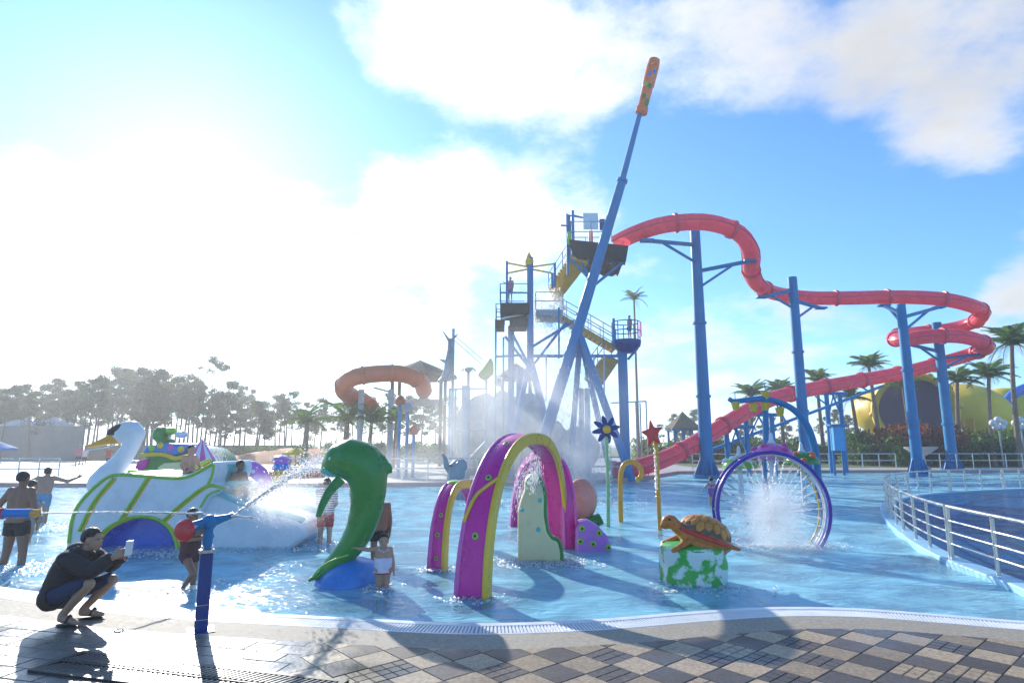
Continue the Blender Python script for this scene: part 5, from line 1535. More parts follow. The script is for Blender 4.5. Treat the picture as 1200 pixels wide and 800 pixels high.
cr_ = P(1198, 462, 71); MB().tube(catmull([cr_ + Vector((-2.6, 0, -1.6)), cr_ + Vector((-1, -.2, .1)), cr_ + Vector((1.5, -.2, .9)), cr_ + Vector((5, 0, .4))], 6), .55, 12).build('ridge', M['deepblue'], yb2)
for k in range(4): MB().box((c.x - 3 + 2 * k, 70.55 + .25 * abs(k - 1.2), 1.3), (.9, .2, 1.4)).build('window', M['plum'], yb2)
rebase(yb2, (c.x, 75, 0))
# globe lamps
for px, lb in ((1170, 'cluster of white globe lamps on a post by the half bare palm'), (1196, 'cluster of white globe lamps on a post by the leafiest palm')):
    ro = thing('globe_lamp', lb, 'street lamp'); q = P(px, 497, 49)
    MB().tube([(q.x, 49, 0), (q.x, 49, q.z)], .06, 8).build('post', M['greysteel'], ro)
    for dx, dz in ((-.42, .1), (.42, .1), (0, .35), (-.22, -.2), (.25, -.22)): MB().ell(q + Vector((dx, 0, dz)), .27, n=14, m=10).build('globe', M['white'], ro)
    rebase(ro, (q.x, 49, 0))
# white table umbrella stand between the columns
ro = thing('stone_urn', 'pale stone urn on the far kerb between the blue columns', 'urn'); q = P(1098, 555, 42.6)
MB().lathe([(.5, 0), (.5, .15), (.25, .25), (.2, .9), (.55, 1.1), (1.0, 1.45), (1.05, 1.55), (.85, 1.5), (.1, 1.3)], (q.x, 44.0, 0.0), 20).build('bowl', M['concrete'], ro); rebase(ro, (q.x, 44.0, 0))

# gazebo behind the starfish post
gz = thing('gazebo', 'small blue gazebo with a grey thatched roof seen past the thick column', 'gazebo')
YG = 62; a = P(787, 512, YG); b_ = P(815, 512, YG); w = b_.x - a.x; cxg = (a.x + b_.x) / 2; zr = P(800, 503, YG).z
for sx_ in (-1, -.33, .33, 1):
    for sy_ in (-1, 1): MB().tube([(cxg + sx_ * w / 2, YG + sy_ * w / 2, 0), (cxg + sx_ * w / 2, YG + sy_ * w / 2, zr)], .12, 8).build('post', M['steelblue'], gz)
MB().box((cxg, YG, zr), (w * 1.25, w * 1.2, .2)).build('beam', M['steelblue'], gz)
MB().lathe([(w * .82, 0), (w * .3, 1.0), (.0001, 1.7)], (cxg, YG, zr + .1), 8).build('roof', M['thatch'], gz, smooth=0)
rebase(gz, (cxg, YG, 0))

# thatched pavilion behind the orange slide
tp_ = thing('thatched_pavilion', 'dark thatched pavilion roof behind the orange slide', 'pavilion')
YP = 52; a = P(500, 432, YP); zr = P(500, 441, YP).z
MB().lathe([(3.2, -.2), (3.1, .1), (1.6, .75), (.0001, 1.4)], (P(492, 440, YP).x, YP, zr), 10).build('roof', M['thatch'], tp_, smooth=0)
for dx, dy in ((-2, -1.6), (2, -1.6), (2, 1.6), (-2, 1.6)): MB().tube([(P(492, 440, YP).x + dx, YP + dy, 0), (P(492, 440, YP).x + dx, YP + dy, zr + .1)], .15, 8).build('post', M['bark'], tp_)
MB().box((P(492, 440, YP).x, YP, zr - 2.2), (4.2, 3.4, .3)).build('floor', M['concrete'], tp_)
rebase(tp_, (P(492, 440, YP).x, YP, 0))
tp2 = thing('thatched_pavilion', 'lower dark thatched roof glimpsed between the tower legs', 'pavilion')
q = P(605, 436, 40)
MB().lathe([(1.5, -.1), (1.4, .1), (.0001, 1.0)], (q.x, 40, q.z - .4), 8).build('roof', M['thatch'], tp2, smooth=0)
for dx in (-.9, .9): MB().tube([(q.x + dx, 40, 0), (q.x + dx, 40, q.z - .35)], .12, 8).build('post', M['bark'], tp2)
rebase(tp2, (q.x, 40, 0))
# pale rock hill at the tower's foot
rk = thing('rock_hill', 'pale artificial rock hill veiled by spray at the tower foot', 'rock')
mb = MB(); r = random.Random(4)
for k in range(26):
    px = r.uniform(556, 690); hz = P(px, 448 + abs(px - 600) * .42 + r.uniform(0, 26), 38).z
    X = P(px, 500, 38).x; mb.ell((X, 37.5 + r.uniform(-1, 2.5), hz * .45), (r.uniform(.8, 1.5), r.uniform(.8, 1.5), hz * .55))
me = fuse(mb, .16, 2)
for v in me.vertices:
    q = v.co; d = mnoise.noise(q * .9) * .28 + mnoise.noise(q * 2.6) * .12; v.co = q + v.normal * d
link_mesh('rock', me, M['rock'], rk)
q = P(585, 447, 35.6); MB().ell(q, (.35, .25, .3)).build('eye_socket', M['white'], rk); MB().ell(q + Vector((0, -.2, 0)), (.14, .1, .14)).build('pupil', M['bark'], rk)
rebase(rk, (P(610, 540, 38).x, 38, 0))
hp2 = thing('tipping_trough', 'olive yellow tipping trough on the side of the misty tower', 'water trough')
slab(XZ([(560, 440), (575, 420), (578, 424), (578, 436), (568, 445)], 33.4), 33.0, 34.4).build('trough', mat('olive yellow paint', (.50, .42, .05), rough=.4), hp2, fix=True, bevel=.05)
MB().tube([P(570, 440, 33.7), Vector((P(570, 440, 33.7).x, 33.7, 0))], .07, 8).build('post', M['greysteel'], hp2)
rebase(hp2, (P(570, 440, 33.7).x, 33.7, 0))
# dark leaping dolphin on a pole
dd = thing('dolphin_statue', 'dark grey diving dolphin statue high on a thin pole', 'statue')
YW = 36.0; s_ = YW / FPX
mb = MB(); ptsd = [(527, 400, 2.2), (528, 410, 4), (527, 422, 5.6), (525, 434, 5.4), (520, 443, 3.6), (514, 447, 1.8)]
cc = [P(x, y, YW) for x, y, r in ptsd]
for k in range(len(cc) - 1): mb.capsule(cc[k], ptsd[k][2] * s_, cc[k + 1], ptsd[k + 1][2] * s_, 12)
for tx, ty in ((519, 388), (537, 391)): mb.capsule(P(527, 400, YW), 2.2 * s_, P(tx, ty, YW), .9 * s_, 10)
mb.capsule(P(523, 424, YW), 2.5 * s_, P(515, 421, YW), .9 * s_, 8)
mb.capsule(P(528, 436, YW), 2.5 * s_, P(524, 449, YW) + Vector((0, -.5, 0)), .9 * s_, 8)
link_mesh('body', fuse(mb, .05, 5), M['greyfig'], dd)
q = P(530, 440, YW); MB().tube([(q.x, YW + .3, 0), (q.x, YW + .3, P(530, 384, YW).z)], .09, 10).build('pole', M['greysteel'], dd)
for dz in (0, .3): MB().tube([P(531, 397, YW) + Vector((0, .3, dz)), P(566, 428, 34.0) + Vector((0, 0, dz))], .025, 6).build('cable', M['greysteel'], dd)
rebase(dd, (q.x, YW + .3, 0))
# spray pole with a mop of fronds
sp_ = thing('spray_pole', 'grey spray pole with a mop-like top beside the dolphin statue', 'spray post')
q = P(549, 437, 33.5); MB().tube([(q.x, 33.5, 0), (q.x, 33.5, q.z)], [.12, .08], 10).build('pole', M['greysteel'], sp_)
for k in range(12):
    a = R(30 * k); d = Vector((math.cos(a), math.sin(a), 0)); MB().tube([q, q + d * .25 + Vector((0, 0, .28)), q + d * .45 + Vector((0, 0, .1))], [.05, .05, .02], 6).build('frond', M['greyfig'], sp_)
rebase(sp_, (q.x, 33.5, 0))
# thin blue posts with lanterns on the far deck
for px, ty, lb in ((469, 470, 'thin blue grey post with an orange lantern near the dolphin figure'), (485, 505, 'short thin blue grey post on the far deck'), (478, 478, 'thin blue grey post carrying a dark spray flower')):
    ro = thing('spray_pole', lb, 'spray post'); q = P(px, ty, 34.0)
    MB().tube([(q.x, 34, 0), (q.x, 34, q.z)], .09, 10).build('pole', M['steelblue'], ro)
    MB().lathe([(.2, -.2), (.3, 0), (.2, .25), (.05, .35)], q, 12).build('head', M['oslide'] if px != 478 else M['greyfig'], ro); rebase(ro, (q.x, 34, 0))
# grey elephant-like figure behind the small arch
el = thing('elephant_figure', 'pale grey elephant figure with raised trunk behind the smallest arch', 'play figure')
YE = 22.5; s_ = YE / FPX; mb = MB()
mb.ell(P(535, 555, YE), (10 * s_, .34, 14 * s_)); mb.ell(P(536, 547, YE), (9 * s_, .3, 9 * s_))
tk = [P(x, y, YE) for x, y in ((528, 552), (523, 546), (522, 538), (519, 532))]
for a, c, r0, r1 in zip(tk[:-1], tk[1:], (.13, .11, .09), (.11, .09, .06)): mb.capsule(a, r0, c, r1)
mb.ell((P(536, 570, YE).x, YE, -.15), (.36, .36, .5))
for dy in (-.3, .3): mb.ell(P(541, 546, YE) + Vector((0, dy, 0)), (.2, .06, .26))
link_mesh('body', fuse(mb, .04, 5), M['greyfig'], el); MB().ell(P(529, 545, YE) + Vector((0, -.26, 0)), .04).build('eye', M['black'], el)
rebase(el, (P(535, 575, YE).x, YE, FLOOR_Z))

# ------------------------------------------------------------------ green and blue play boat behind the swan
YQ = 19.0; s_ = YQ / FPX
pb = thing('dragon_boat', 'green play boat with a blue patterned deck and a green dragon head behind the swan', 'play figure')
hull_px = [(160, 560), (164, 545), (170, 533), (185, 524), (215, 522), (236, 526), (246, 534), (252, 545), (256, 560)]
mb = MB()
oh = XZ(hull_px, YQ); oh[0] = (oh[0][0], FLOOR_Z); oh[-1] = (oh[-1][0], FLOOR_Z)
slab(oh, YQ, YQ + 1.8).build('hull', M['green'], pb, fix=True, smooth=35, bevel=.14, bseg=4)
slab(XZ([(168, 532), (172, 523), (195, 519), (216, 520), (220, 530), (205, 534), (190, 531)], YQ), YQ - .12, YQ + 1.6).build('deck', M['blue'], pb, fix=True, smooth=35, bevel=.08, bseg=3)
MB().tube(catmull([P(x, y, YQ - .13) for x, y in ((166, 533), (182, 532), (195, 533), (206, 537), (222, 533))], 5), .07, 8).build('trim', M['yellow'], pb)
slab(XZ([(159, 548), (163, 540), (176, 537), (172, 548), (164, 551)], YQ), YQ - .08, YQ + .1).build('patch', M['magenta'], pb, fix=True, bevel=.03)
slab(XZ([(186, 548), (194, 542), (222, 540), (226, 552), (190, 554)], YQ), YQ - .10, YQ + .1).build('patch', M['cream'], pb, fix=True, bevel=.03)
slab(XZ([(219, 524), (230, 526), (240, 534), (236, 541), (224, 535)], YQ), YQ - .1, YQ + 1.5).build('prow', M['gold'], pb, fix=True, bevel=.06)
for x, y, m in ((178, 525, M['lime']), (200, 524, M['pink']), (212, 526, M['yellow']), (188, 522, M['yellow'])): MB().ell(P(x, y, YQ - .12), (.1, .05, .1)).build('dot', m, pb)
mb = MB(); mb.ell(P(189, 509, YQ + .6), (9 * s_, .35, 10 * s_)); mb.ell(P(193, 518, YQ + .6), (7 * s_, .35, 7 * s_)); mb.ell(P(200, 517, YQ + .6), (5 * s_, .25, 3.5 * s_)); mb.capsule(P(187, 503, YQ + .6), .1, P(185, 500, YQ + .6), .05)
link_mesh('head', fuse(mb, .05, 5), M['green'], pb)
MB().ell(P(201, 505, YQ + .5), (6 * s_, .2, 4.5 * s_)).build('flower', M['lime'], pb); MB().ell(P(213, 509, YQ + .5), (6 * s_, .25, 4.5 * s_)).build('plume', M['white'], pb)
rebase(pb, (P(205, 560, YQ).x, YQ + .9, FLOOR_Z))
cone = thing('cone_fountain', 'pink and white striped cone fountain beside the play boat', 'play figure')
q = P(237, 514, YQ - 1.0)
n_ = 16
for k in range(n_):
    a0, a1 = 2 * math.pi * k / n_, 2 * math.pi * (k + 1) / n_
    r_c = 17 * s_; zb_ = P(237, 539, YQ - 1.0).z
    MB().add([q, (q.x + r_c * math.cos(a0), q.y + r_c * math.sin(a0), zb_), (q.x + r_c * math.cos(a1), q.y + r_c * math.sin(a1), zb_), (q.x, q.y, zb_ - .02)], [(0, 1, 2), (0, 3, 1), (0, 2, 3), (1, 3, 2)]).build('stripe', M['pink'] if k % 2 else M['white'], cone, smooth=0, fix=True)
MB().tube([(q.x, q.y, FLOOR_Z), (q.x, q.y, zb_)], .3, 14).build('stem', M['gold'], cone)
rebase(cone, (q.x, q.y, FLOOR_Z))
# violet curved figure and little hatted figure
wv = thing('violet_worm', 'violet bent worm figure with pale spots beside the swan chute', 'play figure'); YV = 18.0; s_ = YV / FPX
c = catmull([P(288, 549, YV), P(296, 549, YV), P(306, 557, YV), P(311, 568, YV), P(310, 582, YV), Vector((P(310, 590, YV).x, YV, FLOOR_Z))], 6)
mb = MB()
for a, b_ in zip(c[:-1], c[1:]): mb.capsule(a, .22, b_, .23, 12)
link_mesh('body', fuse(mb, .05, 4), M['violet'], wv)
for x, y in ((300, 552), (309, 562), (307, 573)): MB().ell(P(x, y, YV) + Vector((0, -.20, 0)), (.07, .05, .06)).build('spot', M['white'], wv)
rebase(wv, (c[-1].x, YV, FLOOR_Z))
hf = thing('hatted_figure', 'yellow barrel figure with a blue band and violet cap', 'play figure'); q = P(327, 585, 17.5); s_ = 17.5 / FPX
zt = lambda y: P(327, y, 17.5).z
MB().lathe([(.10, FLOOR_Z), (.12, zt(574)), (.20, zt(572)), (.215, zt(560)), (.19, zt(549))], (q.x, 17.5, 0), 18).build('body', M['gold'], hf)
MB().lathe([(.20, zt(550)), (.24, zt(548)), (.19, zt(543))], (q.x, 17.5, 0), 18).build('band', M['blue'], hf)
MB().lathe([(.16, zt(544)), (.24, zt(539)), (.20, zt(535)), (.08, zt(533))], (q.x, 17.5, 0), 18).build('cap', M['violet'], hf)
for s in (-1, 1): MB().ell((q.x + s * .06, 17.31, zt(555)), (.035, .02, .04)).build('eye', M['black'], hf)
MB().tube([(q.x - .07, 17.30, zt(563)), (q.x, 17.29, zt(565)), (q.x + .07, 17.30, zt(563))], .012, 6).build('mouth', M['black'], hf)
rebase(hf, (q.x, 17.5, FLOOR_Z))

# ------------------------------------------------------------------ far left: wall, tents, umbrellas, berm
wl2 = thing('boundary_wall', 'long dull grey boundary wall in front of the pine grove', 'wall'); Y0 = 70
a, b_ = P(-150, 520, Y0), P(95, 520, Y0); zt_ = P(60, 499, Y0).z
for k in range(7):
    xa = a.x + (b_.x - a.x) * k / 7; xb = a.x + (b_.x - a.x) * (k + 1) / 7
    MB().box(((xa + xb) / 2, Y0, (zt_ - .4 * (k < 2)) / 2), (xb - xa - .06, .3, zt_ - .4 * (k < 2))).build('panel', mat('wall grey', (.24, .22, .20), rough=.85, var=.25, vscale=.5), wl2, bevel=.02)
    MB().box((xb, Y0, zt_ / 2), (.4, .4, zt_ + .2)).build('pier', mat('wall grey', (.24, .22, .20)), wl2, bevel=.02)
rebase(wl2, ((a.x + b_.x) / 2, Y0, 0))
wl3 = thing('boundary_wall', 'low brown boundary wall continuing behind the shrubs', 'wall'); a, b_ = P(100, 520, 74), P(345, 520, 74)
for k in range(8):
    xa = a.x + (b_.x - a.x) * k / 8; xb = a.x + (b_.x - a.x) * (k + 1) / 8
    MB().box(((xa + xb) / 2, 74, .8), (xb - xa - .05, .3, 1.6)).build('panel', mat('wall brown', (.19, .16, .13), rough=.85, var=.25, vscale=.5), wl3, bevel=.02)
rebase(wl3, ((a.x + b_.x) / 2, 74, 0))
tn = thing('tent', 'white and pale blue peaked tent roof behind the grey wall', 'tent'); 
for px, w in ((62, 34), (38, 26)):
    q = P(px, 487, 76); ww = w * 76 / FPX
    MB().add([q, (q.x - ww, 72.5, q.z - 1.6), (q.x + ww, 72.5, q.z - 1.6), (q.x + ww, 79, q.z - 1.6), (q.x - ww, 79, q.z - 1.6)], [(0, 1, 2), (0, 2, 3), (0, 3, 4), (0, 4, 1), (1, 4, 3, 2)]).build('canopy', mat('tent blue', (.40, .58, .72), rough=.7, trans=.3) if px == 62 else M['white'], tn, smooth=0, fix=True)
    for dx in (-1, 1):
        for y in (72.6, 78.9): MB().tube([(q.x + dx * ww * .95, y, 0), (q.x + dx * ww * .95, y, q.z - 1.55)], .06, 6).build('pole', M['greysteel'], tn)
rebase(tn, (P(50, 520, 76).x, 76, 0))
def parasol(px, ty, Y, w, m, label, fringe=True):
    q = P(px, ty, Y); ro = thing('parasol', label, 'parasol'); ww = w * Y / FPX / 2
    n = 8; ring_ = [(q.x + ww * math.cos(2 * math.pi * k / n + .39), Y + ww * math.sin(2 * math.pi * k / n + .39), q.z - ww * .42) for k in range(n)]
    for k in range(n):
        a, b_ = Vector(ring_[k]), Vector(ring_[(k + 1) % n]); mdp = (a + b_) / 2 + Vector((0, 0, .04))
        MB().add([q, a, mdp, b_, a - Vector((0, 0, .16)), mdp - Vector((0, 0, .14)), b_ - Vector((0, 0, .16))], [(0, 1, 2), (0, 2, 3), (1, 4, 5, 2), (2, 5, 6, 3)]).build('canopy_panel', m, ro, smooth=0, fix=True)
        MB().tube([q - Vector((0, 0, .05)), a - Vector((0, 0, .03))], .015, 5).build('rib', M['greysteel'], ro)
    MB().tube([(q.x, Y, 0), (q.x, Y, q.z + .08)], .04, 8).build('pole', M['greysteel'], ro); MB().lathe([(.3, 0), (.3, .08), (.06, .12)], (q.x, Y, 0), 14).build('base', M['concrete'], ro)
    rebase(ro, (q.x, Y, 0)); return q
parasol(347, 524, 38, 30, M['umbrella'], 'yellow parasol on the far deck over shaded seats')
parasol(387, 526, 41, 26, M['umbrella'], 'yellow parasol half hidden behind the dolphin head')
parasol(-4, 516, 40, 42, M['umbrella_blue'], 'blue parasol cut off by the picture edge near the bathers')
ld_r = random.Random(8)
for px, lb in ((336, 'wooden sun bed under the yellow parasol on its open side'), (356, 'wooden sun bed under the yellow parasol beside the planter')):
    q = G(px, 553); ro = thing('sun_bed', lb, 'sun bed'); Y = 37.6; X = P(px, 550, Y).x
    for k in range(9): MB().box((X - .8 + k * .2, Y, .38 + (.0 if k < 6 else (k - 5) * .11)), (.16, .65, .04)).build('slat', M['palmbark'], ro)
    for dx, dy in ((-.7, -.28), (-.7, .28), (.6, -.28), (.6, .28)): MB().tube([(X + dx, Y + dy, 0), (X + dx, Y + dy, .38)], .03, 6).build('leg', M['bark'], ro)
    rebase(ro, (X, Y, 0))
pl = thing('round_planter', 'low orange brown round planter wall on the far deck', 'planter')
q = P(345, 553, 34); MB().lathe([(1.7, 0), (1.7, .35), (1.5, .4), (1.45, .3), (.001, .28)], (q.x, 34, 0), 28).build('wall', M['oslide'], pl); rebase(pl, (q.x, 34, 0))
bm_ = MB(); 
a, b_ = P(262, 540, 56), P(395, 540, 60)
vs = []; fs = []; NB = 20
for i in range(NB + 1):
    t = i / NB; X = a.x + (b_.x - a.x) * t; h = .6 + 1.0 * math.sin(math.pi * (.12 + .75 * t)) * (.55 + .45 * t)
    vs += [(X, 54, 0), (X, 57, h * .8), (X, 60, h), (X, 64, 0)]
for i in range(NB):
    for k in range(3): fs.append((4 * i + k, 4 * i + k + 1, 4 * i + 5 + k, 4 * i + 4 + k))
structure(bm_.add(vs, fs).build('clay_bank', mat('orange clay', (.52, .20, .08), rough=.9, var=.3, vscale=.5, bump=.4, bscale=3), fix=True)); 

# ================================================================== people
SKIN = mat('skin tan', (.46, .26, .165), rough=.5, var=.10, vscale=8); SKIN2 = mat('skin brown', (.27, .13, .078), rough=.45, var=.12, vscale=8); SKIN3 = mat('skin light', (.56, .35, .25), rough=.5, var=.08, vscale=8)
HAIR = mat('black hair', (.012, .010, .009), rough=.45, var=.4, vscale=60, bump=.6, bscale=180)
CL = dict(black=mat('black cloth', (.014, .014, .017), rough=.8, bump=.3, bscale=300), jacket=mat('charcoal jacket', (.022, .021, .026), rough=.75, var=.35, vscale=9, bump=.5, bscale=30),
          navy=mat('navy denim', (.018, .035, .10), rough=.85, var=.3, vscale=20), lilac=mat('lilac white cloth', (.66, .64, .74), rough=.8, var=.12, vscale=30), red=mat('red cloth', (.55, .04, .035), rough=.8),
          maroon=mat('maroon swimsuit', (.07, .008, .018), rough=.6), blue=mat('blue shorts cloth', (.10, .30, .48), rough=.8), grey=mat('grey shorts cloth', (.22, .23, .24), rough=.8),
          white=mat('white cloth', (.72, .72, .72), rough=.8), purple=mat('violet cloth', (.25, .10, .35), rough=.8), pinkc=mat('pink cloth', (.62, .2, .25), rough=.8))
def stripes():
    m, nt, n, l, b = nodes_of('striped knit')
    tc = n.new('ShaderNodeTexCoord'); w = n.new('ShaderNodeTexWave'); w.wave_type = 'BANDS'; w.bands_direction = 'Z'; w.inputs['Scale'].default_value = 7.2; w.inputs['Distortion'].default_value = .25
    l.new(tc.outputs['Object'], w.inputs['Vector']); rp = n.new('ShaderNodeValToRGB'); rp.color_ramp.interpolation = 'CONSTANT'
    rp.color_ramp.elements[0].color = (.72, .70, .70, 1); rp.color_ramp.elements[1].position = .55; rp.color_ramp.elements[1].color = (.05, .012, .03, 1)
    l.new(w.outputs['Color'], rp.inputs[0]); l.new(rp.outputs[0], b.inputs['Base Color']); b.inputs['Roughness'].default_value = .85; return m
CL['stripes'] = stripes()
STAND = dict(pelvis=(0, 0, .93), chest=(0, 0, 1.26), neck=(0, 0, 1.43), head=(0, -.015, 1.57), face=(0, -1, 0), hup=(0, 0, 1),
             shL=(-.165, 0, 1.385), elL=(-.215, .02, 1.10), wrL=(-.225, -.06, .86), shR=(.165, 0, 1.385), elR=(.215, .02, 1.10), wrR=(.225, -.06, .86),
             hiL=(-.085, 0, .90), knL=(-.095, -.02, .48), anL=(-.10, .02, .08), toL=(-.115, -.15, .03), hiR=(.085, 0, .90), knR=(.095, -.02, .48), anR=(.10, .02, .08), toR=(.115, -.15, .03))
def person(loc, rz, height, pose, clothes, label, skin=SKIN, hs=1.0, fat=1.0, voxel=.014, hair_len=0.0, extras=None, face_detail=True, cat='person', curl=.25, hair=True, group=None):
    J = {k: Vector(v) for k, v in {**STAND, **pose}.items()}
    s = height / 1.70
    ro = thing('person', label, cat, loc, rz, group)
    bones = []; mb = MB()
    def B(nm, a, ra, b_, rb):
        bones.append((nm, a, ra, b_, rb)); mb.capsule(a, ra, b_, rb, 12)
    f = J['face'].normalized(); u = J['hup']; u = (u - f * u.dot(f)).normalized(); sd = f.cross(u)
    pel, che, nk = J['pelvis'], J['chest'], J['neck']
    tor = (che - pel).normalized(); lat = (J['shR'] - J['shL']).normalized()
    for sg in (-1, 1):
        B('torso', pel + lat * sg * .062, .098 * fat, che + lat * sg * .075, .100 * fat)
        B('pelvis', pel + lat * sg * .06 - tor * .03, .098 * fat, pel + lat * sg * .05 + tor * .06, .09 * fat)
        B('torso', che + lat * sg * .06, .095 * fat, nk + lat * sg * .045 - (nk - che) * .25, .07 * fat)
    B('neck', nk - (nk - che) * .2, .055, J['head'] - u * .04, .052)
    for S in 'LR':
        B('torso', che.lerp(nk, .55) + lat * (.06 if S == 'R' else -.06), .075 * fat, J['sh' + S], .060 * fat)
        B('uarm' + S, J['sh' + S], .054 * fat, J['el' + S], .041 * fat)
        B('farm' + S, J['el' + S], .042 * fat, J['wr' + S], .028 * fat)
        B('thigh' + S, J['hi' + S], .088 * fat, J['kn' + S], .056 * fat)
        B('shin' + S, J['kn' + S], .056 * fat, J['an' + S], .036)
        kd = (J['kn' + S] - J['an' + S]); back = Vector((0, .02, 0))
        B('shin' + S, J['kn' + S].lerp(J['an' + S], .18), .05 * fat, J['kn' + S].lerp(J['an' + S], .45), .052 * fat)
        B('foot' + S, J['an' + S] - Vector((0, 0, .03)), .038, J['an' + S].lerp(J['to' + S], .55) - Vector((0, 0, .01)), .036)
        B('foot' + S, J['an' + S].lerp(J['to' + S], .5) - Vector((0, 0, .01)), .038, J['to' + S], .026)
        # hand: palm, four fingers with a knuckle bend, thumb off the side of the palm
        d = (J['wr' + S] - J['el' + S]).normalized(); nn = J.get('palm' + S, Vector((1 if S == 'L' else -1, 0, 0))); nn = Vector(nn); nn = (nn - d * nn.dot(d)).normalized(); ws = d.cross(nn)
        w = J['wr' + S]; 
        for q in (-1, 0, 1): B('hand' + S, w + d * .015 + ws * .018 * q, .018, w + d * .075 + ws * .026 * q, .017)
        for q, L in enumerate((.060, .072, .067, .052)):
            k0 = w + d * .08 + ws * (.030 - .020 * q); k1 = k0 + (d * (1 - curl * .5) + nn * curl).normalized() * L * .55; k2 = k1 + (d * (1 - curl) + nn * curl * 2).normalized() * L * .5
            B('hand' + S, k0, .0105, k1, .0098); B('hand' + S, k1, .0098, k2, .0088)
        k0 = w + d * .03 + ws * .030; k1 = k0 + (d * .6 + ws * .7 + nn * .25).normalized() * .042; k2 = k1 + (d * .9 + ws * .2 + nn * .4).normalized() * .032
        B('hand' + S, k0, .014, k1, .012); B('hand' + S, k1, .012, k2, .0105)
    H = J['head']; rot = Matrix((sd, f, u)).transposed()
    def he(c, r, nm='head'):
        p = H + rot @ (Vector(c) * hs); mb.ell(p, tuple(q * hs for q in r), rot, 14, 10); bones.append((nm, p, max(r) * hs * .9, p + u * .001, max(r) * hs * .9))
    he((0, -.012, .025), (.076, .095, .092)); he((0, .022, -.035), (.060, .070, .075)); he((0, .05, -.085), (.035, .034, .026))
    he((0, .088, -.022), (.0135, .022, .012)); he((0, .078, .0), (.010, .014, .028)); he((0, .082, -.058), (.022, .012, .011))
    for sg in (-1, 1): he((sg * .076, -.008, -.012), (.012, .022, .032)); he((sg * .034, .062, .012), (.022, .018, .012)); he((sg * .03, .075, .030), (.026, .012, .008))
    if s != 1.0: pass
    me = fuse(mb, voxel / s if voxel > .01 else voxel, 3, .5)
    V = arr(me); nb = len(bones); best = np.full(len(V), 1e9); own = np.zeros(len(V), int); par = np.zeros(len(V))
    for i, (nm, a, ra, b_, rb) in enumerate(bones):
        a_ = np.array(a); ab = np.array(b_) - a_; t = np.clip(((V - a_) @ ab) / (ab @ ab), 0, 1)
        dd_ = np.linalg.norm(V - a_ - t[:, None] * ab, axis=1) - (ra + (rb - ra) * t)
        m_ = dd_ < best; best[m_] = dd_[m_]; own[m_] = i; par[m_] = t[m_]
    bn = [b[0] for b in bones]
    me.transform(Matrix.Scale(s, 4)); me.update()
    body = link_mesh('body', me, skin, ro)
    V = arr(me); NRM = np.empty(len(V) * 3); me.vertices.foreach_get('normal', NRM); NRM = NRM.reshape(-1, 3)
    polys = [tuple(p.vertices) for p in me.polygons]
    ztor = np.array([float((Vector(v) / s - pel).dot(tor)) for v in V]) if any(c[3] == 'z' for c in clothes if len(c) > 3) else None
    for c in clothes:
        nm, m, reg, off = c[0], c[1], c[2], c[4] if len(c) > 4 else .010
        ok = np.array([any(bn[own[i]].startswith(r[0]) and r[1] <= par[i] <= r[2] for r in reg) for i in range(len(V))])
        fc = [p for p in polys if all(ok[i] for i in p)]
        if not fc: continue
        use = sorted({i for p in fc for i in p}); mp = {v: k for k, v in enumerate(use)}
        wr_ = np.array([1 + .35 * mnoise.noise(Vector(V[i]) * 14) for i in use])[:, None]
        out = V[use] + NRM[use] * off * wr_; nU = len(use)
        fs = [tuple(mp[i] for i in p) for p in fc]
        cnt = {}
        for p in fs:
            for a, b_ in zip(p, p[1:] + p[:1]): cnt[(a, b_)] = cnt.get((a, b_), 0) + 1
        rim = [(a, b_) for (a, b_) in cnt if (b_, a) not in cnt]
        vs = out.tolist() + (V[use] - NRM[use] * .004).tolist()
        fs += [(b_, a, a + nU, b_ + nU) for a, b_ in rim]
        o = MB().add(vs, fs).build(nm, m, ro, smooth=70)
    if hair:
        hb = MB(); r = random.Random(int(abs(loc[0]) * 100)); c0 = H + rot @ (Vector((0, -.018, .030)) * hs); n_, m_ = 20, 12; vs = []; fs = []
        R_ = Vector((.084, .102, .098)) * hs
        for i in range(m_ + 1):
            ph = math.pi * .5 - math.pi * i / m_ * .80
            for k in range(n_):
                th = 2 * math.pi * k / n_; dirv = Vector((math.cos(ph) * math.cos(th), math.cos(ph) * math.sin(th), math.sin(ph)))
                lowlim = .52 if dirv.y > .35 else (.05 if dirv.y > -.1 else -.55 - hair_len)
                z_ = max(dirv.z, lowlim * (.6 + .4 * abs(dirv.y)) if dirv.y > .35 else lowlim)
                q = Vector((dirv.x, dirv.y, z_)); 
                if z_ > dirv.z: q = Vector((dirv.x, dirv.y, z_)) * 1.0; hh = math.sqrt(max(.01, 1 - min(.98, z_) ** 2)); ll = math.hypot(dirv.x, dirv.y) or 1; q.x, q.y = dirv.x / ll * hh, dirv.y / ll * hh
                j = 1 + .05 * mnoise.noise(dirv * 5 + Vector((loc[0], 0, 0))) + .02 * r.random()
                vs.append((c0 + rot @ Vector((q.x * R_.x * j, q.y * R_.y * j, q.z * R_.z * j - (hair_len * .1 if dirv.y < -.1 and dirv.z < 0 else 0)))) * s)
        for i in range(m_):
            for k in range(n_): fs.append((i * n_ + k, i * n_ + (k + 1) % n_, (i + 1) * n_ + (k + 1) % n_, (i + 1) * n_ + k))
        hb.add(vs, fs).build('hair', HAIR, ro, smooth=180, fix=True)
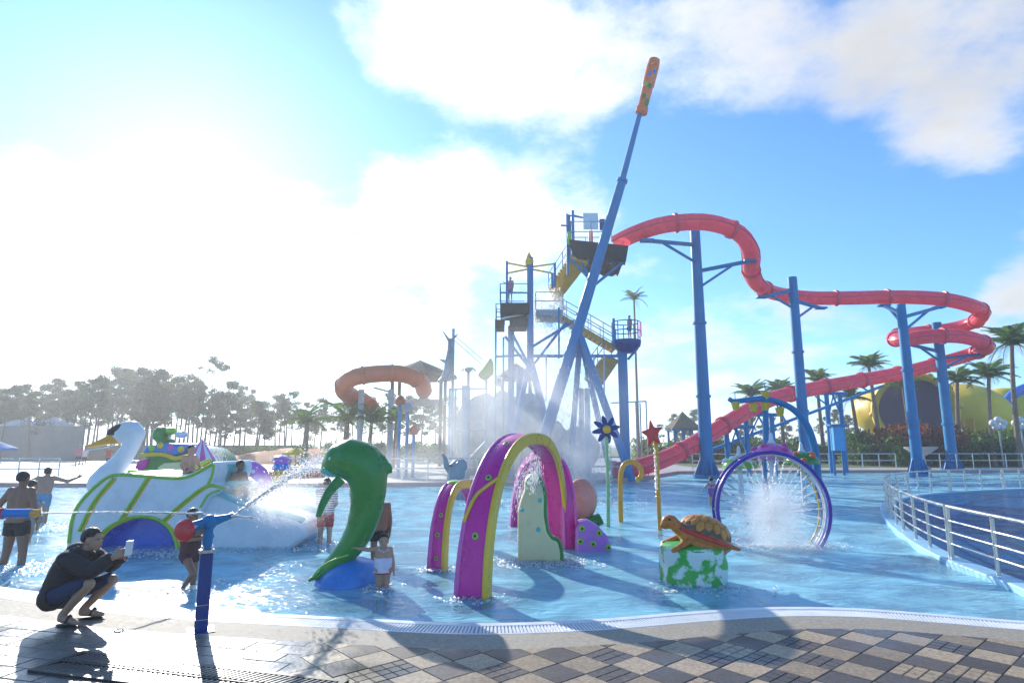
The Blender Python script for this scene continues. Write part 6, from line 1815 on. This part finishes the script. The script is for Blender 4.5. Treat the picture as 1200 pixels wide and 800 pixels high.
    if face_detail:
        for sg in (-1, 1):
            p = (H + rot @ (Vector((sg * .034, .080, .010)) * hs)) * s; MB().ell(p, (.011 * s * hs, .007 * s * hs, .007 * s * hs), rot, 10, 6).build('eye', M['black'], ro)
        p = (H + rot @ (Vector((0, .092, -.057)) * hs)) * s; MB().ell(p, (.020 * s * hs, .005 * s * hs, .004 * s * hs), rot, 10, 6).build('mouth', mat('lips', (.30, .08, .07), rough=.5), ro)
    ro['_s'] = s
    if extras: extras(ro, J, s, rot)
    del ro['_s']
    return ro, J, s
SHORTS = [('pelvis', 0, 1), ('thigh', 0, .62)]; TRUNKS = [('pelvis', 0, 1), ('thigh', 0, .45)]; SHIRT = [('torso', 0, 1), ('uarm', 0, .55)]; JACKET = [('torso', 0, 1), ('uarm', 0, 1), ('farm', 0, .92), ('pelvis', .0, 1)]; SUIT = [('torso', 0, .9), ('pelvis', 0, 1)]
def W(loc): return (loc.x, loc.y, FLOOR_Z)

# crouching man with the phone (faces along the pool edge)
def cr(fw, lat, z): return (lat, -fw, z)
cpose = dict(pelvis=cr(-.19, 0, .28), chest=cr(-.06, 0, .56), neck=cr(.06, 0, .70), head=cr(.135, 0, .83), face=cr(1, .15, -.02), hup=cr(-.12, 0, 1),
             shL=cr(.01, -.17, .645), elL=cr(.27, -.16, .545), wrL=cr(.45, -.07, .67), shR=cr(.01, .17, .645), elR=cr(.25, .15, .55), wrR=cr(.44, .05, .66), palmL=cr(.1, 1, .1), palmR=cr(.1, -1, .1),
             hiL=cr(-.18, -.09, .28), knL=cr(.27, -.15, .42), anL=cr(-.02, -.12, .10), toL=cr(.17, -.15, .045), hiR=cr(-.18, .09, .28), knR=cr(.29, .15, .40), anR=cr(.0, .13, .10), toR=cr(.19, .17, .045))
def man_extra(ro, J, s, rot):
    for S, sg in (('L', -1), ('R', 1)):
        a, t = J['an' + S], J['to' + S]; mid = a.lerp(t, .45); mid.z = .012
        d = (t - a); d.z = 0; an = math.atan2(d.x, -d.y)
        sm = MB().ell((0, 0, 0), (.048, .145, .012), n=20, m=6); o = sm.build('sandal', M['black'], ro); o.location = mid * s; o.rotation_euler[2] = an
        st = MB().tube(catmull([a.lerp(t, .5) + Vector((sg * .045, 0, -.03)), a.lerp(t, .55) + Vector((0, 0, .035)), a.lerp(t, .5) + Vector((-sg * .045, 0, -.03))], 5), (.012), 6); o = st.build('sandal_strap', M['black'], ro)
    hb = MB(); c = J['neck'] + Vector((0, .09, -.01))
    hb.ell(c, (.13, .07, .075)); hb.capsule(J['neck'] + Vector((-.11, .03, -.02)), .035, J['neck'] + Vector((0, -.085, -.05)), .03); hb.capsule(J['neck'] + Vector((.11, .03, -.02)), .035, J['neck'] + Vector((0, -.085, -.05)), .03); hb.capsule(J['neck'] + Vector((-.11, .04, -.01)), .04, J['neck'] + Vector((.11, .04, -.01)), .04)
    link_mesh('hood', fuse(hb, .014, 4), CL['jacket'], ro)
    MB().tube(catmull([Vector((.155, .20, .33)), Vector((.165, .12, .44)), Vector((.16, .04, .55))], 6), .0045, 6).build('piping', M['white'], ro)
cm_base = G(84, 731)
man, J, s = person((cm_base.x, cm_base.y, .014), R(84), 1.62, cpose, [('jacket', CL['jacket'], JACKET + [('thigh', 0, .12)], None, .036), ('shorts', CL['navy'], [('thigh', 0, .97), ('pelvis', 0, 1)], None, .020)],
                   'crouching person in a charcoal hooded jacket holding up a phone on the wet deck', voxel=.0085, extras=man_extra, curl=.55)
# phone between the hands
ph = thing('phone', 'slim white phone held upright by the crouching person', 'phone')
hl = man.matrix_basis @ (((J['wrL'] + J['wrR']) / 2 + Vector((0, -.115, .055))) * s)
MB().box((0, 0, 0), (.010, .075, .145)).build('case', M['white'], ph, bevel=.004); MB().box((-.0065, 0, 0), (.003, .068, .136)).build('screen', M['black'], ph)
ph.location = hl + Vector((0, 0, .03)); ph.rotation_euler = (0, R(6), R(-28))

# toddler pointing
g0 = GW(448, 689)
def girl_extra(ro, J, s, rot):
    n = 24; vs = []; fs = []
    for i, (r, z) in enumerate(((.125, .96), (.15, .90), (.185, .82))):
        for k in range(n): a = 2 * math.pi * k / n; rr = r * (1 + (.05 * math.sin(6 * a) if i else 0)); vs.append((rr * math.cos(a) * s, rr * math.sin(a) * .85 * s, z * s))
    for i in range(2):
        for k in range(n): fs.append((i * n + k, i * n + (k + 1) % n, (i + 1) * n + (k + 1) % n, (i + 1) * n + k))
    MB().add(vs, fs).build('skirt', CL['lilac'], ro, smooth=180)
    MB().tube([Vector((.187 * (1 + .05 * math.sin(6 * 2 * math.pi * k / 36)) * math.cos(2 * math.pi * k / 36), .187 * .85 * (1 + .05 * math.sin(12 * math.pi * k / 36)) * math.sin(2 * math.pi * k / 36), .815)) * s for k in range(36)], .016 * s, 6, closed=True).build('hem', CL['red'], ro)
tod = dict(head=(0, -.02, 1.53), neck=(0, 0, 1.37), chest=(0, 0, 1.22), shL=(-.15, 0, 1.33), shR=(.15, 0, 1.33), elL=(-.38, -.08, 1.36), wrL=(-.60, -.14, 1.40), elR=(.22, .02, 1.06), wrR=(.25, -.06, .84),
           knL=(-.085, -.01, .45), knR=(.085, -.01, .45), palmL=(0, -.5, -1))
person(W(g0), R(12), .98, tod, [('swimsuit', CL['lilac'], [('torso', 0, .82), ('pelvis', 0, 1)], None, .014)], 'toddler in a lilac and red swimsuit pointing at the dolphin figure', skin=SKIN, hs=1.42, fat=1.22, voxel=.012, hair_len=.3, extras=girl_extra, curl=.15)

# boy behind the cannon
b0 = GW(219, 688)
def cap_extra(ro, J, s, rot):
    H = J['head']; o = MB().tube([(H + rot @ Vector((math.cos(a) * .105, math.sin(a) * .125, .055))) * s for a in np.linspace(0, 6.283, 25)[:-1]], .016 * s, 8, closed=True).build('headband', CL['white'], ro)
    vz = MB().ell((0, 0, 0), (.085 * s, .10 * s, .010 * s)); o = vz.build('visor', CL['white'], ro); o.location = (H + rot @ Vector((0, .14, .05))) * s; o.rotation_euler = rot.to_euler()
person(W(b0), R(60), 1.30, dict(face=(0, -1, .1), hiL=(-.085, 0, .9), knL=(-.10, -.30, .64), anL=(-.10, -.02, .36), toL=(-.10, -.12, .26), elL=(-.2, -.22, 1.2), wrL=(-.1, -.42, 1.22), elR=(.2, -.2, 1.2), wrR=(.12, -.42, 1.25)),
       [('swimsuit', CL['maroon'], SUIT + [('thigh', 0, .3)], None, .014)], 'child in a dark maroon swimsuit with a white visor behind the water cannon', skin=SKIN2, hs=1.15, extras=cap_extra)

# bathers by the swan
p0 = GW(14, 662)
person(W(p0), R(176), 1.74, dict(elL=(-.30, .05, 1.13), wrL=(-.20, -.12, .98), elR=(.32, .06, 1.14), wrR=(.20, -.10, .98), anL=(-.17, .02, .08), anR=(.17, .02, .08), knL=(-.13, -.02, .48), knR=(.13, -.02, .48), toL=(-.19, -.15, .03), toR=(.19, -.15, .03)),
       [('trunks', CL['black'], TRUNKS, None, .016)], 'shirtless person in black trunks seen from behind with hands on hips', skin=SKIN2, fat=1.12)
p0 = GW(30, 634)
person(W(p0), R(150), 1.45, {}, [('shorts', CL['grey'], SHORTS, None, .016)], 'child in grey shorts standing just beyond the person in black trunks', skin=SKIN2, hs=1.08)
p0 = GW(46, 612)
person(W(p0), R(200), 1.72, dict(chest=(0, -.10, 1.20), neck=(0, -.19, 1.34), head=(.02, -.26, 1.45), shL=(-.165, -.15, 1.31), shR=(.165, -.15, 1.31), elL=(-.42, -.24, 1.22), wrL=(-.58, -.36, 1.30), elR=(.42, -.22, 1.20), wrR=(.56, -.34, 1.30)),
       [('shorts', CL['blue'], SHORTS, None, .018)], 'shirtless person in pale blue shorts leaning with elbows out', skin=SKIN, fat=1.1)
p0 = GW(41, 622)
person(W(p0), R(250), 1.05, dict(chest=(0, -.12, 1.2), neck=(0, -.2, 1.33), head=(0, -.27, 1.44), elL=(-.2, -.35, 1.1), wrL=(-.15, -.5, .95), elR=(.2, -.35, 1.1), wrR=(.15, -.5, .95)), [('trunks', CL['grey'], TRUNKS, None, .016)], 'small child bending to splash between the bathers', skin=SKIN, hs=1.25)
for px, Yf, h, rz, cl, lb in ((91, 45, 1.65, 40, [('shirt', CL['pinkc'], SHIRT, None, .016), ('shorts', CL['navy'], SHORTS, None, .016)], 'walker in a pink shirt and navy shorts on the far deck'), (99, 45.6, 1.5, 20, [('shirt', CL['white'], SHIRT, None, .016), ('shorts', CL['black'], SHORTS, None, .016)], 'walker in a white shirt and black shorts on the far deck'),
                          (127, 42, 1.6, 0, [('shirt', CL['red'], SHIRT, None, .016), ('shorts', CL['navy'], SHORTS, None, .016)], 'person in a red shirt half hidden by the swan neck')):
    person((P(px, 540, Yf).x, Yf, 0), R(rz), h, dict(elL=(-.26, -.05, 1.14), wrL=(-.2, -.25, 1.1), knR=(.1, -.14, .5), anR=(.1, -.1, .09)), cl, lb, voxel=.03, face_detail=False)
# on the swan
seat = dict(pelvis=(0, 0, .12), chest=(0, -.02, .45), neck=(0, -.03, .62), head=(0, -.05, .76), shL=(-.165, -.02, .575), shR=(.165, -.02, .575), elL=(-.26, -.06, .33), wrL=(-.28, -.22, .20), elR=(.26, -.06, .33), wrR=(.28, -.22, .20),
            hiL=(-.09, 0, .11), knL=(-.14, -.42, .16), anL=(-.15, -.50, -.22), toL=(-.16, -.64, -.27), hiR=(.09, 0, .11), knR=(.14, -.42, .16), anR=(.15, -.50, -.22), toR=(.16, -.64, -.27))
slide_seat = dict(seat, knL=(-.14, -.40, .24), anL=(-.15, -.78, .06), toL=(-.16, -.86, .16), knR=(.14, -.40, .24), anR=(.15, -.78, .06), toR=(.16, -.86, .16))
zs = P(222, 559, YS + .85).z
person((P(221, 550, YS + .95).x, YS + .95, zs - .02), R(60), 1.25, slide_seat, [('trunks', CL['navy'], TRUNKS, None, .014)], 'child sitting on the back of the swan', skin=SKIN, hs=1.18)
zs = P(275, 590, YS + .8).z
person((P(277, 588, YS + .8).x, YS + .8, P(277, 590, YS + .25).z + .02), R(70), 1.5, slide_seat, [('trunks', CL['black'], TRUNKS, None, .014)], 'shirtless person sitting at the top of the swan chute', skin=SKIN2)
# striped person
p0 = GW(380, 636)
person(W(p0), R(185), 1.52, dict(elL=(-.2, -.1, 1.12), wrL=(-.1, -.25, 1.0), elR=(.2, -.1, 1.12), wrR=(.1, -.25, 1.0)), [('top', CL['stripes'], SHIRT + [('pelvis', .5, 1)], None, .018), ('shorts', CL['red'], SHORTS, None, .018)], 'person in a black and white striped top and red shorts by the dolphin', skin=SKIN3)
p0 = GW(443, 657)
person(W(p0), R(200), 1.42, dict(elR=(.24, .02, 1.10)), [('trunks', CL['black'], TRUNKS, None, .016)], 'child in black trunks half hidden behind the dolphin figure', skin=SKIN2, hs=1.1)
p0 = GW(835, 593)
person(W(p0), R(160), 1.15, dict(elL=(-.35, -.1, 1.3), wrL=(-.5, -.2, 1.1), elR=(.3, -.15, 1.25), wrR=(.42, -.3, 1.1)), [('trunks', CL['purple'], SUIT, None, .016)], 'child wading through spray beside the purple hoop', skin=SKIN3, hs=1.2, voxel=.018)
# on the tower
za = P(600, 356, TY).z
person((P(598, 356, TY + .4).x, TY + .4, za + .12), R(-30), 1.5, dict(elL=(-.3, -.1, 1.3), wrL=(-.4, -.3, 1.4)), [('top', CL['pinkc'], SHIRT, None, .016), ('shorts', CL['purple'], SHORTS, None, .016)], 'person in pink and violet on the tower platform', voxel=.03, face_detail=False)
zb = lk.z + .15
person((lk.x + .2, lk.y, zb), R(-60), 1.4, {}, [('top', CL['pinkc'], SHIRT, None, .016), ('shorts', CL['navy'], SHORTS, None, .016)], 'person in a pink top on the round lookout', voxel=.03, face_detail=False)
# under the parasols
sit2 = dict(seat); 
for px, cl, lb in ((337, 'blue', 'person in pale blue sitting on a sun bed under the yellow parasol'), (357, 'white', 'person in white sitting on a sun bed under the yellow parasol')):
    person((P(px, 545, 37.6).x, 37.7, .39), R(-20), 1.6, seat, [('shirt', CL[cl], SHIRT, None, .016), ('shorts', CL['navy'], SHORTS, None, .016)], lb, voxel=.03, face_detail=False)

# ================================================================== water in the air
wmj, nt, n, l, b = nodes_of('spray droplets')
n.remove(b)
t1_ = n.new('ShaderNodeBsdfTransparent'); tl = n.new('ShaderNodeBsdfTranslucent'); tl.inputs[0].default_value = (.97, .98, 1, 1); df = n.new('ShaderNodeBsdfGlossy'); df.inputs[0].default_value = (.95, .97, 1, 1); df.inputs['Roughness'].default_value = .35
m1 = n.new('ShaderNodeMixShader'); m1.inputs[0].default_value = .5; l.new(tl.outputs[0], m1.inputs[1]); l.new(df.outputs[0], m1.inputs[2])
m2 = n.new('ShaderNodeMixShader'); m2.inputs[0].default_value = .6; l.new(t1_.outputs[0], m2.inputs[1]); l.new(m1.outputs[0], m2.inputs[2]); l.new(m2.outputs[0], n['Material Output'].inputs[0])
OCT = np.array([(1, 0, 0), (-1, 0, 0), (0, 1, 0), (0, -1, 0), (0, 0, 1), (0, 0, -1)], float)
OF = np.array([(0, 2, 4), (2, 1, 4), (1, 3, 4), (3, 0, 4), (2, 0, 5), (1, 2, 5), (3, 1, 5), (0, 3, 5)])
def drops(name, pos, vel, size, stretch, label, cat='water spray'):
    pos = np.asarray(pos); vel = np.asarray(vel); N = len(pos)
    d = vel / (np.linalg.norm(vel, axis=1)[:, None] + 1e-9)
    ref = np.tile(np.array([0.3, .5, .81]), (N, 1)); x = np.cross(ref, d); x /= np.linalg.norm(x, axis=1)[:, None] + 1e-9; y = np.cross(d, x)
    sz = np.asarray(size)[:, None]; st = np.asarray(stretch)[:, None]
    V = np.concatenate([(pos + d * sz * st * o[2] + x * sz * o[0] + y * sz * o[1])[:, None, :] for o in OCT], 1).reshape(-1, 3)
    F = (OF[None] + (np.arange(N) * 6)[:, None, None]).reshape(-1, 3)
    me = bpy.data.meshes.new(name); me.from_pydata(V.tolist(), [], F.tolist()); me.materials.append(wmj)
    me.polygons.foreach_set('use_smooth', [True] * len(me.polygons))
    o = bpy.data.objects.new(name, me); COL.objects.link(o); tag(o, label, cat, kind='stuff'); return o
NR = np.random.RandomState(12)
def jet(name, start, v0, N, tmax, spread, size, label, stretch=5, bias=1.0, g=9.8, zmin=WATER_Z):
    t = NR.uniform(0, 1, N) ** bias * tmax
    dv = NR.normal(size=(N, 3)) * spread * (NR.uniform(0, 1, (N, 1)) ** .7)
    v = np.array(v0)[None] + dv
    p = np.array(start)[None] + v * t[:, None]; p[:, 2] -= .5 * g * t ** 2
    vv = v.copy(); vv[:, 2] -= g * t
    k = p[:, 2] > zmin
    return drops(name, p[k], vv[k], size * NR.uniform(.4, 1.2, k.sum()), np.full(k.sum(), stretch) * NR.uniform(.6, 1.4, k.sum()), label)
# cannon jet: a tight core that breaks into falling drops
tg = P(398, 537, 13.5); dv = (tg - mz); T_ = .34
v0 = dv / T_ + Vector((0, 0, .5 * 9.8 * T_))
jet('water_jet', mz, v0, 1900, .34, .48, .0085, 'bright jet shot from the navy water cannon', stretch=7)
jet('water_jet', mz, v0 * .85, 2600, .7, 1.6, .009, 'scattered drops falling below the cannon jet', stretch=3, bias=.6)
jet('water_jet', mz, v0 * .55, 2200, .8, 1.4, .009, 'low splash of the cannon jet over the swan chute', stretch=3, bias=.5)
v2 = (P(295, 606, 9.3) - c1); T2 = .17; v2 = v2 / T2 + Vector((0, 0, .5 * 9.8 * T2))
jet('water_jet', c1, v2, 900, .17, .05, .0070, 'thin level jet squirted by the striped water gun', stretch=9)
jet('water_jet', c1, v2, 500, .24, .25, .004, 'fine drops around the thin level jet', stretch=3, bias=.6)
# hoop: jets from every nozzle meeting in the middle
pos = []; vel = []; sz_ = []
for k in range(36):
    a = 2 * math.pi * k / 36; d = Vector((math.cos(a), 0, math.sin(a))); st = hc + d * (RH - .1) + Vector((0, .14, 0))
    N = 90; t = NR.uniform(0, 1, N) ** 1.5; q = np.array(st)[None] - np.array(d)[None] * (t * (RH * .85))[:, None]
    q += NR.normal(size=(N, 3)) * (.008 + .05 * t ** 2)[:, None]; q[:, 2] -= .12 * t ** 2
    pos.append(q); vel.append(np.tile(-np.array(d), (N, 1))); sz_.append(.0065 * NR.uniform(.4, 1.2, N))
pos = np.concatenate(pos); vel = np.concatenate(vel); sz_ = np.concatenate(sz_); kk = pos[:, 2] > WATER_Z
drops('hoop_spray', pos[kk], vel[kk], sz_[kk], np.full(kk.sum(), 6.0), 'spokes of water sprayed inward by the purple hoop')
# curtains falling from the tower and the arches
def curtain(name, p0, p1, drop, N, size, label, spread=.12, v=3.0):
    p0, p1 = np.array(p0), np.array(p1); t = NR.uniform(0, 1, (N, 1)); q = p0 + (p1 - p0) * t + NR.normal(size=(N, 3)) * spread
    f = NR.uniform(0, 1, N) ** .8; q[:, 2] -= f * drop; q[:, :2] += NR.normal(size=(N, 2)) * spread * 1.2 * f[:, None]
    return drops(name, q, np.tile(np.array([0.02, 0, -1.0]), (N, 1)) + NR.normal(size=(N, 3)) * .05, size * NR.uniform(.5, 1.3, N), np.full(N, 6.0), label)
curtain('falling_water', P(630, 338, TY + 1.2), P(652, 345, TY + 1.2), 2.6, 1500, .016, 'water tipped from the tower head', .35)
curtain('falling_water', P(634, 372, TY), P(660, 374, TY), 9.0, 1500, .014, 'long veil of water falling through the tower', .55)
curtain('falling_water', P(665, 430, LY - .5), P(690, 440, LY - .5), 5.5, 1300, .014, 'veil of water at the foot of the leaning mast', .5)
curtain('falling_water', P(619, 520, 10.2), P(634, 528, 10.4), .75, 500, .005, 'threads of water dripping inside the tallest serpent arch', .035)
curtain('falling_water', P(606, 552, 13.2), P(616, 546, 13.2), .9, 420, .006, 'threads of water dripping off the plain pink arch', .05)
curtain('falling_water', P(714, 510, YF - .15), P(716, 510, YF - .15), 1.7, 200, .006, 'thin stream dripping from the blue flower', .015)
curtain('falling_water', P(767, 525, YST - .1), P(768, 526, YST - .1), .9, 150, .006, 'thin stream dripping from the red starfish', .012)
curtain('falling_water', P(250, 521, YQ), P(262, 528, YQ), 1.0, 500, .008, 'water arching off the striped cone fountain', .08)
# foam where water lands
fm_ = []
for (x, y, rx_, ry_, N) in ((632, 660, .7, .35, 420), (907, 641, 1.1, .3, 420), (330, 640, 1.3, .5, 500), (555, 702, .35, .2, 120), (512, 668, .25, .15, 90), (170, 650, 1.1, .3, 260), (448, 690, .25, .2, 70), (660, 590, 2.6, 1.6, 700), (822, 692, .6, .3, 120), (215, 690, .5, .4, 120), (20, 668, .8, .6, 260), (45, 620, 1.2, .8, 300)):
    c = GW(x, y); q = np.stack([c.x + NR.normal(size=N) * rx_ * .6, c.y + NR.normal(size=N) * ry_ * .7, np.full(N, WATER_Z + .012) + NR.uniform(0, .02, N)], 1); fm_.append(q)
q = np.concatenate(fm_); N = len(q); drops('foam', q, np.tile(np.array([1.0, .05, 0]), (N, 1)) + NR.normal(size=(N, 3)) * np.array([.6, .6, .05]), .016 * NR.uniform(.4, 1.3, N), NR.uniform(1.0, 2.6, N), 'white foam and splashes on the pool water', 'foam')

# ---- mist: closed volumes, density from noise, fading to nothing at their skin
def mist(c, r, dens, label, nscale=1.0, power=1.3, aniso=.6, lift=0.0):
    m = bpy.data.materials.new('mist'); m.use_nodes = True; nt = m.node_tree; n, l = nt.nodes, nt.links; n.clear()
    out = n.new('ShaderNodeOutputMaterial'); pv = n.new('ShaderNodeVolumePrincipled'); pv.inputs['Color'].default_value = (.97, .985, 1, 1); pv.inputs['Anisotropy'].default_value = aniso
    tc = n.new('ShaderNodeTexCoord'); ln = n.new('ShaderNodeVectorMath'); ln.operation = 'LENGTH'; l.new(tc.outputs['Object'], ln.inputs[0])
    mr = n.new('ShaderNodeMapRange'); mr.interpolation_type = 'SMOOTHSTEP'; l.new(ln.outputs['Value'], mr.inputs['Value']); mr.inputs['From Min'].default_value = .05; mr.inputs['From Max'].default_value = .97; mr.inputs['To Min'].default_value = 1; mr.inputs['To Max'].default_value = 0
    nz = n.new('ShaderNodeTexNoise'); nz.inputs['Scale'].default_value = 2.4 * nscale; nz.inputs['Detail'].default_value = 3; l.new(tc.outputs['Object'], nz.inputs['Vector'])
    m2 = n.new('ShaderNodeMapRange'); l.new(nz.outputs['Fac'], m2.inputs['Value']); m2.inputs['From Min'].default_value = .32; m2.inputs['From Max'].default_value = .68; m2.inputs['To Min'].default_value = .25; m2.inputs['To Max'].default_value = 1.0
    pw = n.new('ShaderNodeMath'); pw.operation = 'POWER'; l.new(mr.outputs[0], pw.inputs[0]); pw.inputs[1].default_value = power
    mu = n.new('ShaderNodeMath'); mu.operation = 'MULTIPLY'; l.new(pw.outputs[0], mu.inputs[0]); l.new(m2.outputs[0], mu.inputs[1])
    m3 = n.new('ShaderNodeMath'); m3.operation = 'MULTIPLY'; l.new(mu.outputs[0], m3.inputs[0]); m3.inputs[1].default_value = dens
    l.new(m3.outputs[0], pv.inputs['Density']); l.new(pv.outputs[0], out.inputs['Volume'])
    o = MB().ell((0, 0, 0), 1.0, n=20, m=12).build('mist', m, smooth=0); o.location = c; o.scale = r
    tag(o, label, 'mist', kind='stuff'); return o
mist((P(640, 505, 29.5).x, 29.0, 3.2), (5.8, 3.4, 5.6), .36, 'white spray mist drifting at the foot of the tower')
mist((P(560, 520, 29).x, 29.5, 2.6), (5.0, 3.0, 4.4), .22, 'pale spray mist around the grey frames beside the tower')
mist((P(684, 540, 27).x, 26.5, 1.6), (2.0, 1.7, 3.0), .9, 'dense spray plume rising behind the salmon shell figure', 1.2)
mist(P(640, 358, TY + 1.2), (1.7, 1.4, 1.7), .8, 'burst of spray at the tower head', 1.3)
mist(hc + Vector((0, .15, -.05)), (1.0, .5, .95), 5.0, 'round cloud of fine spray inside the purple hoop', .8, 1.5)
mist(hc + Vector((0, -.1, -.62)), (1.5, 1.0, .6), 1.3, 'low spray under the purple hoop', 1.2)
mist(P(318, 590, 11.6), (1.7, .9, .7), 1.8, 'splash of spray over the end of the swan chute', 1.3)
mist((P(470, 550, 26).x, 26.0, .8), (5.0, 2.0, 1.6), .16, 'thin mist over the far side of the pool')

# ---- air: one closed box of pale haze round the whole place, added for the sun's glare wash
hz = MB().box((0, 550, 13.0), (1840, 1760, 29.0)).build('haze', [], smooth=0)
hm = bpy.data.materials.new('haze'); hm.use_nodes = True; n, l = hm.node_tree.nodes, hm.node_tree.links; n.clear()
out = n.new('ShaderNodeOutputMaterial'); pv = n.new('ShaderNodeVolumePrincipled'); pv.inputs['Color'].default_value = (.95, .975, 1, 1); pv.inputs['Density'].default_value = .0014; pv.inputs['Anisotropy'].default_value = .5
l.new(pv.outputs[0], out.inputs['Volume']); hz.data.materials.append(hm); tag(hz, 'pale haze in the air, added to carry the sun glare', 'haze', kind='stuff')
